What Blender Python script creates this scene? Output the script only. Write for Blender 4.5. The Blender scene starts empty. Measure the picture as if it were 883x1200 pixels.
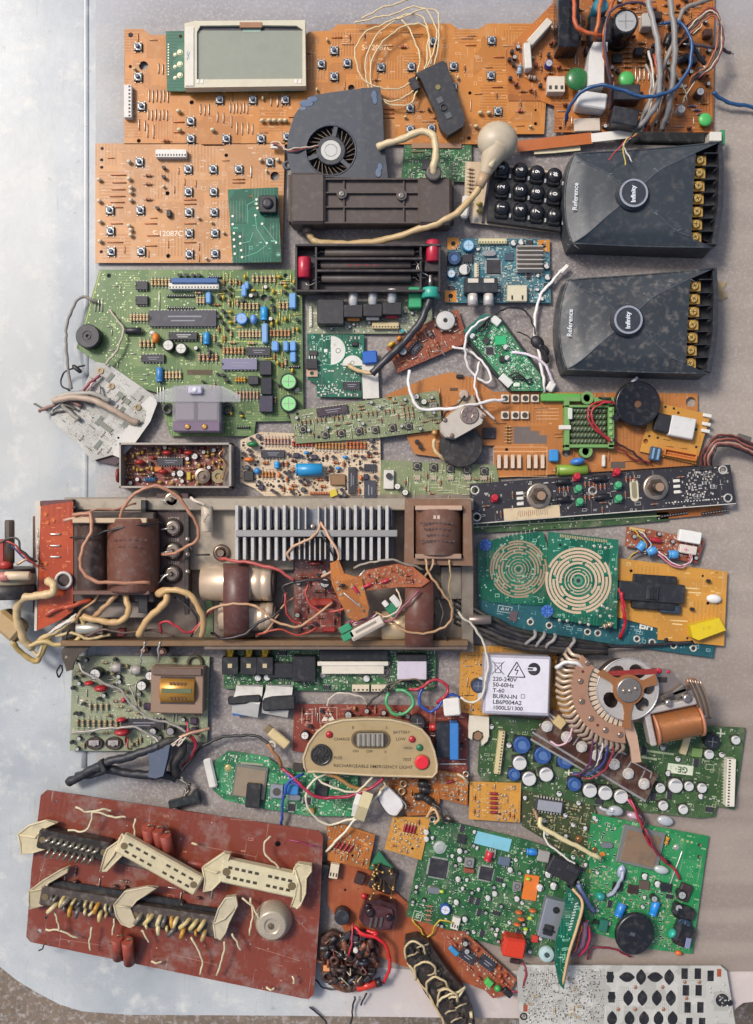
import bpy, bmesh, math, random
from mathutils import Vector, Matrix, Euler
from mathutils.geometry import tessellate_polygon
R=math.radians
sc=bpy.context.scene
COL=sc.collection
# ---------------------------------------------------------------- camera, sky, sun
S=.001            # one millimetre
H=1150.0          # height of the camera above the table top, mm
cam=bpy.data.cameras.new('camera'); co=bpy.data.objects.new('camera',cam); COL.objects.link(co)
co.location=(0,0,H*S); co.rotation_euler=(0,0,0)
cam.sensor_fit='VERTICAL'; cam.angle=2*math.atan(600/H); cam.clip_start=.01; cam.clip_end=50
sc.camera=co
SUN_EL,SUN_AZ=52,308          # sun up to the left: azimuth clockwise from +Y (picture top)
w=bpy.data.worlds.new('World'); sc.world=w; w.use_nodes=True
nt=w.node_tree; bg=nt.nodes['Background']
sky=nt.nodes.new('ShaderNodeTexSky'); sky.sky_type='NISHITA'; sky.sun_disc=False
sky.sun_elevation=R(SUN_EL); sky.sun_rotation=R(SUN_AZ); sky.air_density=1.0; sky.dust_density=4.0; sky.ozone_density=1.0
nt.links.new(sky.outputs[0],bg.inputs[0]); bg.inputs[1].default_value=.14
sl=bpy.data.lights.new('sun','SUN'); so=bpy.data.objects.new('sun',sl); COL.objects.link(so)
sl.energy=2.8; sl.angle=R(13); sl.color=(1,.95,.89)
a=R(SUN_AZ); e=R(SUN_EL)
d=Vector((math.sin(a)*math.cos(e),math.cos(a)*math.cos(e),math.sin(e)))
so.rotation_euler=d.to_track_quat('Z','Y').to_euler(); so.location=d*3
sc.view_settings.view_transform='Standard'; sc.view_settings.look='None'
sc.view_settings.exposure=0.0; sc.view_settings.gamma=1
# ---------------------------------------------------------------- materials
def lin(h):
    h=h.lstrip('#'); out=[]
    for i in (0,2,4):
        c=int(h[i:i+2],16)/255
        out.append(c/12.92 if c<=.04045 else ((c+.055)/1.055)**2.4)
    return out
MATS={}
def N(nt,t,**k):
    n=nt.nodes.new(t)
    for a,b in k.items(): setattr(n,a,b)
    return n
def mathn(nt,op,a,b=None):
    n=N(nt,'ShaderNodeMath',operation=op)
    for i,v in enumerate((a,b)):
        if v is None: continue
        if isinstance(v,(int,float)): n.inputs[i].default_value=v
        else: nt.links.new(v,n.inputs[i])
    return n.outputs[0]
def mixc(nt,f,a,b,bt='MIX'):
    n=N(nt,'ShaderNodeMix',data_type='RGBA',blend_type=bt)
    for i,v in ((0,f),(6,a),(7,b)):
        if isinstance(v,(int,float)): n.inputs[i].default_value=v
        elif isinstance(v,(list,tuple)): n.inputs[i].default_value=(*v[:3],1)
        else: nt.links.new(v,n.inputs[i])
    return n.outputs[2]
def ramp(nt,f,stops):
    n=N(nt,'ShaderNodeValToRGB'); cr=n.color_ramp
    while len(cr.elements)<len(stops): cr.elements.new(.5)
    for el,(p,c) in zip(cr.elements,stops):
        el.position=p; el.color=(*c[:3],1) if not isinstance(c,(int,float)) else (c,c,c,1)
    nt.links.new(f,n.inputs[0]); return n.outputs[0]
def noise(nt,vec,scale,det=3,rough=.55):
    n=N(nt,'ShaderNodeTexNoise'); n.inputs['Scale'].default_value=scale; n.inputs['Detail'].default_value=det
    n.inputs['Roughness'].default_value=rough; nt.links.new(vec,n.inputs['Vector']); return n.outputs[0]
def newmat(name):
    m=bpy.data.materials.new(name); m.use_nodes=True; t=m.node_tree
    b=t.nodes['Principled BSDF']; tc=N(t,'ShaderNodeTexCoord'); return m,t,b,tc.outputs['Object']
def bump(t,b,h,st,dist=.0005):
    n=N(t,'ShaderNodeBump'); n.inputs['Strength'].default_value=st; n.inputs['Distance'].default_value=dist
    t.links.new(h,n.inputs['Height']); t.links.new(n.outputs[0],b.inputs['Normal'])
def M(key):
    """plain stuff: 'hex[:rough[:metal[:dirt]]]' -> a material with slight mottling, dust and object-to-object variation"""
    if key in MATS: return MATS[key]
    p=key.split(':'); c=lin(p[0]); ro=float(p[1]) if len(p)>1 and p[1] else .5
    me=float(p[2]) if len(p)>2 and p[2] else 0; di=float(p[3]) if len(p)>3 and p[3] else .25
    m,t,b,oc=newmat('stuff_'+p[0]+('_metal' if me else ''))
    n1=noise(t,oc,130,4); n2=noise(t,oc,900,2)
    oi=N(t,'ShaderNodeObjectInfo')
    f=mathn(t,'ADD',mathn(t,'MULTIPLY',n1,.5*di+.2),mathn(t,'MULTIPLY',oi.outputs['Random'],.12))
    cc=mixc(t,f,c,[x*.55 for x in c])
    dust=ramp(t,n1,[(.5,0),(.72,1)])
    cc=mixc(t,mathn(t,'MULTIPLY',dust,di*.35),cc,lin('a59c90'))
    grime=ramp(t,noise(t,oc,55,6,.72),[(.5,0),(.66,1)]); cc=mixc(t,mathn(t,'MULTIPLY',grime,min(.5,di*.55)),cc,[x*.35+.012 for x in c])
    if len(p)>4:
        xyz=N(t,'ShaderNodeSeparateXYZ'); t.links.new(oc,xyz.inputs[0]); fr=mathn(t,'SINE',mathn(t,'MULTIPLY',mathn(t,'ADD',xyz.outputs['xyz'.index(p[4])],mathn(t,'MULTIPLY',n1,.0012)),5200))
        cc=mixc(t,mathn(t,'ADD',mathn(t,'MULTIPLY',fr,.14),.14),cc,[x*.35 for x in c]); bump(t,b,fr,.6,.0004)
    t.links.new(cc,b.inputs['Base Color'])
    rr=mathn(t,'ADD',mathn(t,'MULTIPLY',n2,.2),ro-.08); t.links.new(rr,b.inputs['Roughness'])
    b.inputs['Metallic'].default_value=me
    MATS[key]=m; return m
def clearmat(key,col,rough=.15,alpha=.35):
    m,t,b,oc=newmat(key); b.inputs['Base Color'].default_value=(*lin(col),1); b.inputs['Roughness'].default_value=rough
    b.inputs['Alpha'].default_value=alpha; MATS[key]=m; return m
def pcb(key,base,trace,sv=26,lf=260,amt=.6,rough=.38,duty=.5,stain=None,sa=.35,plain=.4):
    """circuit-board laminate: copper runs under the lacquer, in patches that run along or across"""
    m,t,b,oc=newmat('laminate_'+key); B=lin(base); T_=lin(trace)
    v=N(t,'ShaderNodeTexVoronoi',distance='CHEBYCHEV'); v.inputs['Scale'].default_value=sv; v.inputs['Randomness'].default_value=.85
    t.links.new(oc,v.inputs['Vector'])
    sp=N(t,'ShaderNodeSeparateColor'); t.links.new(v.outputs['Color'],sp.inputs[0])
    xyz=N(t,'ShaderNodeSeparateXYZ'); t.links.new(oc,xyz.inputs[0])
    dg=mathn(t,'MULTIPLY',sp.outputs[2],.02)
    lx=mathn(t,'LESS_THAN',mathn(t,'FRACT',mathn(t,'MULTIPLY',mathn(t,'ADD',xyz.outputs[0],10.),lf)),duty)
    ly=mathn(t,'LESS_THAN',mathn(t,'FRACT',mathn(t,'MULTIPLY',mathn(t,'ADD',xyz.outputs[1],10.),lf)),duty)
    sel=mathn(t,'GREATER_THAN',sp.outputs[0],.5)
    ln=N(t,'ShaderNodeMix',data_type='FLOAT'); t.links.new(sel,ln.inputs[0]); t.links.new(lx,ln.inputs[2]); t.links.new(ly,ln.inputs[3])
    on=mathn(t,'GREATER_THAN',sp.outputs[1],plain)
    edge=mathn(t,'LESS_THAN',v.outputs['Distance'],.42)
    f=mathn(t,'MULTIPLY',mathn(t,'MULTIPLY',ln.outputs[0],on),edge)
    blob=mathn(t,'LESS_THAN',sp.outputs[1],plain*.45)      # ground areas
    f=mathn(t,'MAXIMUM',f,mathn(t,'MULTIPLY',blob,.7))
    n1=noise(t,oc,14,4); n3=noise(t,oc,420,3)
    cc=mixc(t,mathn(t,'MULTIPLY',f,amt),B,T_)
    cc=mixc(t,ramp(t,n1,[(.35,0),(.75,.45)]),cc,mixc(t,.5,cc,[x*.45 for x in B]))
    st=lin(stain) if stain else lin('b0a594')
    cc=mixc(t,mathn(t,'MULTIPLY',ramp(t,noise(t,oc,40,5,.7),[(.5,0),(.68,1)]),sa),cc,st)
    mp=N(t,'ShaderNodeMapping'); mp.inputs['Scale'].default_value=(260,14,1); mp.inputs['Rotation'].default_value=(0,0,.7); t.links.new(oc,mp.inputs[0])
    cc=mixc(t,ramp(t,noise(t,mp.outputs[0],1,4,.6),[(.64,0),(.7,.3)]),cc,lin('c8beb0'))
    cc=mixc(t,mathn(t,'MULTIPLY',n3,.16),cc,[x*.4 for x in B])
    t.links.new(cc,b.inputs['Base Color'])
    t.links.new(mathn(t,'ADD',mathn(t,'MULTIPLY',n1,.2),rough-.1),b.inputs['Roughness'])
    bump(t,b,f,.25,.0002)
    MATS[key]=m; return m
# ---------------------------------------------------------------- mesh building (millimetres)
class MB:
    def __init__(s): s.v=[];s.f=[];s.m=[];s.sm=[];s.mats=[];s.M=Matrix.Identity(4)
    def mi(s,k):
        if k not in s.mats: s.mats.append(k)
        return s.mats.index(k)
    def av(s,p): s.v.append(tuple(s.M@Vector(p))); return len(s.v)-1
    def af(s,idx,k,sm=False): s.f.append(tuple(idx)); s.m.append(s.mi(k)); s.sm.append(sm)
    def at(s,x=0,y=0,z=0,rz=0,rx=0,ry=0):
        s.M=Matrix.Translation((x,y,z))@Matrix.Rotation(R(rz),4,'Z')@Matrix.Rotation(R(ry),4,'Y')@Matrix.Rotation(R(rx),4,'X'); return s
    def box(s,cx,cy,z0,sx,sy,sz,k,b=0,rz=0,ktop=None):
        hx,hy,hz=sx/2,sy/2,sz/2; b=min(b,hx*.9,hy*.9,hz*.9); c=math.cos(R(rz)); n=math.sin(R(rz))
        def P(x,y,z): return s.av((cx+x*c-y*n,cy+x*n+y*c,z0+hz+z))
        if b<=0:
            q={(i,j,l):P(i*hx,j*hy,l*hz) for i in(-1,1) for j in(-1,1) for l in(-1,1)}
            for a in range(3):
                for g in(-1,1):
                    o=[t for t in range(3) if t!=a]; ids=[]
                    for (u,w_) in((-1,-1),(1,-1),(1,1),(-1,1)):
                        t=[0,0,0];t[a]=g;t[o[0]]=u;t[o[1]]=w_; ids.append(q[tuple(t)])
                    s.af(ids,ktop if (ktop and a==2 and g==1) else k)
            return s
        h=(hx,hy,hz); q={}
        for i in(-1,1):
            for j in(-1,1):
                for l in(-1,1):
                    g=(i,j,l)
                    for a in range(3): q[g,a]=P(*[g[t]*(h[t] if t==a else h[t]-b) for t in range(3)])
        for a in range(3):
            o=[t for t in range(3) if t!=a]
            for g in(-1,1):
                ids=[]
                for (u,w_) in((-1,-1),(1,-1),(1,1),(-1,1)):
                    t=[0,0,0];t[a]=g;t[o[0]]=u;t[o[1]]=w_; ids.append(q[tuple(t),a])
                s.af(ids,ktop if (ktop and a==2 and g==1) else k)
            for u in(-1,1):
                for w_ in(-1,1):
                    t=[0,0,0];t[o[0]]=u;t[o[1]]=w_;t[a]=-1;A=tuple(t);t[a]=1;B=tuple(t)
                    s.af((q[A,o[0]],q[A,o[1]],q[B,o[1]],q[B,o[0]]),k)
        for i in(-1,1):
            for j in(-1,1):
                for l in(-1,1): s.af([q[(i,j,l),a] for a in range(3)],k)
        return s
    def lathe(s,prof,k,seg=16,ax='z',c=(0,0,0),ks=None,sy=1,caps=True):
        """prof: (r,h) from bottom to top, turned about an axis through c"""
        rings=[]
        for (r,h) in prof:
            ring=[]
            for i in range(seg):
                t=2*math.pi*i/seg; x,y=r*math.cos(t),r*math.sin(t)*sy
                p={'z':(x,y,h),'x':(h,x,y),'y':(y,h,x)}[ax]
                ring.append(s.av((c[0]+p[0],c[1]+p[1],c[2]+p[2])))
            rings.append(ring)
        for n in range(len(rings)-1):
            kk=ks[n] if ks else k; a,b=rings[n],rings[n+1]
            dr=abs(prof[n][0]-prof[n+1][0]); dh=abs(prof[n][1]-prof[n+1][1])
            for i in range(seg):
                j=(i+1)%seg; s.af((a[i],a[j],b[j],b[i]),kk,dh>dr*.3)
        if caps:
            if prof[0][0]>.01: s.af(rings[0][::-1],ks[0] if ks else k)
            if prof[-1][0]>.01: s.af(rings[-1],ks[-1] if ks else k)
        return s
    def cyl(s,x,y,z0,z1,r,k,seg=16,r1=None): return s.lathe([(r,z0),(r if r1 is None else r1,z1)],k,seg,'z',(x,y,0))
    def ball(s,x,y,z,rx,ry,rz,k,seg=12,rg=7):
        rings=[]
        for n in range(1,rg):
            ph=math.pi*n/rg; rings.append([s.av((x+rx*math.sin(ph)*math.cos(2*math.pi*i/seg),y+ry*math.sin(ph)*math.sin(2*math.pi*i/seg),z-rz*math.cos(ph))) for i in range(seg)])
        b=s.av((x,y,z-rz)); t=s.av((x,y,z+rz))
        for i in range(seg):
            j=(i+1)%seg; s.af((b,rings[0][j],rings[0][i]),k,True); s.af((t,rings[-1][i],rings[-1][j]),k,True)
            for n in range(rg-2): s.af((rings[n][i],rings[n][j],rings[n+1][j],rings[n+1][i]),k,True)
        return s
    def torus(s,x,y,z,R0,r,k,seg=24,sg=8,ax='z',sq=1):
        rs=[]
        for i in range(seg):
            t=2*math.pi*i/seg; ring=[]
            for j in range(sg):
                u=2*math.pi*j/sg; rr=R0+r*math.cos(u); h=r*math.sin(u)*sq
                p=(rr*math.cos(t),rr*math.sin(t),h)
                if ax=='x': p=(h,p[0],p[1])
                if ax=='y': p=(p[0],h,p[1])
                ring.append(s.av((x+p[0],y+p[1],z+p[2])))
            rs.append(ring)
        for i in range(seg):
            a,b=rs[i],rs[(i+1)%seg]
            for j in range(sg): s.af((a[j],a[(j+1)%sg],b[(j+1)%sg],b[j]),k,True)
        return s
    def plate(s,out,z0,z1,k,holes=(),kside=None):
        loops=[list(out)]+[list(h) for h in holes]
        flat=[p for l in loops for p in l]
        tr=tessellate_polygon([[Vector((p[0],p[1],0)) for p in l] for l in loops])
        top=[s.av((p[0],p[1],z1)) for p in flat]; bot=[s.av((p[0],p[1],z0)) for p in flat]
        for t in tr:
            s.af([top[i] for i in t],k); s.af([bot[i] for i in t][::-1],k)
        o=0
        for l in loops:
            n=len(l)
            for i in range(n):
                j=(i+1)%n; s.af((bot[o+i],bot[o+j],top[o+j],top[o+i]),kside or k)
            o+=n
        return s
    def sheet(s,pts,z,k): s.af([s.av((p[0],p[1],z)) for p in pts],k); return s
    def tube(s,pts,r,k,seg=8,sub=5,taper=None,caps=True,smooth=True,flat=1,jit=0):
        P=[Vector(p) for p in pts]
        if smooth and len(P)>2:
            Q=[P[0]*2-P[1]]+P+[P[-1]*2-P[-2]]; out=[]
            for i in range(1,len(Q)-2):
                for j in range(sub):
                    t=j/sub;a,b,c,d_=Q[i-1],Q[i],Q[i+1],Q[i+2]
                    out.append(.5*((2*b)+(c-a)*t+(2*a-5*b+4*c-d_)*t*t+(3*b-a-3*c+d_)*t**3))
            out.append(P[-1]); P=out
            if jit:
                rj=random.Random(int(abs(P[0].x*31+P[0].y*17))); ph=[rj.uniform(0,6.28) for _ in range(4)]; dcum=0
                for i in range(1,len(P)-1):
                    dcum+=(P[i]-P[i-1]).length
                    P[i]=P[i]+Vector((math.sin(dcum*.21+ph[0])+.6*math.sin(dcum*.53+ph[1]),math.cos(dcum*.19+ph[2])+.6*math.cos(dcum*.47+ph[3]),.5*math.sin(dcum*.3)))*jit
        n=len(P); up=Vector((0,0,1)); rings=[]; prev=None
        for i in range(n):
            tg=(P[min(i+1,n-1)]-P[max(i-1,0)])
            if tg.length<1e-9: tg=Vector((1,0,0))
            tg.normalize()
            if prev is None:
                u=tg.cross(up)
                if u.length<.05: u=tg.cross(Vector((1,0,0)))
            else: u=prev-tg*prev.dot(tg)
            if u.length<1e-6: u=tg.orthogonal()
            u.normalize(); prev=u; vv=tg.cross(u)
            rr=(r*(1+(.07*math.sin(i*1.7)+.05*math.sin(i*.6+1) if jit else 0))) if taper is None else r*(taper[0]+(taper[1]-taper[0])*i/(n-1))
            rings.append([s.av(P[i]+u*rr*math.cos(2*math.pi*j/seg)+vv*rr*flat*math.sin(2*math.pi*j/seg)) for j in range(seg)])
        for i in range(n-1):
            for j in range(seg): s.af((rings[i][j],rings[i][(j+1)%seg],rings[i+1][(j+1)%seg],rings[i+1][j]),k,True)
        if caps: s.af(rings[0][::-1],k); s.af(rings[-1],k)
        return s
    def mesh(s,name):
        me=bpy.data.meshes.new(name); me.from_pydata([(a*S,b*S,c*S) for a,b,c in s.v],[],s.f)
        for k in s.mats: me.materials.append(M(k))
        me.polygons.foreach_set('material_index',s.m); me.polygons.foreach_set('use_smooth',s.sm)
        bm=bmesh.new(); bm.from_mesh(me); bmesh.ops.recalc_face_normals(bm,faces=bm.faces); bm.to_mesh(me); bm.free()
        me.update(); return me
def text_mb(mb,txt,x,y,size,k,rz=0,h=.15,z=0,al='CENTER',mirror=False,bold=0,sx=1):
    """lettering as thin raised print, added to a mesh builder"""
    c=bpy.data.curves.new('t','FONT'); c.body=txt; c.size=size; c.align_x=al; c.align_y='CENTER'; c.resolution_u=3; c.offset=bold; c.fill_mode='FRONT'
    o=bpy.data.objects.new('t',c); COL.objects.link(o)
    dg=bpy.context.evaluated_depsgraph_get(); me=bpy.data.meshes.new_from_object(o.evaluated_get(dg))
    mm=Matrix.Translation((x,y,z+h))@Matrix.Rotation(R(rz),4,'Z')@Matrix.Diagonal((-sx if mirror else sx,1,1,1))
    ids=[mb.av(mm@v.co) for v in me.vertices]
    for p in me.polygons: mb.af([ids[i] for i in p.vertices],k)
    bpy.data.objects.remove(o); bpy.data.curves.remove(c); bpy.data.meshes.remove(me)
# ---------------------------------------------------------------- things and their parts
def Wp(px,py,z=0):
    k=1-z/H; return Vector(((px-441.5)*k,(600-py)*k,z))
def circ(x,y,r,n=14,ry=None): return [(x+r*math.cos(2*math.pi*i/n),y+(ry or r)*math.sin(2*math.pi*i/n)) for i in range(n)]
def link(name,data,parent,loc=(0,0,0),rot=(0,0,0),scale=1):
    o=bpy.data.objects.new(name,data); COL.objects.link(o); o.parent=parent
    o.location=Vector(loc)*S; o.rotation_euler=rot; o.scale=(scale,)*3 if isinstance(scale,(int,float)) else scale
    return o
class T:
    def __init__(s,name,label,cat,px,py,z=0,rot=0,group=None,kind=None):
        s.root=bpy.data.objects.new(name,None); COL.objects.link(s.root); s.root.empty_display_size=.01
        s.o=Wp(px,py,z); s.root.location=s.o*S; s.rot=rot; s.root.rotation_euler=(0,0,R(rot))
        s.Ri=Matrix.Rotation(R(-rot),3,'Z'); s.z=z; s.ztop=z; s.occ=[]; s.px=px; s.py=py
        if label: s.root['label']=label; s.root['category']=cat
        if group: s.root['group']=group
        if kind: s.root['kind']=kind
        s.rnd=random.Random(int(px*7+py*13)); s.cnt={}
    def L(s,px,py,z=None):
        """photo pixel + absolute height -> local millimetres"""
        return s.Ri@(Wp(px,py,s.ztop if z is None else z)-s.o)
    def part(s,name,mb,parent=None,label=None,loc=(0,0,0),rz=0):
        o=link(name,mb.mesh(name),parent or s.root,loc,(0,0,R(rz)))
        if label: o['label']=label
        return o
    def wire(s,pts,r,k,name='wire',parent=None,tips=None,seg=8,**kw):
        mb=MB(); P=[s.L(*p) for p in pts]
        mb.tube(P,r,k,seg,jit=min(.8,.35+.35/r),**kw)
        if tips:
            for i,j in ((0,1),(-1,-2)):
                d=(P[i]-P[j]).normalized(); mb.tube([P[i]-d*.5,P[i]+d*(3+r)],r*.5,tips,6,smooth=False)
        return s.part(name,mb,parent)
    # ---- a board
    def board(s,out,k,th=1.6,holes=(),corner=0,name='circuit_board',zb=None):
        s.zb=s.z if zb is None else zb; s.ztop=s.zb+th; s.bk=k
        s.out=[tuple(s.L(x,y)[:2]) for x,y in out]
        hl=[[tuple(s.L(x+a,y+b)[:2]) for a,b in circ(0,0,r,12)] if not hasattr(x,'__len__') else [tuple(s.L(*q)[:2]) for q in (x,y,r)+tuple(rest)] for (x,y,r,*rest) in holes]
        s.pmb=MB(); s.pmb.plate(s.out,s.zb-s.z,s.ztop-s.z,k,hl); s.th=s.ztop-s.z; s.bname=name
        for (x,y,r,*rest) in holes:
            if not hasattr(x,'__len__'): s.occ.append((*s.L(x,y)[:2],r,r))
        return s
    def done(s,silk=True):
        o=s.part(s.bname,s.pmb); return o
    def pads(s,pts,r=1.1,k='c9c4b4:.3:.8',z=.12):
        for p in pts: s.pmb.cyl(p[0],p[1],s.th-.05,s.th+z,r,k,7)
    def line(s,x0,y0,x1,y1,w,k,z=.1):
        """printed line in photo pixels"""
        a=s.L(x0,y0);b=s.L(x1,y1);d=(b-a)
        if d.length<.01: return
        n=Vector((-d.y,d.x,0)).normalized()*w/2
        s.pmb.sheet([(a+n)[:2],(b+n)[:2],(b-n)[:2],(a-n)[:2]],s.th+z,k)
    def lrect(s,cx,cy,sx,sy,w,k,z=.09):
        hx,hy=sx/2,sy/2
        for (a,b,c,d_) in ((cx,cy-hy,sx+w,w),(cx,cy+hy,sx+w,w),(cx-hx,cy,w,sy-w),(cx+hx,cy,w,sy-w)):
            s.pmb.sheet([(a-c/2,b-d_/2),(a+c/2,b-d_/2),(a+c/2,b+d_/2),(a-c/2,b+d_/2)],s.th+z,k)
    def txt(s,t,px,py,size,k,rz=0,part=None,**kw):
        p=s.L(px,py); text_mb(s.pmb,t,p.x,p.y,size,k,rz,.12,s.th,**kw)
    def free(s,x,y,hx,hy,g=.3):
        for (a,b,c,d_) in s.occ:
            if abs(x-a)<hx+c+g and abs(y-b)<hy+d_+g: return False
        return True
    def inside(s,x,y,poly=None,m=2):
        poly=poly or s.out
        for dx,dy in ((m,m),(-m,m),(m,-m),(-m,-m)):
            c=False; X,Y=x+dx,y+dy; n=len(poly); j=n-1
            for i in range(n):
                xi,yi=poly[i];xj,yj=poly[j]
                if (yi>Y)!=(yj>Y) and X<(xj-xi)*(Y-yi)/(yj-yi)+xi: c=not c
                j=i
            if not c: return False
        return True
    def put(s,c,px=None,py=None,rz=0,z=None,loc=None,silk=None,label=None,name=None,base=None):
        """place component c=(name,mesh,height,hx,hy,subs) at photo pixels"""
        nm,me,h,hx,hy,subs=c
        zz=s.ztop if z is None else z
        if loc is None:
            p=s.L(px,py,zz+h*.5); loc=(p.x,p.y)
        if s.cnt.get(nm,0)>=99: return None
        s.cnt[nm]=s.cnt.get(nm,0)+1
        o=link(name or nm,me,s.root,(loc[0],loc[1],zz-s.z),(0,0,R(rz)))
        if label: o['label']=label
        for (n2,m2) in subs: link(n2,m2,o)
        if abs((rz%180)-90)<30: hx,hy=hy,hx
        elif 15<(rz%90)<75: hx=hy=max(hx,hy)*.8
        s.occ.append((loc[0],loc[1],hx,hy))
        if silk: s.lrect(loc[0],loc[1],hx*2+1.4,hy*2+1.4,.35,silk)
        return o
    def many(s,c,pts,rz=0,**kw):
        for p in pts: s.put(c,p[0],p[1],p[2] if len(p)>2 else rz,**kw)
    def row(s,c,x0,y0,x1,y1,n,rz=90,**kw):
        for i in range(n):
            t=i/(n-1) if n>1 else 0
            s.put(c() if callable(c) else c,x0+(x1-x0)*t,y0+(y1-y0)*t,rz,**kw)
    def scatter(s,mix,n,poly=None,seed=0,silk=None,grid=1.0,gap=.3,tries=12,rots=(0,90)):
        """fill free room on the board; mix = list of (weight, component)"""
        r=random.Random(seed+s.rnd.randint(0,9999)); P=[tuple(s.L(x,y)[:2]) for x,y in poly] if poly else s.out
        xs=[p[0] for p in P]; ys=[p[1] for p in P]; ws=[m[0] for m in mix]; k=0
        for i in range(n*tries):
            if k>=n: break
            c=r.choices(mix,ws)[0][1]; rz=r.choice(rots); hx,hy=(c[3],c[4]) if rz%180==0 else (c[4],c[3])
            x=round(r.uniform(min(xs),max(xs))/grid)*grid; y=round(r.uniform(min(ys),max(ys))/grid)*grid
            if not s.inside(x,y,P,max(hx,hy)*.8+.8): continue
            if poly and not s.inside(x,y,None,max(hx,hy)*.8+.8): continue
            if not s.free(x,y,hx,hy,gap): continue
            s.put(c,rz=rz,loc=(x,y),silk=silk if r.random()<.6 else None); k+=1
    def specks(s,n,k='d8d4c4:.4:.6',r=(.5,1.0),seed=3,poly=None,z=.1):
        """solder points of the board itself"""
        rr=random.Random(seed+int(s.px)); P=[tuple(s.L(x,y)[:2]) for x,y in poly] if poly else s.out
        xs=[p[0] for p in P]; ys=[p[1] for p in P]
        for i in range(n*4):
            if n<=0: break
            x=round(rr.uniform(min(xs),max(xs))/1.3)*1.3; y=round(rr.uniform(min(ys),max(ys))/1.3)*1.3
            if s.inside(x,y,P,1.5) and s.inside(x,y,None,1.5) and s.free(x,y,.5,.5,0):
                s.pads([(x,y)],rr.uniform(*r),k,z); n-=1
    def marks(s,n,k,seed=5,ln=(2,7),w=.4,poly=None):
        """printed outlines and ticks of the board's own silk screen"""
        rr=random.Random(seed+int(s.py)); P=[tuple(s.L(x,y)[:2]) for x,y in poly] if poly else s.out
        xs=[p[0] for p in P]; ys=[p[1] for p in P]
        for i in range(n*3):
            if n<=0: break
            x=rr.uniform(min(xs),max(xs)); y=rr.uniform(min(ys),max(ys)); l=rr.uniform(*ln); v=rr.random()
            if not(s.inside(x,y,P,l*.6+1) and s.inside(x,y,None,l*.6+1)): continue
            n-=1
            if v<.35: s.lrect(x,y,l,rr.uniform(1.5,4),w,k)
            elif v<.7:
                for q in range(rr.randint(2,4)): 
                    a=x+q*1.4; s.pmb.sheet([(a,y),(a+.9,y),(a+.9,y+1.5),(a,y+1.5)],s.th+.07,k)
            elif v<.85: s.pmb.sheet([(x-l/2,y),(x+l/2,y),(x+l/2,y+w),(x-l/2,y+w)],s.th+.08,k)
            else: s.pmb.sheet([(x,y-l/2),(x+w,y-l/2),(x+w,y+l/2),(x,y+l/2)],s.th+.085,k)
# ---------------------------------------------------------------- component shapes (cached meshes)
CC={}
def cached(fn):
    def g(*a,**k):
        key=(fn.__name__,a,tuple(sorted(k.items())))
        if key not in CC: CC[key]=fn(*a,**k)
        return CC[key]
    return g
SIL='cfccc4:.28:.5'; TIN='dad7cf:.3:.4'; BLK='1f1f22:.45'; DK='2b2b30:.4'
@cached
def tact(s=9.5,btn='4a5a6e:.35',plate='d2d0ca:.35:.25',bs=.25):
    m=MB(); m.box(0,0,0,s,s,s*.3,BLK,.3); m.box(0,0,s*.3,s*.86,s*.86,s*.05,plate,.1)
    for i in(-1,1):
        for j in(-1,1): m.cyl(i*s*.32,j*s*.32,s*.34,s*.38,s*.09,BLK,6); m.box(i*s*.36,j*s*.55,0,s*.12,s*.22,s*.12,SIL)
    b=MB(); b.lathe([(s*bs*1.15,s*.35),(s*bs*1.15,s*.39),(s*bs,s*.4),(s*bs,s*.62),(s*bs*.8,s*.68)],btn,12)
    return ('tact_switch',m.mesh('tact_switch'),s*.55,s*.5,s*.55,[('button',b.mesh('button'))])
@cached
def res(L=12,r=1.6,body='c9a06a:.5',bands=('8a3020','1f1f22','b05a20'),frac=.55,lead=SIL):
    m=MB(); bl=L*frac; zc=r+.4; h=bl/2
    m.tube([(-L/2,0,0),(-L/2+.3,0,zc*.9),(-h,0,zc)],.35,lead,5,smooth=False); m.tube([(h,0,zc),(L/2-.3,0,zc*.9),(L/2,0,0)],.35,lead,5,smooth=False)
    prof=[(r*.5,-h),(r*1.08,-h+r*.3),(r*1.08,-h+bl*.2),(r*.88,-h+bl*.26),(r*.88,h-bl*.26),(r*1.08,h-bl*.2),(r*1.08,h-r*.3),(r*.5,h)]
    m.lathe(prof,body,8,'x',(0,0,zc))
    for i,c in enumerate(bands):
        x=-h*.55+i*bl*.55/max(1,len(bands)-1) ; m.lathe([(r*1.1,x-bl*.035),(r*1.1,x+bl*.035)],c+':.5',8,'x',(0,0,zc))
    return ('resistor',m.mesh('resistor'),zc+r,L/2,r,[])
@cached
def jump(L=10,r=.5,k='cfc8bc:.3:.7'):
    m=MB(); m.tube([(-L/2,0,0),(-L/2+.2,0,.9),(-L/2+1,0,1.2),(L/2-1,0,1.2),(L/2-.2,0,.9),(L/2,0,0)],r,k,6,smooth=False)
    return ('jumper_wire',m.mesh('jumper_wire'),1.2,L/2,r+.2,[])
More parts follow.
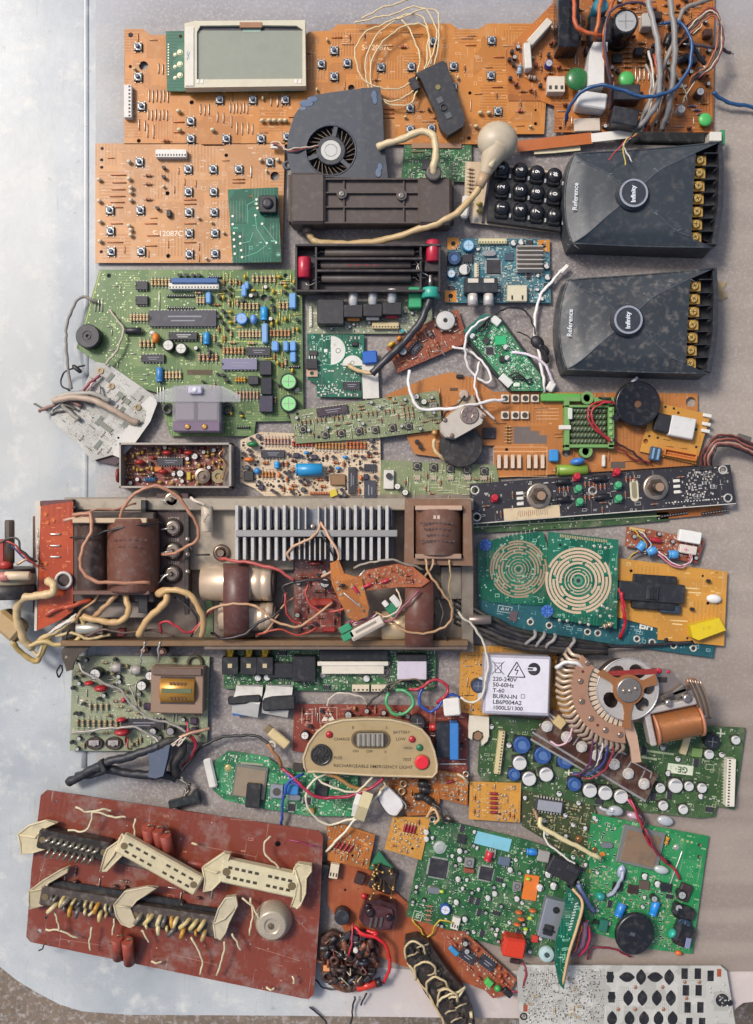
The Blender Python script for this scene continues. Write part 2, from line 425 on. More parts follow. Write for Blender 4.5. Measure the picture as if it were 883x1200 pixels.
@cached
def ecap(r=5,h=10,body='23232a:.35',top='c6c4bf:.35:.5',base=None):
    m=MB(); 
    if base: m.box(0,0,0,r*2.15,r*2.15,r*.5,base,.3)
    m.lathe([(r*.96,0),(r,r*.1),(r,h*.1+.3),(r*.93,h*.14+.5),(r,h*.19+.7),(r,h-r*.12),(r*.93,h),(r*.82,h),(r*.8,h-.12)],body,20)
    t=MB(); t.lathe([(r*.8,h-.5),(r*.8,h-.1),(r*.3,h-.08)],top,20); 
    t.box(0,0,h-.1,r*1.2,r*.09,.06,'8f8e8a:.5:.5'); t.box(0,0,h-.1,r*.09,r*1.2,.09,'8f8e8a:.5:.5')
    return ('capacitor',m.mesh('capacitor'),h,r,r,[('cap_top',t.mesh('cap_top'))])
@cached
def smdcap(r=3.6,h=6,mark='2b2b30:.5'):
    m=MB(); m.box(0,0,0,r*2.1,r*2.1,r*.4,BLK,.3); m.lathe([(r*.95,r*.35),(r,r*.6),(r,h-.5),(r*.9,h)],'dedcd6:.3:.3',18)
    m.plate([(r*.86*math.cos(R(t)),r*.86*math.sin(R(t))) for t in range(-60,61,15)],h,h+.08,mark)
    return ('capacitor',m.mesh('smd_capacitor_can'),h,r,r,[])
@cached
def lcap(L=22,r=4,body='3a86b4:.35',lead=SIL):
    m=MB(); h=L/2; m.lathe([(r*.7,-h),(r,-h+.5),(r,-h+2),(r*.88,-h+2.7),(r,-h+3.4),(r,h-.6),(r*.8,h)],body,16,'x',(0,0,r))
    m.lathe([(r*.66,-h-.1),(r*.66,-h+.2)],'3a3a3a:.5',12,'x',(0,0,r)); m.lathe([(r*.7,h-.1),(r*.7,h+.15)],SIL,12,'x',(0,0,r))
    m.tube([(-h,0,r),(-h-3,0,r),(-h-3.6,0,0)],.4,lead,5,smooth=False); m.tube([(h,0,r),(h+3,0,r),(h+3.6,0,0)],.4,lead,5,smooth=False)
    return ('capacitor',m.mesh('axial_capacitor'),r*1.6,L/2+2,r,[])
@cached
def disc(r=4,t=1.6,k='c8702c:.4',up=True):
    m=MB()
    if up: m.ball(0,0,r+1,r,t,r,k,14,8); m.tube([(-r*.5,0,0),(-r*.5,0,r*.6)],.35,SIL,5,smooth=False); m.tube([(r*.5,0,0),(r*.5,0,r*.6)],.35,SIL,5,smooth=False)
    else: m.ball(0,0,t+.4,r,r,t,k,16,8)
    return ('disc_capacitor',m.mesh('disc_capacitor'),r*1.2 if up else t,r,t if up else r,[])
@cached
def blk(sx,sy,sz,k,b=.5,nm='film_capacitor',top=None):
    m=MB(); m.box(0,0,0,sx,sy,sz,k,b,ktop=top); return (nm,m.mesh(nm),sz,sx/2,sy/2,[])
@cached
def dip(n=7,L=18,w=7,h=3.2,k='2e2d33:.5',legs=True,lab='8a8a92:.6'):
    m=MB(); m.box(0,0,.8,L,w,h,k,.35)
    p=L/n
    for i in range(n):
        x=-L/2+p*(i+.5)
        for j in(-1,1):
            m.box(x,j*(w/2+.35),.6,p*.42,.9,h*.5,TIN); m.box(x,j*(w/2+.8),0,p*.3,.35,h*.6,TIN)
    m.cyl(-L/2+.9,0,h+.79,h+.84,w*.13,'17171a:.6',10)
    if L>14:
        m.box(L*.03,w*.12,h+.78,L*.5,w*.09,.06,lab); m.box(L*.0,-w*.14,h+.78,L*.36,w*.08,.06,lab)
    return ('chip',m.mesh('chip'),h+.8,L/2,w/2+1,[])
@cached
def qfp(s=20,n=16,k='2b2a2f:.45',frame=None):
    m=MB(); m.box(0,0,.3,s,s,1.8,k,.3); p=s*.9/n
    for i in range(n):
        x=-s*.45+p*(i+.5)
        for (a,b) in ((x,s/2+.9),(x,-s/2-.9)): m.box(a,b,.02,p*.5,2.2,.4,TIN)
        for (a,b) in ((s/2+.9,x),(-s/2-.9,x)): m.box(a,b,.02,2.2,p*.5,.4,TIN)
    m.cyl(-s*.36,s*.36,2.08,2.14,s*.05,'17171a:.6',8)
    return ('chip',m.mesh('quad_chip'),2,s/2+2,s/2+2,[])
@cached
def to92(k=BLK,s=1):
    m=MB(); pts=[(2.4*s*math.cos(R(a)),2.4*s*math.sin(R(a))) for a in range(-30,211,20)]; m.plate(pts,2,6.5*s,k)
    for x in(-1.2,0,1.2): m.box(x*s,.4,0,.4,.4,2.2,SIL)
    return ('transistor',m.mesh('transistor'),6*s,2.4*s,2.2*s,[])
@cached
def to220(s=1,k=BLK):
    m=MB(); m.box(0,0,.6,10*s,9*s,4*s,k,.4)
    for i in(-1,0,1): m.box(i*2.5*s,7*s,1,1*s,6*s,.6,TIN)
    t=MB(); t.plate([(-5*s,-4.4*s),(5*s,-4.4*s),(5*s,-11*s),(-5*s,-11*s)],.6,1.8,'c9a890:.3:.7',[circ(0,-8*s,1.8*s)])
    return ('power_transistor',m.mesh('power_transistor'),3,5*s,9*s,[('metal_tab',t.mesh('metal_tab'))])
@cached
def conn(n=8,L=30,w=6,h=7,k='ddd6c6:.45',pin=TIN,open_=True):
    m=MB(); 
    if open_:
        m.box(0,0,0,L,w,1.2,k); m.box(0,w/2-.6,1.2,L,1.2,h-1.2,k,.2); m.box(0,-w/2+.5,1.2,L,1,h*.7,k,.2)
        for i in(-1,1): m.box(i*(L/2-.6),0,1.2,1.2,w-2.2,h-1.2,k)
    else: m.box(0,0,0,L,w,h,k,.4)
    for i in range(n):
        x=-L/2+L*(i+.5)/n
        if open_: m.box(x,0,1,.7,.7,h*.7,pin)
        else: m.box(x,-w*.22,h-.05,L/n*.5,w*.25,.12,'3a342c:.6')
        m.box(x,-w/2-.8,0,.6,1.6,.6,pin)
    return ('connector',m.mesh('connector'),h,L/2,w/2+1,[])
@cached
def hdr(n=8,p=2.6,k=BLK,rows=1,pin=TIN,h=5):
    m=MB(); L=n*p; m.box(0,0,0,L,rows*p,2,k,.2)
    for i in range(n):
        for j in range(rows): m.box(-L/2+p*(i+.5),(j-(rows-1)/2)*p,2,.7,.7,h-2,pin)
    return ('pin_header',m.mesh('pin_header'),h*.6,L/2,rows*p/2,[])
@cached
def trim(s=7,k='c9c2b0:.5',rot='b9b3a6:.35:.7',h=4):
    m=MB(); m.box(0,0,0,s,s,h,k,.4); r=MB(); r.cyl(0,0,h-.1,h+.6,s*.36,rot,14); r.box(0,0,h+.55,s*.6,s*.12,.1,'3a3430:.6',rz=35)
    return ('trimmer',m.mesh('trimmer'),h,s/2,s/2,[('rotor',r.mesh('rotor'))])
@cached
def can(s=9,h=8,k='a9a49a:.35:.8',core='3c3832:.6'):
    m=MB(); m.box(0,0,0,s,s,h,k,.6); r=MB(); r.lathe([(s*.3,h-.1),(s*.3,h+.15),(s*.22,h+.15),(s*.22,h-.05),(s*.02,h-.05)],core,14)
    return ('coil_can',m.mesh('coil_can'),h,s/2,s/2,[('core',r.mesh('core'))])
@cached
def induc(r=7,h=5,k='2c4f8a:.4'):
    m=MB(); m.box(0,0,0,r*2,r*2,1,BLK,.3); m.lathe([(r*.9,1),(r,1.6),(r,h-.6),(r*.9,h),(r*.62,h),(r*.58,h-1),(r*.5,h-1)],k,20); 
    c=MB(); c.cyl(0,0,h-1.2,h-.4,r*.5,'4f6f9f:.4',16)
    return ('inductor',m.mesh('inductor'),h,r,r,[('core',c.mesh('core'))])
@cached
def led(k='b03038:.25',r=3,h=5):
    m=MB(); m.lathe([(r*1.15,0),(r*1.15,1),(r,1),(r,h-r*.6),(r*.8,h-r*.2),(r*.4,h)],k,14); return ('led',m.mesh('led'),h,r,r,[])
@cached
def xtal(L=12,w=5,h=4):
    m=MB(); h2=L/2-w/2; pts=[(h2+w/2*math.cos(R(a)),w/2*math.sin(R(a))) for a in range(-90,91,18)]+[(-h2+w/2*math.cos(R(a)),w/2*math.sin(R(a))) for a in range(90,271,18)]
    m.plate(pts,.4,h,'c4c1ba:.25:.85'); m.plate([(x*1.07,y*1.12) for x,y in pts],0,.8,'a9a69f:.3:.85'); return ('crystal',m.mesh('crystal'),h,L/2,w/2,[])
@cached
def screw(r=4,h=3,k='d0cbc2:.28:.4',hexa=False,slot=True):
    m=MB(); m.cyl(0,0,0,h*.3,r*1.25,k,20)
    if hexa: m.cyl(0,0,h*.3,h,r,k,6); m.cyl(0,0,h,h*1.3,r*.5,k,12)
    else: m.lathe([(r,h*.3),(r,h*.6),(r*.7,h)],k,16)
    if slot and not hexa: m.box(0,0,h-.02,r*1.1,r*.2,.1,'4a443c:.6',rz=30); m.box(0,0,h-.02,r*.2,r*1.1,.14,'4a443c:.6',rz=30)
    return ('screw',m.mesh('screw'),h,r,r,[])
@cached
def toroid(R0=6,r=2.2,k='a8642e:.35:.5'):
    m=MB(); m.torus(0,0,r*1.1,R0,r,'3a4a3a:.5',24,8)
    for i in range(18):
        t=2*math.pi*i/18; m.M=Matrix.Rotation(t,4,'Z')@Matrix.Translation((R0,0,r*1.1)); m.torus(0,0,0,r*1.05,.35,k,8,5,'y')
    m.M=Matrix.Identity(4); return ('toroid_coil',m.mesh('toroid_coil'),r*2,R0+r,R0+r,[])
@cached
def coilx(L=12,r=2.5,n=9,k='a8582a:.3:.6'):
    m=MB(); pts=[]
    for i in range(n*8+1):
        t=i/8*2*math.pi; pts.append((-L/2+L*i/(n*8),r*math.cos(t),r+.5+r*math.sin(t)))
    m.tube(pts,.5,k,5,smooth=False); return ('coil',m.mesh('coil'),r*2,L/2,r,[])
def smd(k,sx=2.2,sy=1.2,sz=.6,end=TIN): return _smd(k,sx,sy,sz,end)
@cached
def _smd(k,sx,sy,sz,end):
    m=MB(); m.box(0,0,.05,sx*.62,sy,sz,k); 
    for i in(-1,1): m.box(i*sx*.4,0,.02,sx*.2,sy*1.02,sz*1.05,end)
    return ('surface_mount_part',m.mesh('surface_mount_part'),sz,sx/2,sy/2,[])
def pick(r,l): return l[r.randrange(len(l))]
BANDS=[('7a3a2a','3a3430','a06a3a'),('a88a40','5a4068','7a3a2a'),('3a3430','7a3a2a','b89a50'),('4a6a44','3a4a7a','a06a3a'),('a06a3a','a0603a','5a3828')]
def rmix(L=11,r=1.5,cols=('c9a06a:.5','b98a58:.5','c8b08a:.5')): return [(1,res(L,r,c,b)) for c in cols for b in BANDS[:3]]
# ================================================================ the table and the floor below it
def mat_table(key,c1,c2,c3,fine=900,spec=.5,rough=.42,streak=False,worn_shaded=False):
    m,t,b,oc=newmat('table_'+key)
    mp=N(t,'ShaderNodeMapping'); t.links.new(oc,mp.inputs[0])
    if streak: mp.inputs['Scale'].default_value=(.8,4.5,1)
    big=noise(t,mp.outputs[0],5.5,5,.6); mid=noise(t,oc,45,4); fn=noise(t,oc,fine,2,.7); grit=noise(t,oc,fine*.45,3,.8)
    cc=mixc(t,ramp(t,big,[(.36,0),(.62,1)]),lin(c1),lin(c2))
    cc=mixc(t,ramp(t,mid,[(.45,0),(.75,.5)]),cc,lin(c3))
    cc=mixc(t,ramp(t,fn,[(.42,0),(.6,.45)]),cc,[.10,.09,.09]); cc=mixc(t,ramp(t,grit,[(.5,0),(.66,.42)]),cc,[.55,.53,.52])
    if worn_shaded:   # the lacquer thins out from the rim, and the right side turns pale and warm
        xyz=N(t,'ShaderNodeSeparateXYZ'); t.links.new(oc,xyz.inputs[0])
        wob=mathn(t,'MULTIPLY',noise(t,oc,9,5,.65),.07)
        e=ramp(t,mathn(t,'ADD',mathn(t,'ADD',xyz.outputs[0],.3235),wob),[(.012,1),(.095,0)])
        cc=mixc(t,mathn(t,'MULTIPLY',e,.9),cc,lin('a3a8ab'))
        e2=ramp(t,mathn(t,'ADD',mathn(t,'MULTIPLY',xyz.outputs[1],-1),mathn(t,'SUBTRACT',wob,.0)),[(.535,0),(.575,1)])
        cc=mixc(t,mathn(t,'MULTIPLY',e2,.55),cc,lin('a89a91'))
        e3=ramp(t,mathn(t,'ADD',xyz.outputs[0],wob),[(.28,0),(.46,1)])
        cc=mixc(t,mathn(t,'MULTIPLY',e3,.5),cc,lin('a79a8b'))
        e5=ramp(t,mathn(t,'ADD',mathn(t,'ADD',mathn(t,'MULTIPLY',xyz.outputs[1],-1),mathn(t,'MULTIPLY',xyz.outputs[0],.6)),wob),[(.3,0),(.6,1)])
        cc=mixc(t,mathn(t,'MULTIPLY',e5,.55),cc,lin('7d7066'))  # light falloff painted in: panel darkens towards the lower right
        st2=N(t,'ShaderNodeMapping'); st2.inputs['Scale'].default_value=(.6,7,1); st2.inputs['Rotation'].default_value=(0,0,-.12); t.links.new(oc,st2.inputs[0])
        cc=mixc(t,ramp(t,noise(t,st2.outputs[0],4,3,.5),[(.45,0),(.6,.22)]),cc,lin('b3a698'))
        e4=ramp(t,mathn(t,'ADD',xyz.outputs[1],wob),[(.56,0),(.64,1)])
        cc=mixc(t,mathn(t,'MULTIPLY',e4,.6),cc,lin('9c9da3'))
    t.links.new(cc,b.inputs['Base Color']); t.links.new(mathn(t,'ADD',mathn(t,'MULTIPLY',mid,.22),rough-.1),b.inputs['Roughness'])
    bump(t,b,fn,.35,.0003); MATS[key]=m
def mat_rim():
    m,t,b,oc=newmat('table_white_lacquer')
    big=noise(t,oc,4,5,.6); mid=noise(t,oc,30,5,.7); fn=noise(t,oc,1100,2)
    cc=mixc(t,ramp(t,big,[(.4,0),(.6,1)]),lin('b3b7b8'),lin('969da2'))
    cc=mixc(t,ramp(t,mid,[(.52,0),(.7,.7)]),cc,lin('cdccc4'))
    cc=mixc(t,ramp(t,noise(t,oc,70,5,.75),[(.64,0),(.7,.5)]),cc,lin('7d7a76'))
    cc=mixc(t,ramp(t,fn,[(.45,0),(.65,.25)]),cc,lin('83817e'))
    wv=N(t,'ShaderNodeTexNoise'); mp=N(t,'ShaderNodeMapping'); mp.inputs['Scale'].default_value=(60,3,1); mp.inputs['Rotation'].default_value=(0,0,.12); t.links.new(oc,mp.inputs[0]); t.links.new(mp.outputs[0],wv.inputs['Vector']); wv.inputs['Scale'].default_value=6; wv.inputs['Detail'].default_value=4
    cc=mixc(t,ramp(t,wv.outputs[0],[(.66,0),(.69,.35)]),cc,lin('8d8a86'))
    cc=mixc(t,ramp(t,noise(t,oc,7,6,.7),[(.5,0),(.72,.5)]),cc,lin('8f9496'))
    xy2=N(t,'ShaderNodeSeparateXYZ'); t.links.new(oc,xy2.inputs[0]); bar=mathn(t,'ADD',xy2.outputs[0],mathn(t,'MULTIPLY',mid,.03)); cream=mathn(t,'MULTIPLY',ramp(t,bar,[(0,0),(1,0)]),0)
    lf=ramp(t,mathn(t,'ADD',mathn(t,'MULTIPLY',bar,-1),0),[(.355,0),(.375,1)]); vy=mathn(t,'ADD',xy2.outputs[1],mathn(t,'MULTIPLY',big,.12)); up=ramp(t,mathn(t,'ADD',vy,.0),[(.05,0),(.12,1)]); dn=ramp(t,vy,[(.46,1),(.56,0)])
    cc=mixc(t,mathn(t,'MULTIPLY',mathn(t,'MULTIPLY',lf,mathn(t,'MULTIPLY',up,dn)),.4),cc,lin('c2c1b8'))  # rough worn cream patch, with reflected glare also put into its colour
    # warmer and plainer towards the near edge
    xyz=N(t,'ShaderNodeSeparateXYZ'); t.links.new(oc,xyz.inputs[0])
    warm=ramp(t,mathn(t,'ADD',mathn(t,'MULTIPLY',xyz.outputs[0],1.6),mathn(t,'MULTIPLY',big,.5)),[(.0,0),(.35,1)])
    cc=mixc(t,mathn(t,'MULTIPLY',warm,.55),cc,lin('c9b3a8'))
    t.links.new(cc,b.inputs['Base Color']); t.links.new(mathn(t,'ADD',mathn(t,'MULTIPLY',mid,.2),.28),b.inputs['Roughness'])
    bump(t,b,mid,.25,.0012); MATS['rim']=m
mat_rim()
mat_table('panel','716a69','857d79','988f89',streak=True,worn_shaded=True,fine=620)
mat_table('floor','6a5a48','7d6d5c','544a40',fine=160,rough=.7)
tb=T('table','weathered grey table top with a pale lacquered rim and rounded lower left corner','table',441.5,600,0)
def cr(cx,cy,r,a0,a1,n=8): return [(cx+r*math.cos(R(a0+(a1-a0)*i/n)),cy+r*math.sin(R(a0+(a1-a0)*i/n))) for i in range(n+1)]
edge=[(-160,-120),(1040,-120),(1040,1160),(872,1176),(850,1192),(835,1196)]+[(500,1193),(330,1191),(150,1190),(96,1186),(70,1178),(45,1165),(20,1150),(0,1134),(-30,1105),(-60,1060),(-160,1000)]
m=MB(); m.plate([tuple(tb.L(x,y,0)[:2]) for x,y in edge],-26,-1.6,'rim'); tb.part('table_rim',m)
m=MB(); inset=[(112,-120),(1040,-120),(1040,1138),(850,1139),(500,1138),(240,1120),(150,1098),(118,1040),(112,900)]
m.plate([tuple(tb.L(x,y,0)[:2]) for x,y in inset],-1.5,-.9,'panel'); tb.part('table_panel',m)
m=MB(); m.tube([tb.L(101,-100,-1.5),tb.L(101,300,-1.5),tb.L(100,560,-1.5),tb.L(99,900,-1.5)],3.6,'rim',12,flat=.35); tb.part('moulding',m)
fl=T('floor',None,None,441.5,600,-700,kind='structure')
m=MB(); m.plate([(-3000,-3000),(3000,-3000),(3000,3000),(-3000,3000)],-10,0,'floor'); o=fl.part('floor_surface',m)
# ================================================================ board materials
pcb('or1','c07c34','95591f',sv=30,lf=300,amt=.6,stain='c9a070',sa=.3)
pcb('or2','c48c55','a06c3c',sv=26,lf=260,amt=.6,stain='c8a68a',sa=.5)
pcb('or3','b4743a','94571f',sv=28,lf=240,amt=.5,stain='8a6038',sa=.4)
pcb('or4','b36c2d','7c441a',sv=36,lf=300,amt=.6,stain='7a4a24',sa=.4)
pcb('or5','c48d3c','a4702a',sv=24,lf=220,amt=.4,stain='b08a50',sa=.3)
pcb('or6','ad4420','8a3014',sv=20,lf=160,amt=.4,stain='c86a3a',sa=.3,rough=.25)
pcb('gr1','52703c','7a9050',sv=34,lf=330,amt=.6,stain='8f9a70',sa=.35)
pcb('gr2','22683f','4da873',sv=60,lf=600,amt=.7,sa=.15)
pcb('gr3','245430','437a48',sv=60,lf=560,amt=.6,sa=.2)
pcb('gr4','0f5540','2c8062',sv=34,lf=280,amt=.6,duty=.3,sa=.15,rough=.3)
pcb('gr5','35502c','4c6c3e',sv=36,lf=420,amt=.55,sa=.25)
pcb('gr6','74805a','8f9670',sv=36,lf=360,amt=.55,stain='8c8168',sa=.45)
pcb('gr9','363f24','4c5634',sv=40,lf=440,amt=.5,sa=.2,stain='5a5a3a')
pcb('dkb','4a2d20','34201a',sv=14,lf=120,amt=.3,sa=.3,rough=.3)
pcb('gr7','237c46','4a9c64',sv=44,lf=460,amt=.5,sa=.1,rough=.3)
pcb('gr8','8c9478','737d5e',sv=36,lf=420,amt=.6,stain='a89f88',sa=.5)
pcb('teal','2b6270','46808a',sv=60,lf=620,amt=.6,sa=.2)
pcb('blu','1c4f58','2a6870',sv=26,lf=240,amt=.4,sa=.2,stain='4a8a90')
pcb('cream','d3c0a4','b89c78',sv=40,lf=330,amt=.6,sa=.3,stain='8a7458')
pcb('red','7f3f30','642f22',sv=18,lf=160,amt=.25,stain='8a756c',sa=.75,rough=.22)
pcb('redb','7a3428','93503c',sv=40,lf=380,amt=.5,stain='8a6050',sa=.3)
pcb('brn','8a4630','a4603e',sv=40,lf=380,amt=.6,stain='6a3a28',sa=.3)
pcb('blk','2b292d','35333a',sv=50,lf=420,amt=.5,sa=.12,rough=.42,stain='5a5858')
pcb('wht','b4b2aa','8d8b84',sv=50,lf=450,amt=.7,sa=.4,stain='d8d6d0',duty=.35)
pcb('phen','9c5230','8a4424',sv=14,lf=120,amt=.25,stain='b0744c',sa=.4)
WS='e9e2d2:.6'; PAD='b9b09a:.35:.7'
# ---------------------------------------------------------------- long orange key board
t=T('circuit_board','long orange key board running along the top edge, with push switches, under the grey display','circuit board',393,98,3,group='orange key boards')
t.board([(146,34),(149,34),(168,34),(177,41),(359,40),(363,37),(387,36),(396,28.5),(528,27.5),(537,34),(562,34),(571,27.5),(645,27.5),(638,157),(600,157),(600,169),(146,169)],'or1',holes=[(153.5,41,3),(168.5,77,5.5),(225,120,2.6),(163,165,2.4),(153,78,2),(412,103,4),(551,109,2),(550,162,2.2),(628,145,2),(628,129,1.4)])
sw=tact(9.6)
for x,y in [(161.8,54.5),(161.8,90),(166,124.3),(223.7,141.6),(257.5,116.6),(296.4,116.6),(334.4,116.6),(223.7,162.3),(265.5,162.3),(306,162.3),(336.5,160),(391.8,59),(376.8,74.8),(407.1,73.6),(391.8,89.5),(446.6,78.6),(482.2,78),(507.8,48.6),(531.7,77.4),(531.4,101.6),(576.5,47.1),(575.6,88.3),(480.8,126.6),(480.8,151.6),(505.8,150.2),(583.8,130.2)]:
    t.put(sw,x,y,0); 
t.put(conn(9,38,9,8,'d8d3ca:.45',open_=False),151,120,90)
t.txt('S-12087C',442,56,9,'eccaa0:.6',bold=.12)
for x0,x1,y,l in [(175,197,112,14),(174,196,134,12),(186,191,80,12),(163,170,146,12),(173,180,153,16),(255,262,137,12),(235,245,128,12),(270,290,126,12),(318,325,118,12),(326,335,118,12),(278,284,150,14),(291,296,150,12)]:
    n=max(2,int((x1-x0)/3.7)+1)
    for i in range(n): t.put(jump(l,.55,'d0b8a0:.35:.6'),x0+(x1-x0)*i/(n-1),y+(i%2),90)
for x,y in [(456,128),(456,133),(456,138),(395,44),(552,53),(585,67),(583,102),(345,137),(210,143),(210,155)]: t.put(jump(12,.6,'c8754a:.4:.4'),x,y,0)
t.put(res(12,1.4,'b06040:.5'),473,55,0); t.put(res(12,1.4,'b06040:.5'),195,165,0)
for x,y in [(210,131),(211,153),(250,153),(308,142),(316,142),(322,142),(329,142),(335,142)]: t.put(disc(3.2,2.2,'d8caa0:.4'),x,y,0)
for x,y in [(563,133),(573,133),(558,149)]: t.put(disc(3.2,2.2,'cfc09a:.4'),x,y,0)
t.put(res(11,1.8,'b86048:.5'),610,130,0); t.put(to92(s=.8),503,129)
mix=[(3,jump(9,.45,'c8966a:.4:.4')),(2,jump(14,.45,'d8b898:.4:.5')),(1,res(10,1.1,'c07848:.5',frac=.45)),(1,disc(2.4,1.4,'d8caa0:.4'))]
t.scatter(mix,85,gap=1.2); t.specks(420,'d8975a:.4:.3',(.35,.6),z=.05); t.marks(260,'e2b890:.6')
t.lrect(*t.L(425,37)[:2],40,5,.4,'e0b080:.6')
for x,y in [(470,68),(543,67),(492,140),(469,118),(404,104)]:
    p=t.L(x,y); 
    for a in range(1): t.pmb.torus(p.x,p.y,t.th+.05,3.2,.25,'e0b080:.6',16,4,sq=.3)
t.done()
# ---------------------------------------------------------------- display module
t=T('display_module','grey liquid crystal display in a cream frame on a green board','display',275,66,9)
t.board([(194.5,36.5),(356,34),(356,107),(196,107)],'gr4',1.4,holes=[(212,42.5,2)])
for i in range(12): t.pads([t.L(197.5,52+i*3.2)[:2]],.8)
for y in (61,75,88):
    t.put(screw(2.6,1.4,'c9c4a8:.3:.7',slot=False),211,y); t.put(screw(1.8,1.4,'c9c4a8:.3:.7',slot=False),205.5,y+3)
t.done()
m=MB(); a=[tuple(t.L(x,y,20)[:2]) for x,y in [(217,29),(229,26),(358,25),(359,102),(217,104)]]
h=[tuple(t.L(x,y,20)[:2]) for x,y in [(231.5,39),(235.5,31.5),(282,31),(286,33),(305,33),(309,31),(348,31.5),(355,36),(355,93.5),(231.5,94.5)]]
m.plate(a,1.4,14,'cfc7ae:.45',[h]); m.box(*t.L(222.5,66,24)[:2],13.5,10,68,1.5,'d9d3c4:.45',.5)
for x,y in ((232,95),(237,95),(347,95),(352,95)): m.box(*t.L(x,y,24)[:2],13.5,3,5,1,'e4dfd2:.45',.3)
fr=t.part('frame',m)
m=MB(); m.box(*t.L(293.5,65.5,18)[:2],8,123,57,3,'94988a:.1::.15',.3); t.part('screen',m)
m=MB(); m.box(*t.L(293,33.5,18)[:2],7.6,121,7,2.6,'33303c:.3',.2); m.box(*t.L(294,28,26)[:2],13,26,6.5,2,'9a6a48:.5',.5); m.box(*t.L(295,34.5,22)[:2],10,21,4,1.4,'a8c4b0:.5',.3); t.part('bezel',m)
m=MB(); text_mb(m,'THD',*t.L(221,65,25)[:2],5,'5a6aa0:.6',90,.1,15.05); t.part('lettering',m,fr)
# ---------------------------------------------------------------- short orange key board
t=T('circuit_board','square orange key board half covered by a small green joystick board, at the left','circuit board',224,238,3,group='orange key boards')
t.board([(112,168),(200,168),(232,168),(240,171),(262,171),(270,168),(334,168),(331,308),(112,308)],'or2',holes=[(322.5,206.5,5.5),(196.5,226.5,2.6),(197.5,300,2.6),(120,174,2),(119.5,187.5,2),(119.5,196,2),(119,295,2),(265.5,182,2.2)])
for x,y in [(163.5,189.5),(220.5,198),(250,198),(280,198),(316.5,189.5),(221,224.5),(250.5,224.5),(128.8,246),(164.5,246),(221.5,248.5),(251,248.5),(129.5,270.5),(221.8,273),(252,273),(130.5,294.5),(165.5,294.5),(222,297.5),(252,297)]: t.put(sw,x,y,0)
t.put(conn(11,36,9,8,'dcd7ce:.45',open_=False),201.5,181,0)
for x,y in [(192.5,196.5),(192.5,207.5),(185,244)]: t.put(to92(s=.95),x,y,180)
t.put(blk(5,8,6,BLK,.6,'transistor'),198.5,250.5,0)
for x,y in [(174,205.5),(174,215.5),(174,233.5)]: t.put(res(12,1.5,'c08a68:.5'),x,y,0)
for x,y,l in [(139,205,18),(140,214,16),(139,222,16),(138,230,18),(138,237,16),(136,243,16),(137,262,14),(177,262,14),(180,276,14),(135,284,18),(223,234,14),(223,239,14),(223,262,14),(223,284,14),(280,210,14),(280,214,14),(177,288,14)]: t.put(jump(l,.55,'c07a50:.4:.4'),x,y,0)
for x,y in [(117,211),(117,236),(118,260),(118,283),(152,190),(152,210),(154,235),(154,226),(154,220),(306,188),(326,188),(152,265),(154,270),(154,276)]: t.put(disc(2.8,2.4,'d9c8ae:.4'),x,y,0)
t.put(jump(14,.6),294.5,201,90)
t.txt('S-12087C',197,274,9,'f0dcc4:.6',bold=.12); t.lrect(*t.L(142,175)[:2],30,6,.4,'dcae80:.6'); t.line(182,284,205,284,.8,'dcae80:.6'); t.line(188,289,206,289,.8,'dcae80:.6')
for x,y in [(236,184),(295,184),(304,199),(207,213),(265,213),(236,238),(265,238),(207,263),(237,286),(265,288)]:
    p=t.L(x,y); t.pmb.torus(p.x,p.y,t.th+.05,2.9,.3,'dcae90:.6',16,4,sq=.3)
t.scatter([(3,jump(8,.45,'d0966a:.4:.4')),(1,disc(2.2,1.6,'d8c8a8:.4'))],30,gap=2); t.specks(200,'cf9a6a:.4:.3',(.35,.55),z=.05); t.marks(170,'e6c8ac:.6')
t.done()
# ---------------------------------------------------------------- small green board with a joystick
t=T('circuit_board','small bright green board with a black square joystick, lying on the square orange key board','circuit board',299,264,15)
t.board([(267,222),(326,219.5),(330,307),(273,308)],'gr4',1.4,holes=[(294,230,2)])
for x,y in [(273,253.5),(273,263),(274.5,273.5),(274.5,281),(275,289),(275.5,297.5),(299.5,252.5),(307.5,262.5),(313,285),(324,284.5),(281.5,277.5),(282,285.5),(283,293.5),(284,301.5),(301,234),(301,239),(302,244)]: t.pads([t.L(x,y)[:2]],1.5,'d8d6c6:.3:.6',.8)
for p in [(307.5,262.5,324,284.5),(299.5,252.5,301,268),(301,268,310,282),(310,282,313,287),(313,287,301,296),(301,296,284,301.5),(282,285.5,293,283),(293,283,297,272),(301,234,290,240),(290,240,290,262)]: t.line(*p,.5,'6fc0a4:.4')
m=MB(); m.box(0,0,0,20,20,9,BLK,1); b=MB(); b.lathe([(6.5,9),(6.5,10),(5,11.5),(3.5,12)],DK,18)
t.put(('joystick',m.mesh('joystick'),10,10,10,[('cap',b.mesh('cap'))]),314.5,240,0)
t.marks(16,'8ad0b8:.5',ln=(2,4)); t.done()
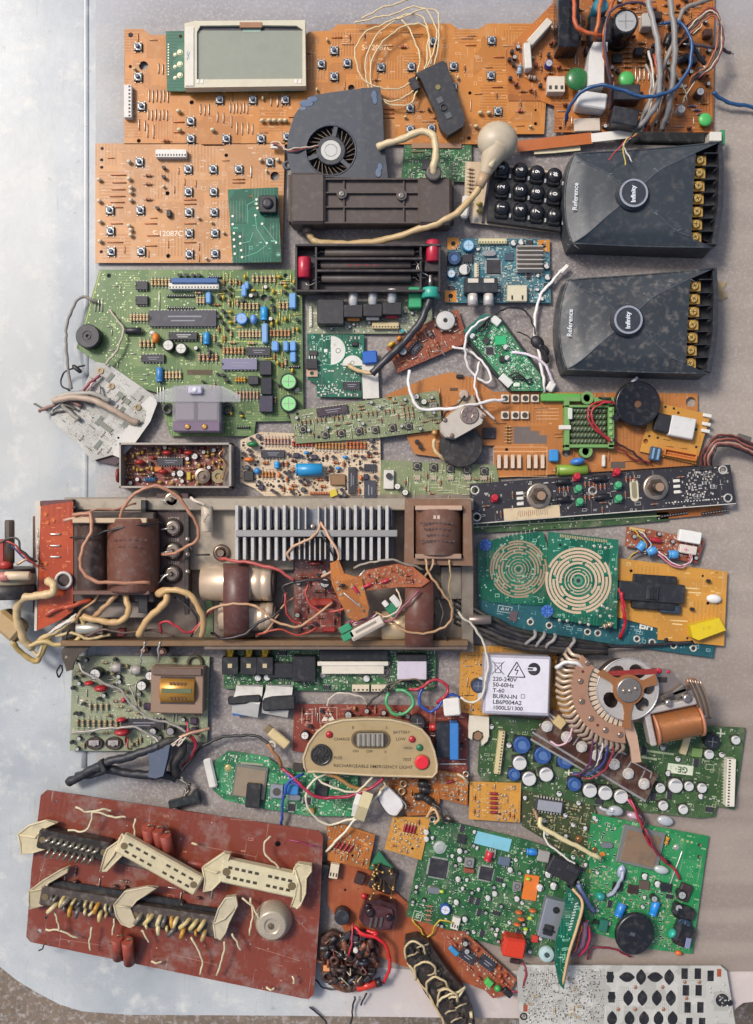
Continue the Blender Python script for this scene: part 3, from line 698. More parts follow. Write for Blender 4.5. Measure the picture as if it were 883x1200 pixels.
# ---------------------------------------------------------------- blower fan
t=T('blower_fan','flat grey blower fan with a silver hub, its lower edge under the brown box','fan',395,160,5)
FD='43474f:.5::.3'; m=MB()
arc=[(343,206),(339,192),(336.5,175),(338,158),(345,135),(356,119),(369,111),(395,107),(424,103.5),(446,102.5),(449,130),(450,163),(453,190),(455,210)]
P=[tuple(t.L(x,y,20)[:2]) for x,y in arc]
c=t.L(388,176,20); hole=circ(c.x,c.y,28.5,40)
m.plate(P,13,14.5,FD,[hole]); m.plate(P,0,1.5,FD)
n=len(P)
for i in range(n):
    a=P[i];b=P[(i+1)%n]; m.f.append((m.av((a[0],a[1],1.5)),m.av((b[0],b[1],1.5)),m.av((b[0],b[1],13)),m.av((a[0],a[1],13)))); m.m.append(m.mi(FD)); m.sm.append(False)
m.torus(c.x,c.y,14.3,29,1.1,FD,40,6)
q=[tuple(t.L(x,y,20)[:2]) for x,y in [(423,103.5),(446,102.5),(449,130),(450,163),(455,210),(430,210)]]; m.plate(q,14.5,16,'3c4048:.45'); m.torus(*t.L(338,196,8)[:2],9,4,2,FD,18,6)
bl='62738c:.7:0:.9'
for x,y,s in ((360,121,9),(367,116,7),(355,127,5)): m.ball(*t.L(x,y,20)[:2],14.45,s,s*.5,.25,bl,12,4)
for x,y,s in ((439,112,6),(440,118,5),(446,196,5),(444,203,6)): m.ball(*t.L(x,y,20)[:2],16,s*.6,s,.2,bl,12,4)
t.part('housing',m)
m=MB()
for i in range(27):
    a=2*math.pi*i/27; m.M=Matrix.Translation((c.x,c.y,0))@Matrix.Rotation(a,4,'Z'); m.box(22,1,3,13,.8,7,'6a5a48:.4:.3',rz=32)
m.M=Matrix.Identity(4); m.cyl(c.x,c.y,2,9,16,'2c2c32:.5',28); t.part('impeller',m)
m=MB()
for a in (78,200,318): m.M=Matrix.Translation((c.x,c.y,0))@Matrix.Rotation(R(a),4,'Z'); m.box(21,0,12.4,18,5,1.8,FD,.3)
m.M=Matrix.Identity(4); m.lathe([(17,9),(17,14),(16,14.6),(13,14.6)],'34373d:.45',32,c=(c.x,c.y,0)); hb=t.part('hub',m)
m=MB(); m.cyl(c.x,c.y,14.6,15,11.5,'c6c6c0:.3:.5',28); m.torus(c.x,c.y,15,7,.4,'9a9a98:.4:.5',24,4); t.part('hub_label',m,hb)
for dx,k in ((0,'8a2a3a:.5'),(1.6,'26262a:.5'),(-1.6,'c8b8a0:.5')): t.wire([(374,172+dx,19),(356,174+dx,21),(338,177+dx,20),(330,172+dx*2,16),(322,168+dx,14),(318,171+dx,12)],.8,k,'lead')
t.part('plug',MB().box(*t.L(322,172,12)[:2],5,9,5,4,'d8d2c4:.5',.4))
# ---------------------------------------------------------------- brown box with cream hoses
t=T('hose_box','dark brown plastic box with ribs and two screws, a cream hose at each end','box',435,233,4)
BR='4c403b:.5::.3'; m=MB()
def bx(m,x0,y0,x1,y1,z0,z1,k,b=1.5,zc=None):
    a=t.L(x0,y0,zc or z1); c=t.L(x1,y1,zc or z1); m.box((a.x+c.x)/2,(a.y+c.y)/2,z0,abs(c.x-a.x),abs(c.y-a.y),z1-z0,k,b)
bx(m,340.5,203,382,263,0,30,BR,3); bx(m,376,210,494,263,0,22,BR,1); bx(m,490,208.5,529.5,264,0,31,BR,3)
for y in (211,262): bx(m,380,y-1,492,y+1,20,27,BR,.4)
for y in (226.8,243.7): bx(m,381,y-.9,491,y+.9,21,26,BR,.3)
for x in (403.5,473.3): bx(m,x-.9,211,x+.9,262,21,25,BR,.3)
for x,y in ((401,228),(470.7,230)): m.cyl(*t.L(x,y,26)[:2],20,27,6,BR,20)
bx(m,338.5,206,341,261,0,14,BR,.5); bx(m,529,213,532,262,0,14,BR,.5)
t.part('box_body',m)
m=MB(); p=t.L(508.4,204,36); m.lathe([(8.5,26),(8.5,33),(9,33),(9,37),(7,38)],'57504d:.5',20,c=(p.x,p.y,0)); p=t.L(361,271,12); m.lathe([(6,0),(6,9)],BR,16,'y',(p.x,p.y-4,12)); t.part('nozzle',m)
for x,y in ((401,228),(470.7,230)):
    q=t.L(x,y,28); m=MB(); m.lathe([(3.6,26.8),(3.6,27.6),(2.4,28)],'8a8580:.35:.7',14,c=(q.x,q.y,0)); m.box(q.x,q.y,27.95,4,.6,.15,'2a2624:.6',rz=30); t.part('screw',m)
HO='cdb890:.4::.3'
t.wire([(442.5,172.8,26),(458,167,30),(478,160.5,34),(494,154,38),(504,156,41),(510,164,43),(510.5,182,43),(508.6,197,42),(508.4,204,38)],4.1,HO,'hose',seg=12)
m=MB(); p=t.L(442.8,172.7,26); m.cyl(p.x-.3,p.y-.2,24,27,2.6,BLK,12)
t.wire([(361,270,14),(364,278,14),(374,284,14),(395,285.5,13),(430,284.5,14),(460,279,18),(490,269,26),(515,261,32),(532,252,34),(548,238,34),(560,222,34),(566,212,35)],3.9,'c0a476:.4::.3','hose',seg=12)
m=MB(); ax=[t.L(562,219,35),t.L(568,205,36),t.L(573,193,37),t.L(578,182,38),t.L(583,172,38)]
m.tube([ax[0],ax[1]],6.5,'b89a78:.45',16,smooth=False,taper=(.8,1)); m.tube(ax[1:],10,'c2b196:.45',18,taper=(.62,1.7))
p=t.L(583,166,36); m.ball(p.x,p.y,34,23,22,17,'c0b29a:.4::.5',28,16); m.tube([t.L(590,170,48),t.L(582,182,46),t.L(574,196,42)],4,'d0bf9c:.45',10,taper=(.6,1.1))
t.part('rubber_bulb',m)
# ---------------------------------------------------------------- green display board below the hose
t=T('circuit_board','small green board with a brown film edge, mostly under the cream hose','circuit board',511,190,3)
t.board([(474,170),(553,170),(553,213),(470,213)],'gr3',1.4)
t.put(blk(58,6,2,'9a7458:.5',.3,'film_strip'),512,171,0); t.put(blk(12,12,1.6,'2f2d33:.5',.3,'chip'),501,193,0); t.put(hdr(12,1.2,'b0a070:.5',h=2),489,178,0)
t.scatter([(2,smd('9a9a80:.5',2.4,1.4)),(1,smd(BLK,3,2)),(1,smd('c8b890:.5',2,1.2))],70); t.specks(120,'9fcf9a:.4',(.35,.6)); t.marks(40,'a8d0a0:.5',ln=(2,5)); t.done()
# ---------------------------------------------------------------- holder with the coil of cream wire
t=T('slide_holder','black plastic holder with three little windows, lying askew on the long orange board','holder',513,118,6,rot=-65)
m=MB(); m.at(0,0,0); P=[tuple(t.L(x,y,22)[:2]) for x,y in [(487,86),(519,71),(524,74),(526,82),(545,138),(543,148),(525,159),(517,151),(512,133),(493,92)]]
m.plate(P,4,16,'2d2f34:.4'); t.part('body',m)
for x,y,s in ((516,117,6),(526,135,6)):
    m=MB(); p=t.L(x,y,23); m.box(p.x,p.y,16,7,7,.8,'5a5d60:.3',.3); t.part('window',m)
m=MB(); p=t.L(513.5,102,23); m.cyl(p.x,p.y,16,17,3,'9a8f60:.3:.8',12); t.part('screw',m)
m=MB(); p=t.L(520,126,23); m.torus(p.x,p.y,16.3,3.4,1,'1c1d20:.4',16,6); t.part('ring',m)
m=MB(); p=t.L(486,98,16); m.box(p.x,p.y,2,15,9,9,'26242c:.4',.8); t.part('plug',m)
WC='d9c49a:.45'
t.wire([(483,97,14),(470,103,16),(450,104,18),(430,96,18),(419,80,18),(417,60,18),(424,42,18),(440,32,18),(460,24,19),(480,17,20),(500,10,20),(512,14,20),(515,30,20),(513,60,20),(509,76,22)],.95,WC,'lead')
t.wire([(487,104,14),(476,113,15),(462,118,16),(446,117,16),(434,107,16),(429,90,17),(430,66,17),(440,44,17),(458,27,18),(478,17,18),(496,20,18),(502,40,18),(501,62,18),(498,84,20)],.95,WC,'lead')
t.wire([(490,106,14),(484,118,15),(473,124,15),(455,121,15),(440,108,16),(434,88,17),(438,66,18),(452,46,18),(470,33,18),(490,27,19),(500,34,19),(504,52,19),(505,76,20)],.95,WC,'lead')
t.wire([(416,27,14),(430,23,17),(455,18,19),(474,12,19),(488,7,19),(503,16,20),(512,36,20),(508,62,20),(500,80,20)],.95,WC,'lead')
t.wire([(424,22,14),(440,13,17),(458,6,18),(478,0,18)],.95,WC,'lead',)
t.wire([(470,22,18),(482,38,18),(490,58,18),(492,76,18),(488,94,16)],.95,WC,'lead')
# ---------------------------------------------------------------- power board at the top right
t=T('power_board','orange power supply board in the top right corner, crowded with wires and a tall capacitor','circuit board',720,80,4)
t.board([(592,60),(596,118),(633,118),(650,124),(650,155),(836,155),(838,-30),(655,-30),(648,4)],'or4',holes=[(657,150,2)])
t.done_=0
m=blk(24,60,34,'17181c:.3',2,'power_resistor'); t.put(blk(24,62,30,'17191f:.2',1,'heat_sink'),664,30,0,label='black finned block')
t.put(blk(26,30,26,'202027:.4',2,'relay'),703,40,0); 
t.put(ecap(14.5,44,'17181c:.25'),728,36,0); t.put(ecap(9,30,'2a6d80:.3','3c8da0:.4'),701,14,0)
t.put(disc(13.5,5,'2c6a3a:.25',False),676,94,20,z=t.ztop+12); 
t.put(blk(9,36,14,'cfc8ba:.5',1,'cement_resistor'),632,40,-42); t.put(blk(8,30,14,'d8d2c6:.5',1,'cement_resistor'),618,68,4)
t.put(conn(3,20,18,12,'d2c6b4:.45',open_=False),651,101,0)
m=MB(); m.plate([(-9,-24),(9,-24),(9,8),(13,16),(13,26),(-3,26),(-7,18),(-9,0)],0,26,'d8d5cf:.45'); t.put(('relay',m.mesh('relay'),26,12,26,[]),696,82,0)
t.put(blk(34,18,22,'d2d0cc:.4',1.5,'relay'),692,121,-8); t.put(blk(30,15,6,'cdbfae:.5',.6,'label_plate'),688,147,2)
t.put(blk(30,20,26,'26272c:.35',1.2,'relay'),730,141,-10); t.put(blk(30,18,20,'2d2e33:.4',1,'relay'),733,112,0); t.put(disc(9.5,4,'4fae5a:.35',False),734,94,0,z=t.ztop+8)
t.put(blk(11,10,5,BLK,.5,'transistor'),723,69,0); t.put(blk(12,16,16,'b8b4ac:.4',1,'film_capacitor'),757,27,0)
t.put(res(20,3,'8fa6b4:.4',('5a6a8a','8a8a8a')),609,82,80); t.put(res(18,3,'a09080:.5'),624,91,-10); t.put(ecap(4.5,10,'2a3f8a:.4'),643,76,0)
for x,y in ((821,86),(819,110)): t.put(ecap(5,14,'26262c:.4'),x,y,0)
t.put(ecap(4.5,12,'c8c4bc:.4'),797,130,0); t.put(disc(8,3,'4fb25e:.35',False),826,141,20,z=t.ztop+4)
for x,y,a,k in ((770,20,0,'3a2a24:.5'),(748,62,0,'24242a:.4'),(786,88,0,'2c2624:.5'),(812,72,0,'26242a:.4'),(829,40,0,'5a3a28:.5'),(690,60,0,'3a2420:.5')): t.put(blk(10,9,10,k,1,'module'),x,y,a)
for x,y,a in ((790,30,0),(800,70,20),(783,48,70),(762,66,90),(812,30,40),(775,110,80)): t.put(lcap(14,5,'1f1f24:.35'),x,y,a)
for x,y in ((652,62),(646,52),(655,80),(605,100),(640,92)): t.put(disc(3,2,'6a2a24:.4'),x,y,30); t.put(lcap(20,5,'1f2126:.4'),796,50,0); t.put(res(24,2,'9a7a58:.5'),766,95,85)
t.row(res(14,1.5,'a87848:.5'),735,50,735,78,6,0); t.row(res(14,1.4,'b08450:.5'),752,50,752,78,6,0); t.row(jump(16,.6),745,86,770,86,6,90)
t.row(hdr(6,3,'d8d0c0:.5',h=5),796,101,820,101,1,0); t.row(res(12,1.4,'5a5a80:.5'),812,124,822,134,3,0); t.row(smd('c8c4b8:.5',4,2),740,20,770,20,4,0)
t.scatter([(3,res(11,1.3,'a8743c:.5')),(1,res(10,1.3,'8a5a3a:.5')),(2,jump(10,.5)),(1,disc(2.6,1.4,'7a4a28:.4')),(1,ecap(2.6,6,'26262c:.4')),(1,to92()),(1,disc(3,2,'5a2a24:.4'))],150,gap=.3); t.specks(260,'d09a5a:.4:.5',(.5,.9)); t.marks(60,'d8a070:.6'); t.done()
GY='8f8c8a:.45'; 
def wz(pts,r,k,nm='wire',tips=None): t.wire([(x,y,z+0) for x,y,z in pts],r,k,nm,tips=tips,seg=10)
wz([(755,-22,50),(763,15,56),(770,45,58),(773,80,54),(772,115,46),(758,140,30),(742,152,18)],3.2,GY)
wz([(780,-22,50),(787,10,56),(791,45,56),(790,80,52),(786,115,44),(782,135,32),(776,152,18)],3.4,'86827e:.45')
wz([(839,-5,34),(825,2,42),(806,8,48),(796,22,50),(790,48,48),(779,75,44),(768,105,36),(756,132,26),(744,152,16)],2.6,'8b8076:.45')
wz([(664,141,16),(668,125,30),(684,106,40),(705,100,46),(725,104,48),(748,112,50),(772,112,52),(795,100,54),(808,78,56),(811,52,56),(803,32,54),(790,25,52),(778,27,50)],2.1,'1f4a78:.35',tips='1f4a78:.35')
wz([(836,108,18),(845,116,14),(858,121,10),(883,126,8),(910,136,6)],2.2,'24507c:.35')
wz([(708,-20,40),(703,10,46),(700,35,48),(697,48,40)],2.4,'b8602c:.4'); wz([(675,-20,44),(673,12,48),(676,30,50),(686,38,50),(700,41,50),(704,42,40)],2.4,'b45426:.4')
wz([(725,-20,40),(716,10,46),(709,35,48),(708,60,42),(714,85,30),(717,100,16)],2,'a8582c:.4'); wz([(768,12,50),(752,4,54),(732,4,56),(715,15,56),(709,40,54),(711,70,50),(716,100,40),(716,128,24)],1.5,'4a3848:.4')
for i,k in enumerate(['7a2a30:.45','c4b49a:.45','26242c:.45','5a3a28:.45','a8603a:.45']):
    wz([(800-i*2,45+i*3,30),(815,22+i*3,40),(835,10+i*2,44),(846-i,30,44),(847-i*2,55,40),(838-i*2,76,36),(820-i*2,90,30),(804,104+i*3,16)],1.1,k)
wz([(806,52,40),(826,54,42),(842,57,36),(856,62,28)],1.9,'4a3c44:.4',tips='b8b0a8:.4:.6')
wz([(806,52,40),(815,60,36),(826,75,28)],2.6,'24242a:.4'); wz([(812,40,38),(822,30,42),(826,24,40)],.8,'c9bc98:.4')
for i,(x0,x1,k) in enumerate([(760,752,'c8c0b4:.45'),(766,757,'b04a34:.45'),(772,764,'8a7a6a:.45'),(778,769,'5a3a30:.45'),(757,748,'9a9690:.45'),(783,775,'c8c4bc:.45')]):
    wz([(x0,60+i*4,30),(x0+6,90,34),(x0+4,120,32),(x1+4,140,24),(x1,156,16)],1.4,k)
wz([(780,60,36),(792,85,36),(800,100,30),(806,118,20)],.7,'d0c6a8:.4'); wz([(816,62,30),(826,78,28),(806,108,24),(800,122,16)],.7,'d0c6a8:.4')
# ---------------------------------------------------------------- flat cables, foam sleeve
t=T('flat_cable','orange and white flat cable tucked between the power board and the upper speaker crossover','cable',690,168,3)
def strip(t,pts,wd,th,k,nm):
    m=MB(); L_=[];
    for i,(x,y,z) in enumerate(pts):
        a=t.L(*pts[max(i-1,0)]);b=t.L(*pts[min(i+1,len(pts)-1)]); d=b-a; n=Vector((-d.y,d.x,0)).normalized()*wd/2; c=t.L(x,y,z); L_.append((c+n,c-n))
    for i in range(len(L_)-1):
        (a,b),(c,d)=L_[i],L_[i+1]; u=Vector((0,0,th))
        I=[m.av(v) for v in (a,b,d,c,a+u,b+u,d+u,c+u)]
        for f in ((0,1,2,3),(4,5,6,7),(0,1,5,4),(1,2,6,5),(2,3,7,6),(3,0,4,7)): m.af([I[j] for j in f],k)
    return t.part(nm,m)
strip(t,[(606,172,6),(640,168,8),(694,162,10)],13,1,'b4622a:.3','orange_band'); strip(t,[(693,162,10),(720,159,12),(748,156,12)],10,1.2,'dcd8d0:.4','white_band')
strip(t,[(626,176.5,4),(650,175,4),(680,172,5)],9,1,'ddd2ae:.45','cream_band')
t=T('foam_sleeve','black foam sleeved plug with thin coloured leads resting on the upper crossover','plug',790,158,12)
m=MB(); a=t.L(787,158,36); m.box(a.x,a.y,6,82,12,12,'18191a:.9',1.5,rz=-1.5); t.part('sleeve',m)
m=MB(); a=t.L(840,159,30); m.box(a.x,a.y,6,14,11,10,'d3cec2:.45',.8); t.part('plug',m)
m=MB(); a=t.L(849,159,26); m.box(a.x,a.y,4,5,17,6,'2f8a58:.4',.4); t.part('plug_board',m)
for pts,k in (([(748,158,36),(738,162,62),(730,168,62),(722,178,60),(713,188,60)],'a83038:.4'),([(748,157,36),(736,163,64),(731,172,62),(731,182,60),(733,194,58)],'d0b860:.4'),([(748,158,34),(735,165,62),(732,175,61),(741,190,60)],'dcd6cc:.4')): t.wire(pts,.75,k,'lead')
# ================================================================ speaker crossovers
def fan_facet(m,C0,C1,k,n=14,ns=10,sag=0):
    """surface between two curves that start at the emblem and end on the outline"""
    def along(c,t):
        L=len(c)-1; i=min(int(t*L),L-1); f=t*L-i; return c[i]*(1-f)+c[i+1]*f
    g=[]
    for i in range(n+1):
        t=i/n; a=along(C0,t); b=along(C1,t); r=[]
        for j in range(ns+1):
            s=j/ns; p=a*(1-s)+b*s; p=p.copy(); p.z-=sag*t*math.sin(math.pi*s); r.append(m.av(p))
        g.append(r)
    for i in range(n):
        for j in range(ns): m.af((g[i][j],g[i+1][j],g[i+1][j+1],g[i][j+1]),k,True)
    return [m.v[i] for i in g[-1]]
def crossover(label,px,py,K='33393f:.46::.35'):
    t=T('speaker_crossover',label,'speaker crossover',px,py,2,group='speaker crossovers')
    m=MB(); D=lambda x,y,z: t.L(x-742.6+px,y-227.5+py,z)
    c=(742.6,227.5)
    ctl=[D(*c,50),D(712,203,49),D(684,189,46),D(673,180,42)]; cbl=[D(*c,50),D(712,253,49),D(688,274,46),D(671,285,40)]
    ctr=[D(*c,50),D(770,202,49),D(800,186,47),D(843,167,42)]; cbr=[D(*c,50),D(770,250,49),D(792,270,47),D(836,290,42)]
    def bend(a,b,mid): 
        return [a[0]]+[q.copy() for q in a[1:]]
    # top and bottom
    top=fan_facet(m,ctr,ctl,K,14,10,4.5); bot=fan_facet(m,cbl,cbr,K,14,10,4.5)
    # left facet bulging to the arc
    g=[]; arcp=[D(673,180,42),D(667,197,39),D(663.5,215,38),D(662,233,37.5),D(663,252,37.5),D(666,270,38),D(671,285,40)]
    for i in range(13):
        s=i/12; r=[]
        k_=s*6; q=min(int(k_),5); f=k_-q; e=arcp[q]*(1-f)+arcp[q+1]*f
        def along(cc,t):
            L=len(cc)-1; ii=min(int(t*L),L-1); ff=t*L-ii; return cc[ii]*(1-ff)+cc[ii+1]*ff
        for j in range(13):
            u=j/12; a=along(ctl,u); b=along(cbl,u); lnr=a*(1-s)+b*s; end=ctl[-1]*(1-s)+cbl[-1]*s
            p=lnr+(e-end)*u**2.5; p.z-=2.5*math.sin(math.pi*s)*math.sin(math.pi*u); r.append(m.av(p))
        g.append(r)
    for i in range(12):
        for j in range(12): m.af((g[i][j],g[i+1][j],g[i+1][j+1],g[i][j+1]),K,True)
    # right facet stops at the terminal bay
    tr=[D(*c,50),D(770,202,49),D(800,186,47),D(816,178.5,45.4)]; br=[D(*c,50),D(770,250,49),D(792,270,47),D(810.5,278,45)]
    fan_facet(m,tr,br,K,14,10,2)
    # skirts down to the base
    ring=[Vector(p) for p in top]+[D(667,197,39),D(663.5,215,38),D(662,233,37.5),D(663,252,37.5),D(666,270,38)]+[Vector(p) for p in bot]
    ids=[m.av(p) for p in ring]; low=[m.av(Vector((p.x*1.015,p.y*1.03,0))) for p in ring]
    for i in range(len(ids)-1): m.af((ids[i],ids[i+1],low[i+1],low[i]),K)
    # skirt lip and corner ears
    A=D(843,167,42);B=D(842,173,42);C_=D(836,290,42)
    m.tube([Vector(p) for p in top][::-1],1.1,K,6,smooth=False)
    m.tube([Vector(p) for p in bot],1.1,K,6,smooth=False); m.tube(arcp,1,K,6)
    rs=random.Random(int(px))
    for i in range(16):
        cv=rs.choice((ctl,cbl,tr,br)); q=cv[rs.randint(1,len(cv)-1)]+Vector((rs.uniform(-4,4),rs.uniform(-3,3),-.1)); m.tube([q,q+Vector((rs.uniform(-7,7),rs.uniform(-5,5),-.3))],.28,'8a9096:.5',4,smooth=False)
    for cv in (ctl,cbl,tr,br): m.tube([p+Vector((0,0,-.25)) for p in cv],.75,'4a5057:.4::.2',6)  # lighter tubes along the creases, painting in their highlights
    o=t.part('cover',m)
    # terminal bay
    m=MB(); bp=[D(815,180,20),D(842,167,20),D(843.5,190,20),D(843.5,240,20),D(840,270,20),D(836,289,20),D(810.5,278,20)]
    m.plate([p[:2] for p in bp],10,24,'1c1d21:.5'); m.plate([D(838,170,30)[:2],D(843,168,30)[:2],D(845,200,30)[:2],D(844,245,30)[:2],D(837,290,30)[:2],D(831,288,30)[:2],D(838,245,30)[:2],D(839.5,200,30)[:2]],10,38,'2a2b31:.45')
    for i in range(8):
        y=180+i*15.2; x=828-i*.9; a=D(x,y,38); m.box(a.x+5,a.y,24,16,1.2,14,'26272c:.45',.2)
    bay=t.part('terminal_block',m)
    for i in range(7):
        y=187.2+i*15.1; x=820.5-i*.95; a=D(x,y,36); m=MB(); m.box(a.x+1,a.y,28,14,11.5,4,'cda254:.3:.4',.5); m.lathe([(4.6,31),(4.8,34),(3.4,35.5)],'dcb668:.25:.4',14,c=(a.x,a.y,0)); m.box(a.x,a.y,35.45,5,.9,.2,'3a2c14:.6',rz=25+i*30); m.box(a.x,a.y,35.45,.9,5,.26,'3a2c14:.6',rz=25+i*30)
        t.part('terminal_screw',m)
    m=MB(); a=D(741.5,228,50); m.lathe([(19,46.5),(18,50.5),(15.8,53),(15.8,54.3),(13.6,54.3),(13.4,53.4),(0.1,53.6)],'8a8f98:.25:.7',40,c=(a.x,a.y,0),ks=['3a4048:.35']*2+['c4c6ca:.2:.6']*2+['3c4047:.3:.2']*2); e=t.part('emblem',m)
    m=MB(); text_mb(m,'Infinity',*D(742,228,54)[:2],7,'e0e4ea:.3',90,.1,54.3,bold=.22); t.part('lettering',m,e)
    m=MB(); text_mb(m,'Reference',*D(674.3,231,42)[:2],7.6,'dfe3e8:.4',87,.1,42.2,bold=.12); t.part('lettering',m)
    return t
crossover('dark grey speaker crossover with round emblem, the upper one, under the foam sleeve',742.6,227.5)
crossover('dark grey speaker crossover with round emblem, the lower one, above the black buzzer disc',736.3,375.3,'363b40:.42::.8')
t=T('paper_scrap','torn scrap of brown tape beside the lower speaker crossover','tape',846,337,0)
m=MB(); m.plate([tuple(t.L(x,y)[:2]) for x,y in [(834,329),(843,330),(852,331),(848,338),(853,348),(846,352),(833,351)]],.1,.5,'a08c68:.6'); t.part('tape',m)
# ================================================================ number keypad
t=T('number_keypad','black number keypad with round keys on a cream board, turned on its side','keypad',600,232,6,rot=-6)
t.board([(546,189),(583,191),(650,201),(658,217),(656,273),(552,261),(544.5,232)],'cream',2,name='backing_board')
for i in range(9): t.put(res(9,1.2,'b8a07a:.5'),552,198+i*4.4,0)
t.put(blk(9,26,10,'dcd8cf:.45',2,'connector'),545.5,243,0)
for y in (240,248): t.put(disc(4,2.6,'a89a4a:.4'),562,y,0)
t.put(screw(2.6,1.5),558,257); t.put(blk(2.5,60,4,'2a2a44:.5',.3,'strip'),570,231,-2)
m=MB(); m.plate([tuple(t.L(x,y,16)[:2]) for x,y in [(580,194),(652,204),(657,271),(571,259),(572,225)]],2,11,'1b1b1e:.4'); t.part('key_plate',m)
for r_,row in enumerate((('3','6','9','#'),('2','5','8','0'),('1','4','7','*'))):
    for c_,ch in enumerate(row):
        x=[588.7,610.5,630,650.5][c_]-[0,.5,1,0][c_]*0; y=[196.5,199,202,205.5][c_]+[0,23,46.3][r_]+ (0 if c_<3 else -.6)
        p=t.L(x,y,22); m=MB(); m.box(p.x,p.y-5,11,15,14,3.5,'141416:.3::.08',1.5); m.lathe([(9.2,11),(9,14.5),(7.6,17.2),(4,18.3),(.1,18.4)],'1b1b1f:.2::.08',22,c=(p.x,p.y,0)); k=t.part('key',m)
        m=MB(); text_mb(m,ch,p.x,p.y,7.6,'ece9e2:.5',88,.12,18.3,bold=.18); t.part('digit',m,k)
        m=MB(); m.box(p.x+10.3,p.y-8,14,2,4.5,.3,'a8a8aa:.5',.1); t.part('letter_mark',m)
t.done()
# ================================================================ resistor bank
t=T('resistor_bank','long black tray holding three grey rods, with a red capacitor at each end','resistor bank',432,314,6)
KB='30272a:.45::.3'; m=MB(); bx(m,347,287,516,343,0,8,KB,1)
for y,a,b in ((288.5,347,516),(304.5,372,495),(318.5,372,495),(342,347,516)): bx(m,a,y-1.4,b,y+1.4,8,26,KB,.4)
for x in (348,371,493,515): bx(m,x-1.3,288,x+1.3,343,8,24,KB,.4)
bx(m,349,324,364,342,8,16,KB,1); bx(m,497,306,515,320,8,18,KB,1); t.part('tray',m)
for y,x0,x1 in ((296.3,381,486),(311,376,482),(326.5,377,482)):
    m=MB(); a=t.L(x0,y,18);b=t.L(x1,y,18); m.lathe([(4,a.x),(5.2,a.x+1),(5.2,b.x-1),(4,b.x)],'5d5450:.5::.4',16,'x',(0,a.y,13)); o=t.part('rod',m)
    
    for (u,v,w_) in ((a,-1,9),(b,1,8)): m=MB(); m.tube([(u.x,u.y,13),(u.x+v*w_*.5,u.y+1,14),(u.x+v*w_,u.y-2,12),(u.x+v*(w_+4),u.y-3,9)],.45,SIL,5); t.part('lead',m,o)
m=MB(); 
for i in range(9): 
    p=t.L(406+i*4.8,310.6,24); m.box(p.x,p.y,18.1,3.2,.7+(i%2)*1.2,.12,'9a2c3c:.5')
t.part('red_marking',m)
for x,y,h in ((356.5,314,24),(507.5,294.5,25)):
    m=MB(); p=t.L(x,y,24); m.lathe([(7,-h/2),(8,-h/2+1),(8,h/2-1.5),(6.6,h/2)],'b02038:.3',20,'y',(p.x,p.y,18)); t.part('capacitor',m)
t.wire([(356,328,20),(360,333,22),(372,331,20),(378,329,18)],.5,SIL,'lead'); t.wire([(488,305,22),(492,316,24),(500,322,22),(505,330,16)],.5,'d8d4cc:.4','lead'); t.wire([(496,306,22),(489,312,24),(490,322,22),(500,326,16)],.5,'d8d4cc:.4','lead')
# ================================================================ AV socket board
t=T('socket_board','dark socket board with three silver phono sockets and a green jack','circuit board',432,370,3)
t.board([(361,353),(506,353),(508,391),(360,391)],'gr8',1.6)
t.put(blk(31,29,18,'2b2a2e:.45',1,'socket_block'),388,367,0)
for i,(x,y,k) in enumerate(((414.3,346.5,'d07a2a:.4'),(437,345.5,'d8d2c8:.4'),(459.6,343.5,'a02038:.4'))):
    m=MB(); m.box(0,-18,0,22,15,18,'232226:.45',.8); m.lathe([(5.4,-12),(5.4,4),(5,4.6),(5,2)],'e0dcd4:.25:.35',18,'y',(0,0,14)); c=('phono_socket',m.mesh('phono_socket'),20,8,10,[('coloured_ring',MB().box(0,-26,6,15,4,6,k,1).mesh('coloured_ring'))])
    t.put(c,x,y+1,0)
t.put(blk(15,24,16,'2fa06a:.4',1.2,'green_jack'),486.5,350,0); t.put(conn(9,31,7,6,'cdb98a:.45',open_=False),452,382,0); t.put(hdr(7,3.4,'d8d2c4:.5',h=4),364.5,371,90)
t.scatter([(2,smd('b8b09a:.5',3,2)),(1,smd(BLK,3,2)),(1,ecap(2,4))],60); t.specks(80); t.marks(30,WS,ln=(2,5)); t.done()
t=T('jack_plug','teal jack plug with a thick black cable ending in a frayed cream core','plug',505,343,10)
m=MB(); p=t.L(505.5,341,36); m.lathe([(9.6,-6),(10.4,-5),(10.4,5),(9.4,6)],'2fa08c:.35',24,'y',(p.x,p.y,14)); t.part('plug_cap',m); m=MB(); m.lathe([(3.6,0),(3.6,10),(3.2,11),(3.2,15),(2.6,16)],'8a8580:.25:.9',14,'y',(p.x,p.y+5,14)); t.part('pin',m)
t.wire([(504.5,349,24),(501,360,24),(493,377,22),(482,392,22),(466,409,22),(449,425,22),(436,438,20)],4.4,'2f2f34:.4','cable',seg=14)
t.wire([(437,437,20),(428,437,18),(418,433,15),(412,430,12),(408,427,10)],2.4,'c2a67c:.6','cable_core')
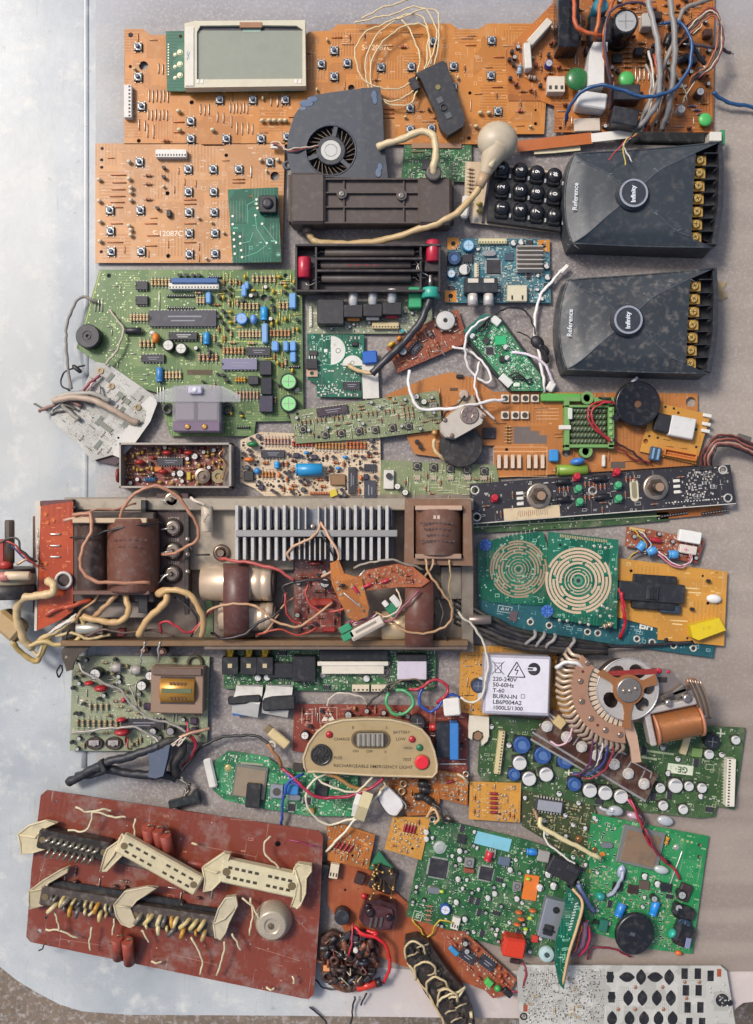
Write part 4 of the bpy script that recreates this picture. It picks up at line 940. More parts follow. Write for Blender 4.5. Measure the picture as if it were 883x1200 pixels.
# ================================================================ board with white half moons
t=T('circuit_board','green board with two printed white half moons, left of the thick black cable','circuit board',392,428,4)
t.board([(360,391),(427,392),(427,425),(424,466),(372,465),(371,450),(361,445)],'gr4',1.6)
def half(t,px,py,r,a0,a1,k,z=.16): 
    c=t.L(px,py); t.pmb.sheet([(c.x,c.y)]+[(c.x+r*math.cos(R(a0+(a1-a0)*i/18)),c.y+r*math.sin(R(a0+(a1-a0)*i/18))) for i in range(19)],t.th+z,k)
half(t,388,410.5,17,-90,90,'d8d6cc:.4'); half(t,413.3,428.5,12,0,180,'d8d6cc:.4')
for x,y,r in ((388,410.5,17),(396.5,411,2.6),(413.3,425,2)):
    c=t.L(x,y); t.pmb.torus(c.x,c.y,t.th+.2,r,.3,'2c4a3c:.4' if r<5 else '8fd0b0:.4',32,4,sq=.3)
t.put(blk(4,4,.3,'e0ded6:.4',.05,'pad'),382,411,0); t.put(to220(1.3),366,427,0,label='power transistor with a bare metal tab'); t.put(dip(8,20,9,2.5),412,452,0)
t.put(blk(17,15,7,'2a62b4:.35',1.5,'blue_connector'),434,419,4); t.put(blk(19,40,1,'d0ccc2:.45',.3,'ribbon'),434.5,447,2)
t.put(blk(7,5,4,BLK,.4,'relay'),416,403,0); t.row(smd('a89a8a:.5',3,2),412,396,421,396,3,90); t.put(blk(10,5,3,'3a302c:.5',.3,'chip'),367,414,0)
t.scatter([(2,smd('c8c4ae:.5',3,1.6)),(1,smd(BLK,3,2))],24,poly=[(371,448),(424,448),(424,466),(372,465)]); t.scatter([(1,smd('c8c4ae:.5',3,1.6))],8); t.specks(70,'c8dcc8:.4:.3'); t.marks(24,'a8dcc0:.5',ln=(2,5)); t.done()
# ================================================================ brown board with potentiometer
t=T('circuit_board','small brown board with a round silver potentiometer, lying askew by the black cable','circuit board',500,400,6,rot=25)
t.board([(453,407),(490,383),(537,362),(549,401),(466,437)],'brn',1.8)
m=MB(); m.lathe([(12,0),(12,6),(11,7.5),(10.5,7.5)],'b0aca2:.25:.85',24); m.lathe([(10.5,7.6),(3.5,7.9),(3,7)],'cfcdc6:.35:.4',24)
for i in range(8): m.M=Matrix.Rotation(R(45*i),4,'Z'); m.box(12.5,0,2,3,3,4,'9a9488:.3:.8',.3)
m.M=Matrix.Identity(4); t.put(('potentiometer',m.mesh('potentiometer'),8,13,13,[('shaft_hole',MB().cyl(0,0,7,8,2.6,BLK,12).mesh('shaft_hole'))]),522,376,0)
t.put(dip(6,17,8,3),487,408,-65+90); t.put(ecap(5.5,10,'2b2b30:.4','d0d0cc:.4'),472,412,0); t.put(disc(4.5,3,'c9a83a:.4'),459,404,10); t.put(disc(3.5,3,'c07a2c:.4'),468,397,10); t.put(blk(4,4,3,'3aa0a8:.4',.4,'film_capacitor'),472,388,30)
for x,y in ((493,392),(512,403)): t.put(res(13,2,'c06a4a:.5'),x,y,95)
t.put(res(12,3,'8a8a88:.4'),504,391,100)
for x,y in ((508,405),(518,403),(533,396),(476,428),(540,390)): t.put(screw(1.8,1.2,'d0a080:.25:.8',slot=False),x,y)
t.scatter([(1,res(9,1.3,'b8603a:.5')),(1,jump(8,.5))],14); t.specks(60,'d8a070:.3:.7',(.5,.9)); t.done()
t.wire([(506,412,12),(516,411,10),(522,417,6)],.5,SIL,'wire_end'); 
# ================================================================ video board
t=T('circuit_board','blue-green video board with orange corners, a finned heat sink and two silver phono sockets','circuit board',584,318,4)
t.board([(525,279),(644,280),(646,355),(524,355)],'teal',1.6,holes=[(531.5,285.5,2.8),(637.5,288,2.8),(528.5,347,2.8)])
for x,y in ((531.5,285.5),(637.5,288),(528.5,347)):
    c=t.L(x,y); t.pmb.plate([(c.x-7,c.y-7),(c.x+7,c.y-7),(c.x+7,c.y+7),(c.x-7,c.y+7)],t.th,t.th+.2,'d08a3a:.35:.3',[circ(c.x,c.y,2.8,12)])
m=MB(); m.box(0,0,0,30,31,4,'b8b0a6:.4:.3',.4)
for i in range(6): m.box(0,-13+i*5.2,4,30,1.2,8,'cdc6bc:.35:.3',.2)
t.put(('heat_sink',m.mesh('heat_sink'),12,15,15,[]),621,303,0)
t.put(qfp(16,14),578.5,312.7,0); t.put(ecap(7,9,'3a7aa0:.4','9fc4d8:.35'),549,288.5,0); t.put(induc(8,6,'2a4468:.4'),532.5,303,0); t.put(smdcap(6.2,7),544.5,316.5,0); t.put(ecap(5,8,'3a7aa0:.4','c8d4d8:.35'),529,321.5,0)
t.put(conn(10,33,6,5,'cfc59a:.45',open_=False),577.5,283,0); t.put(xtal(15,6.5),573.5,297,0); t.put(conn(6,17,5,4,'cfc3a8:.45',open_=False),558.5,317,90); t.put(dip(5,12,9,3),548,303,0); t.put(blk(10,9,2,'3a4a5a:.5',.3,'chip'),597,301,0)
for x,y in ((602,285),(611,284),(641,312),(642,325)): t.put(smdcap(3.3,5),x,y,20)
for x in (554,572.5):
    m=MB(); m.box(0,2,0,20,17,16,'232a30:.4',.8); m.box(0,7,16,12,5,1,'cfc8b8:.4',.3); m.lathe([(5.8,-20),(5.8,-7),(3.5,-6.5),(3.5,0)],'ded4cc:.25:.35',18,'y',(0,0,10)); t.put(('phono_socket',m.mesh('phono_socket'),16,10,14,[]),x,338,0)
m=MB(); m.box(0,0,0,23,19,8,'d8ceb0:.4:.2',.8); m.box(-6,-5,8,2,5,.2,BLK); m.box(6,-5,8,2,5,.2,BLK); t.put(('video_socket',m.mesh('video_socket'),8,11,10,[]),606,344.5,0)
t.scatter([(3,smd('a8b0a0:.5',2.4,1.4)),(2,smd(BLK,3,2)),(1,smd('c8b88a:.5',3,1.6)),(1,dip(4,7,5,1.6)),(1,smdcap(2.2,4))],130); t.specks(200,'c8dcd8:.4:.4',(.35,.6)); t.marks(70,'b8d8d4:.5',ln=(2,5),w=.35); t.done()
# ================================================================ router board with white aerial leads
t=T('router_board','narrow slanting green board in a black shell with white aerial leads looped round it','circuit board',592,414,4,rot=-43)
m=MB(); m.plate([tuple(t.L(x,y,8)[:2]) for x,y in [(543,388),(567,368),(588,373),(636,438),(638,459),(597,459),(549,403)]],0,7,'1f2426:.45'); m.plate([tuple(t.L(x,y,8)[:2]) for x,y in [(543,388),(567,368),(576,371),(550,400)]],7,9,'2a6a5e:.3'); t.part('shell',m)
t.board([(551,398),(577,373),(587,376),(634,440),(637,458),(600,458)],'gr2',2,zb=12)
t.put(blk(12,9,6,'d8d8d0:.4',.8,'connector'),581,376,5); t.put(blk(16,9,3,'d4d4cc:.4',.5,'label_plate'),593,446,0); t.put(blk(8,8,2,'2f3430:.5',.3,'chip'),570,399,0); t.put(qfp(8,7),574,411,45); t.put(blk(7,7,4,BLK,.4,'chip'),589,421,45); 
for x,y in ((593,407),(594.5,419.5)): t.put(smdcap(3,5),x,y,0)
t.put(blk(13,10,1.2,'35b070:.3',.3,'shield'),587,399,45); t.put(blk(8,5,3,'d8e8d0:.3',1.2,'led'),606,451,45); t.put(smdcap(3.3,4),554,394,0)
t.scatter([(3,smd('a8c8a8:.5',2.2,1.3)),(2,smd(BLK,2.8,1.8)),(1,smd('d0d8c8:.5',3,1.6))],100); t.specks(160,'c8e8c8:.4:.4',(.35,.6)); t.marks(40,'b8e8c8:.5',ln=(2,4)); t.done()
WW='e4dfda:.4'
t.wire([(664,312,8),(656,320,8),(645,332,8),(634,346,8),(629,362,8),(627,378,8),(627,392,10),(632,415,12),(636,438,12),(638,460,10)],1.9,WW,'aerial_lead')
t.part('aerial_tip',MB().box(*t.L(662,315,9)[:2],3,12,5,4,'e8e4de:.4',1.2,rz=45+43))
t.wire([(574,372,18),(562,377,20),(551,387,20),(545.5,402,18),(546,420,14),(551,433,10),(563,446,10),(572,448,10),(576,443,12),(571,432,12),(560,418,10),(548,411,8),(530,406,8)],1.5,WW,'aerial_lead')
t.wire([(562,424,10),(558,440,12),(557,452,14),(560,466,16),(568,480,16),(580,492,14)],1.4,'dcd4d0:.4','aerial_lead')
t.wire([(480,434,26),(479.5,450,28),(483,466,28),(492,478,28),(512,480,30),(540,477,32),(570,471,26),(592,468,20)],1.9,WW,'aerial_lead')
t.wire([(600,413,14),(618,415,16),(631,421,16),(640,430,14),(646,441,12),(650,453,8)],1.7,'e0d4dc:.4','aerial_lead')
t.part('aerial_tip',MB().box(*t.L(646,453,9)[:2],2,12,9,5,'dcd8d0:.35',1.5,rz=60+43))
t.wire([(566,384,18),(573,376,20),(586,364,18),(600,361,14),(613,363,12),(622,371,10),(625,382,10),(627,392,12)],1,BLK,'thin_lead')
t.wire([(571,378,20),(566,388,22),(560,386,22),(574,372,22),(569,384,20)],1.3,BLK,'thin_lead')
t.wire([(606,389,12),(616,393,12),(624,397,14)],.8,BLK,'thin_lead'); t.wire([(596,440,18),(604,437,19),(612,441,19),(600,443,18),(614,445,18),(624,444,18),(621,449,16),(610,439,18)],.9,BLK,'thin_lead')
t.part('tape_wrap',MB().ball(*t.L(630,401,14)[:2],10,9,7,5,'222126:.5').ball(*t.L(637,409,14)[:2],9,9,5,4,'26252a:.5')); t.wire([(632,404,18),(640,414,14),(641,425,8)],2.4,'26252a:.5','tape_tail')
# ================================================================ big green board
t=T('circuit_board','large light green board packed with striped resistors and a long black chip','circuit board',222,412,3)
t.board([(117,316),(354,316),(356,493),(300,494),(298,511),(200,511),(184,460),(150,450),(114,425),(90,408),(96,386)],'gr1',1.8,holes=[(128,323,2.6),(335,323,2.6),(310,349,4),(219.5,433.5,249.5,433.5,249.5,439.5,219.5,439.5)] and [(128,323,2.6),(335,323,2.6),(310,349,4)])
hp=[t.L(219.5,433.3),t.L(249.5,433.3),t.L(249.5,439.5),t.L(219.5,439.5)]; t.pmb.sheet([p[:2] for p in hp],t.th+.12,'5a4c38:.7'); t.occ.append((*t.L(234.5,436.5)[:2],16,4))
t.put(dip(20,78,19,4,'3a3a44:.45'),215,373.5,0,silk='c8d8a0:.6')
for x,y in ((166.7,334.9),(166.7,352.3)): t.put(dip(4,14,10,4),x,y,0)
t.put(dip(8,33,9,5,'26262a:.5',lab='d0d0c8:.5'),215,394,0); t.put(dip(7,27,9),179.7,420,0); t.put(dip(8,28,10),303,412,0); t.put(dip(10,41,13,4,'7a7690:.4'),281.2,427,0); 
t.put(blk(14,17,9,'2c2b36:.35',.8,'module'),312,431.6,0); t.put(blk(13,20,10,'24242c:.3',.8,'module'),313,452.8,0); t.put(blk(16,19,10,'3a3648:.35',.8,'module'),312.6,473.8,0); t.put(blk(12,10,7,'2a2a30:.4',.6,'module'),297.7,446,0)
for y in (447.8,473.6):
    t.put(ecap(10,12,'26262c:.35','8fd48a:.3'),339,y,0,label='round capacitor with a green top'); t.put(screw(2.5,3,'c8c4b8:.3:.6'),348,y+9)
t.put(ecap(6.8,14,'22222a:.35','d2d0c4:.35'),198.7,405.6,0); t.put(ecap(6.8,14,'22222a:.35','d2d0c4:.35'),213.7,409.4,0)
t.put(blk(54,6,12,'2a5a94:.4',.6,'blue_connector'),229,330,0); t.put(conn(16,58,7,9,'dcd8cc:.45',open_=False),228,336,0); t.put(hdr(6,2.6,BLK),252,325,0)
for x in (211,219,227,234): t.put(to92(),x,322.5,180)
for y in (347,361): t.put(hdr(12,2.7,BLK,h=4),212,y,0)
t.put(lcap(17,4.2,'3a7ab0:.35'),187.7,439.5,90); t.put(lcap(14,4,'2f8ac0:.35'),242.5,397,90); t.put(lcap(16,4.4,'2a90c4:.35'),310,368,90); t.put(blk(7,23,9,'7fa8d0:.4',1.5,'film_capacitor'),311,391,0); t.put(ecap(6.5,10,'5a90d4:.35','8ab0e0:.35'),284,374,0); t.put(disc(6,4,'6a9ad8:.35'),298,375,90)
for x,y,a,b in ((323,406,8,12),(335.7,406,6,12),(344,406,7,12),(344,419,7,12),(343.6,353,8,18),(286.6,341,6,14),(245,349.5,6,13),(290,335,5,9)): t.put(blk(a,b,8,'6fa0d4:.4',1.4),x,y,0)
t.put(disc(6,4.5,'d87a2a:.4'),184,397,90); t.put(disc(4,3,'d8ccc0:.4'),180,391,0)
t.put(lcap(19,4,'26242a:.4'),157,387.8,0)
RB=lambda k,L=14,r=1.7: (lambda: res(L,r,k,pick(t.rnd,BANDS)))
t.row(RB('d9c08e:.5'),178.5,331,199,331,6); t.row(RB('dcc496:.5'),154,372.3,173,372.3,6); t.row(RB('d9c08e:.5'),165,403,179,403,4); t.row(RB('dfc698:.5',15),195,439.5,211.5,439.5,5)
t.row(RB('d9be90:.5'),231.7,352,239,352,3); t.row(RB('d9be90:.5'),281,391.5,305,391.5,7); t.row(RB('c89868:.5'),317.5,390.5,339,390.5,6); t.row(RB('cfa070:.5'),262.8,411,285,411,6); t.row(RB('d4a680:.5'),234,419,254,419,5); t.row(RB('d8a030:.5',9,2),277,445,287,445,4); t.row(RB('c8a08a:.5',16,1.3),278,463,302,463,7); t.row(RB('d9c08e:.5'),297,327,322,327,6); t.row(RB('d2b684:.5'),284,359,302,359,5); t.row(RB('d2b684:.5'),328,358,337,358,3); t.row(RB('d9be90:.5',10),270,330,277,330,2)
t.row(RB('d2b684:.5',12),271,391,274,391,1); t.row(jump(20,.5),185,463,192,463,3); t.row(jump(14,.5),112,358,120,358,3); t.put(jump(20,.5),187,353,90)
t.put(hdr(6,2.6,BLK,h=6),285,500.5,0); t.put(hdr(5,2.6,BLK),345,430,0)
m=MB(); m.lathe([(13.5,0),(14,1),(14,13),(13,14.5),(6,14.5),(5.5,13.5),(3.5,13.5),(3.4,14.6),(2,14.6),(2,12)],'2c2c32:.4',32); t.put(('buzzer',m.mesh('buzzer'),14,14,14,[]),105,395,0,label='round black buzzer at the left corner')
for x,y in ((262,365),(266,371),(257,371),(261,378),(246,417),(246,412),(257,404),(270,345),(285,352),(334,342),(262,440),(266,446)): t.put(to92(),x,y,t.rnd.choice((0,90,180)))
t.scatter([(5,res(13,1.6,'d2b684:.5',BANDS[0])),(4,res(11,1.5,'b87a44:.5',BANDS[2])),(2,disc(3,1.8,'c8a83a:.4')),(1,blk(5,9,6,'6fa0d4:.4',1)),(1,to92()),(1,ecap(2.6,6)),(2,jump(9,.5,'d8c06a:.4:.3'))],120,poly=[(225,318),(353,318),(353,440),(225,430)],gap=.2,rots=(90,90,0))
t.scatter([(4,res(12,1.4,'d2b684:.5',BANDS[1])),(2,disc(2.6,1.6,'c8a83a:.4')),(1,to92(s=.8))],26,poly=[(225,430),(353,440),(353,490),(225,495)],gap=.4,rots=(90,0))
t.scatter([(2,screw(1,.8,'c8ccb0:.3:.5',slot=False)),(1,jump(7,.4))],30,poly=[(95,320),(225,320),(225,480),(95,430)],gap=1)
t.specks(420,'c8cf9a:.4:.5',(.4,.75)); t.marks(160,'d0dca0:.6',w=.35); 
for p in [(100,380,118,318),(270,318,270,420),(255,340,353,340),(255,400,353,400),(325,318,325,440),(262,318,262,430),(290,318,290,420),(318,330,318,440)]: t.line(*p,.8,'b8c04a:.5',.04)
t.done()
# ---------------------------------------------------------------- clear relay box
t=T('relay_box','clear lilac plastic relay box with two screws standing on the large green board','relay',232,478,5)
clearmat('lilac','a8a2a6',.1,.42); clearmat('clearp','c4c4c4',.1,.3)
m=MB(); bx(m,203,452,260,507,0,24,'lilac',2); t.part('case',m)
m=MB(); m.plate([tuple(t.L(x,y,28)[:2]) for x,y in [(180,464),(195,456),(215,451.5),(240,450.5),(262,453),(282,463),(282,471),(184,471)]],20,25.5,'clearp'); t.part('flange',m)
m=MB(); bx(m,204,494,259,506,4,25,'6d5a70:.4',1); bx(m,207,457,229,493,4,22,'857c84:.4',1); bx(m,233,457,256,493,4,22,'7f767e:.4',1); t.part('coil_block',m)
for x in (220,240): p=t.L(x,500,31); m=MB(); m.lathe([(3.2,25),(3.2,26),(2,26.6)],'c89a5a:.25:.8',14,c=(p.x,p.y,0)); t.part('screw',m)
p=t.L(229,457,34); m=MB(); m.box(p.x,p.y,25,16,9,5,'c0bccb:.2',1.5); m.ball(p.x,p.y,30,3,3,1.5,'d8d8e0:.15',12,6); t.part('catch',m)
for x in (196,266): m=MB(); p=t.L(x,479,12); m.torus(p.x,p.y,4,5,2,'3a353c:.4',18,6); t.part('lug',m)
# ---------------------------------------------------------------- white tuner sheets
t=T('tuner_sheets','fan shaped sheaf of scratched white printed sheets with frayed wires, left of the relay box','circuit board',120,485,8,rot=-38)
t.board([(113,424),(128,427),(180,463),(184,470),(177,493),(160,517),(140,536),(132,533),(108,540),(92,520),(72,503),(60,491),(62,480),(97,455)],'wht',1.6,name='lower_sheet',holes=[(139,513,1.4)])
t.marks(130,'8a867c:.5',w=.35,ln=(2,7)); t.specks(150,'6a6458:.4:.5',(.4,.8)); t.scatter([(1,smd('6f746a:.5',12,5,.6,'6f746a:.5')),(2,jump(8,.4,'8a8078:.4:.5')),(1,smd('4a4640:.5',3,2))],40); t.done()
m=MB(); m.plate([tuple(t.L(x,y,14)[:2]) for x,y in [(176,464),(183,468),(184,473),(176,494),(159,518),(141,537),(132,533),(140,514),(151,498),(158,500),(169,497),(172,482),(165,474)]],3,5,'c9c6be:.4'); t.part('plain_edge_sheet',m)
for x,y,a in ((141,463,-34),(147,469,-34),(122,499,-32)): m=MB(); p=t.L(x,y,14); m.box(p.x,p.y,1.8,20 if a==-32 else 10,6,.8,'7a7d70:.5',.2); t.part('foil_patch',m)
for x,y in ((117,434),(130,452),(161,477)): p=t.L(x,y,14); m=MB(); m.lathe([(3.6,1.6),(3.6,3),(2,3),(2,2)],'8a7a60:.3:.7',14,c=(p.x,p.y,0)); t.part('eyelet',m)
BRD='8a8278:.6'
t.wire([(84,456,20),(81,440,20),(79,420,20),(77.5,400,18),(79,380,16),(85,362,14),(95,349,12),(108,351,12),(114,354,10)],1.7,BRD,'braided_lead')
t.wire([(128,363,8),(137,373,10),(144,385,12),(143,398,14),(136,412,14),(124,428,14)],1.4,'b0a690:.5','braided_lead')
t.wire([(163,496,14),(145,488,20),(125,476,22),(105,468,22),(85,466,20),(62,470,18)],3.6,'b09a86:.5','sheathed_cable',seg=12)
t.wire([(130,470,14),(110,462,18),(88,461,18),(68,466,16)],2.8,'a5a096:.5','sheathed_cable',seg=10); t.wire([(96,476,14),(78,470,14),(60,476,14),(46,482,12)],2.2,'8a6a60:.5','sheathed_cable'); t.wire([(90,480,14),(76,473,16),(68,468,16),(58,480,12),(48,477,12),(40,474,12)],1.2,'6a6458:.5','thin_lead'); t.wire([(93,492,14),(84,484,14),(76,478,14),(72,470,14)],2.6,'9a9488:.5','sheathed_cable')
t.wire([(118,440,14),(108,446,16),(101,455,16),(96,462,14)],1.6,'8a3a4a:.4','thin_lead'); t.wire([(113,446,14),(106,452,16),(100,462,14)],1.2,'c8a8a0:.4','thin_lead')
t.wire([(82,458,10),(74,452,10),(72,443,10),(77,435,12),(88,431,16),(100,428,14)],1,BLK,'thin_lead'); t.part('sleeve',MB().lathe([(1.5,-6),(2.6,-4),(2.6,5),(1.5,7)],BLK,10,'x',(*t.L(90,432,16)[:2],8)))
t.wire([(66,466,12),(76,461,14),(92,462,14)],1.2,'9a9a80:.5','thin_lead'); t.wire([(60,486,10),(72,482,12),(84,480,12)],1.2,'504a44:.5','thin_lead'); t.wire([(116,452,14),(119,460,16),(117,465,16)],1.4,'8a867c:.4:.3','thin_lead')
t.part('dark_flap',MB().plate([tuple(t.L(x,y,6)[:2]) for x,y in [(118,528),(132,532),(142,540),(136,545),(112,540)]],-4,-2,'4a3a40:.6'))
# ================================================================ tin tuner box
t=T('tuner_box','open tin tuner box with an aged brown board inside, left of the cream board','tuner',206,545,4)
TN='aaa196:.35:.3:.8'
t.board([(142,521),(270,521),(268,570),(142,571)],'redb',1.5)
m=MB()
for a,b,c,d in ((141,519,272,521.5),(141,569.5,272,572),(269,519,272,572),(141,519,143,572)): bx(m,a,b,c,d,-2,24,TN,.3)
bx(m,262,521,270,570,14,15.5,'7c7268:.35:.7:.6',.2); o=t.part('tin_wall',m)
m=MB(); p=t.L(138,557,20); m.lathe([(8,-1.5),(8.5,0),(8,1.5)],'7a3028:.4',20,'x',(p.x,p.y,12)); t.part('bearing',m)
m=MB(); p=t.L(236.7,557.5,20); m.lathe([(9,1.5),(9,12),(6,12.5),(5.6,10),(2.5,10),(2.5,15)],'8a7a6c:.3:.7',20,c=(p.x,p.y,0)); t.part('coil_can',m); m=MB(); p=t.L(255,558,20); m.lathe([(8,1.5),(8,9),(4,9),(4,7)],'9a8d6c:.3:.6',18,c=(p.x,p.y,0)); t.part('coil_can',m)
t.put(dip(10,30,9,3),200,541,0); t.put(ecap(4.4,7,'26262c:.4'),212,555,0); t.put(ecap(4,8,'26262c:.4'),229,535,0)
for x,y in ((165,542),(197,531),(222,531),(192,553)): t.put(disc(6,3,'a02c28:.35'),x,y,0)
t.put(blk(5,10,6,'b8a03a:.4',1),222,558,0); t.put(blk(9,6,5,'c0702a:.4',1),186,550,0); t.put(coilx(14,2.6,8,'3a78a0:.4'),176,562,0)
t.scatter([(3,res(12,1.5,'a87a50:.5',BANDS[0])),(2,disc(3,1.8,'b09048:.4')),(1,to92()),(1,ecap(2.6,6)),(1,disc(3.4,2,'8a2c28:.4'))],70,gap=.2); t.specks(120); t.marks(40,'c0b090:.6'); t.done()
t.wire([(262,524,24),(258,534,26),(264,545,26),(261,562,24)],1,'b0805a:.3:.7','copper_strap')
# ================================================================ cream board
t=T('circuit_board','cream board crowded with tiny parts around a big blue capacitor','circuit board',366,546,4)
t.board([(282,516),(306,506),(340,507.5),(446,512),(447,586),(400,584),(310,581),(298,572),(282,565)],'cream',1.6)
t.put(lcap(31,7.4,'2a8fc4:.3'),362.8,550.5,0,label='big blue axial capacitor'); t.put(dip(7,27,9,4),320,532,0); t.put(dip(9,31,9,4),413,563,90); t.put(blk(18,13,4,'9a7a5a:.35:.6',1,'crystal'),396.5,562.4,0); t.put(disc(6.5,3,'d8763a:.4'),293,539,0); t.put(disc(7,3.5,'2c7a4a:.35'),297,521,0)
t.put(lcap(8,3.5,'2f90c8:.35'),325,545,90); t.put(disc(4,4,'3a8cc8:.35'),302,552,0); t.put(dip(8,24,14,3,'3a3a44:.4'),434,575,90); t.put(dip(5,14,8,3),434,548,0); t.put(blk(9,8,3,'c8b43a:.4',.6,'yellow_coil'),391,578,20); t.put(blk(12,12,5,'2e2c2c:.4',1,'transformer'),292,558,0)
RB=lambda k,L=13,r=1.7: (lambda: res(L,r,k,pick(t.rnd,BANDS)))
t.row(RB('c09a8a:.5'),311,517,338,517,8); t.row(RB('b84a3a:.5',11),344,520,366,520,7); t.row(RB('c08a4a:.5'),371,522,402,523,9); t.row(RB('c06a30:.5',15),407,522,428,522,6); t.row(RB('c88a4a:.5',12),308,556,320,556,4); t.row(RB('c8764a:.5',10),366,578,384,578,4,0)
t.scatter([(5,to92('2c2a36:.4',.95)),(4,res(11,1.6,'b8602c:.5',BANDS[2])),(3,res(10,1.5,'5a2a24:.5',BANDS[0])),(2,blk(7,6,5,'3a3848:.4',1)),(1,disc(3.4,2,'3a8cc8:.35')),(2,ecap(3,6,'26262c:.4','3a3a44:.4')),(1,disc(3.4,2,'d8763a:.4')),(3,screw(1.3,.8,BLK,slot=False))],140,gap=.1)
t.specks(150,'3a322a:.5',(.6,1.1)); t.marks(60,'5a4838:.6'); t.txt('-2.062.0',372,576,7,'4a3c30:.6') if False else None
t.done()
# ================================================================ long green strip with buttons
t=T('circuit_board','olive strip board with seven push switches and a long chip, tilted above the cream board','circuit board',430,484,10,rot=7.8)
t.board([(339,482),(514,457.5),(519,503),(443,513),(347,520)],'gr6',1.8,holes=[(457,466.5,2.6),(349,485,1.8),(346,511,1.8),(374,512,2)])
t.put(dip(10,36,10,3,'3a2a32:.45'),389.6,481.3,0)
for x,y in ((355,503),(381.4,509),(400.3,507.5),(420.8,505.2),(440,503.5),(460,501),(479.2,499)): t.put(tact(8.4,'2a2a30:.4','a89e8a:.3:.7',.26),x,y,0)
for x in (358,376,396,417,436,456,478): t.row(res(8,1.2,'a88a6a:.5'),x-5,495-(x-358)*.13,x+5,494-(x-358)*.13,3,90)
t.row(res(12,1.2,'b89a80:.5'),474,487,484,486,3,90)
for x,y in ((488,465),(497,471)): t.put(ecap(3.6,6,'26262c:.4','d4d0c4:.35'),x,y,0)
t.put(can(9,5,'a8a494:.3:.7'),508,476,0)
t.scatter([(3,res(9,1.2,'a88a6a:.5')),(2,jump(12,.4,'c8c8ae:.4:.4')),(1,smd(BLK,3,2)),(1,ecap(2.2,5))],50); t.specks(160,'c8c8a8:.4:.5',(.4,.7)); t.marks(90,'cfd4b4:.6',w=.35,ln=(3,12)); t.done()
# ================================================================ short green strip
t=T('circuit_board','olive strip board with five push switches, left of the long black encoder board','circuit board',512,563,4,rot=-1)
t.board([(447,539),(582,545),(590,600),(445,592)],'gr6',1.8)
for x,y in ((489,546),(508.3,547.5),(527.9,549),(547.7,550.5),(567.6,552)): t.put(tact(9,'2a2a30:.4','a8a08c:.3:.7',.26),x,y,0)
m=MB(); m.box(0,0,0,12,22,5,'d0ccc2:.45',.6); m.cyl(0,4,5,9,3.6,'3a3836:.4',14); t.put(('potentiometer',m.mesh('potentiometer'),6,7,12,[]),456,562,0)
for x,y in ((466,570),(475,577)): t.put(ecap(4,8,'24242a:.4','d4d2c8:.35'),x,y,0)
for x in (489,508,528,548,567): t.put(dip(3,8,5,1.5,'a89c84:.5'),x,560,0)
t.scatter([(2,res(9,1.2,'b08060:.5')),(1,jump(12,.4,'c8c8ae:.4:.4'))],30); t.specks(110,'c8c8a8:.4:.5',(.4,.7)); t.marks(70,'cfd4b4:.6',w=.35,ln=(3,12)); t.done()
# ================================================================ wide brown-orange board
t=T('circuit_board','wide brown-orange board with rows of square trimmers and a green strip, under the buzzer disc','circuit board',650,500,3)
t.board([(452,463),(500,443),(528,436),(556,443),(578,459),(818,461),(818,545),(715,552),(580,560),(580,522),(560,522),(545,540),(486,532),(476,510),(520,503),(519,480),(452,480)],'or3',1.6,holes=[(810,471,6),(664,530.6,5),(594,527,2)])
for q in ([(602,500),(622,500),(622,505),(632,505),(632,510),(641,510),(641,520),(602,520)],[(716,541),(733,541),(733,549),(716,549)],[(566,501),(582,501),(582,515),(566,515)]):
    t.pmb.sheet([t.L(*p)[:2] for p in q],t.th+.12,'6a5f5a:.8' if q[0][0]==602 else '5a4c44:.7')
m=MB(); m.box(0,0,0,8,10,4,'cfc0aa:.45',.5); t.occ.append((*t.L(622,510)[:2],22,12))
for x,y in ((592,467),(604,467),(615.6,467),(627,467),(592,486.7),(604,486.7),(615,486.7)):
    t.put(trim(9,'d4c6b2:.45','3a342e:.5',4.5),x,y,0)
t.put(blk(46,9,8,'5aa24a:.4',.8,'green_strip'),657,466,0)
for x in (585,593,601,608.6,620,628,636):
    m=MB(); m.box(0,0,0,6,11,3,'7a4a2c:.5',.4); m.box(0,3,3,4.4,16,2,'d2bca4:.45',.5); t.put(('slide_switch',m.mesh('slide_switch'),5,3,8,[]),x,544,0)
t.lrect(*t.L(610,541)[:2],62,34,.6,'d8a878:.6'); t.line(578,529,642,529,1.2,'d8a070:.6')
for y in (479,483,487,491): t.line(629,y,655,y,.6,'d8b088:.6')
t.row(res(9,1.2,'c8a060:.4:.3'),596,500,596,518,6,0)
t.put(blk(11,14,8,'3a8ac8:.35',1.4,'film_capacitor'),649,534,0); t.put(disc(9,4.5,'3a78c0:.3'),676,541,10); t.put(lcap(36,6.4,'7d9a3a:.35'),670,551,0,label='long yellow-green axial capacitor'); t.put(blk(4,14,6,'d8d2c6:.45',1,'film_capacitor'),707.5,540,0); t.put(blk(14,12,3,'3a3438:.5',.4,'chip'),573,508,0)
t.put(blk(8,4,4,BLK,.6,'transistor'),539,441,0); t.put(blk(9,3,1,'5a4030:.6',.1,'slot_patch'),532,456,0)
t.put(to92(s=1.2),489,518,0); t.put(to92(s=1.1),493,524,30)
t.scatter([(3,jump(14,.6,'c88a5a:.4:.4')),(1,res(12,1.5,'b06a3a:.5')),(1,screw(1,.8,'d0a070:.3:.7',slot=False))],46,gap=1.2); t.specks(260,'c8935c:.4:.5',(.4,.7)); t.marks(60,'d0a070:.6'); t.done()
t.wire([(459,512,12),(476,514,10),(478,500,12),(466,525,8),(452,536,8),(436,535,8)],.7,'a0603a:.4','thin_lead') if False else None
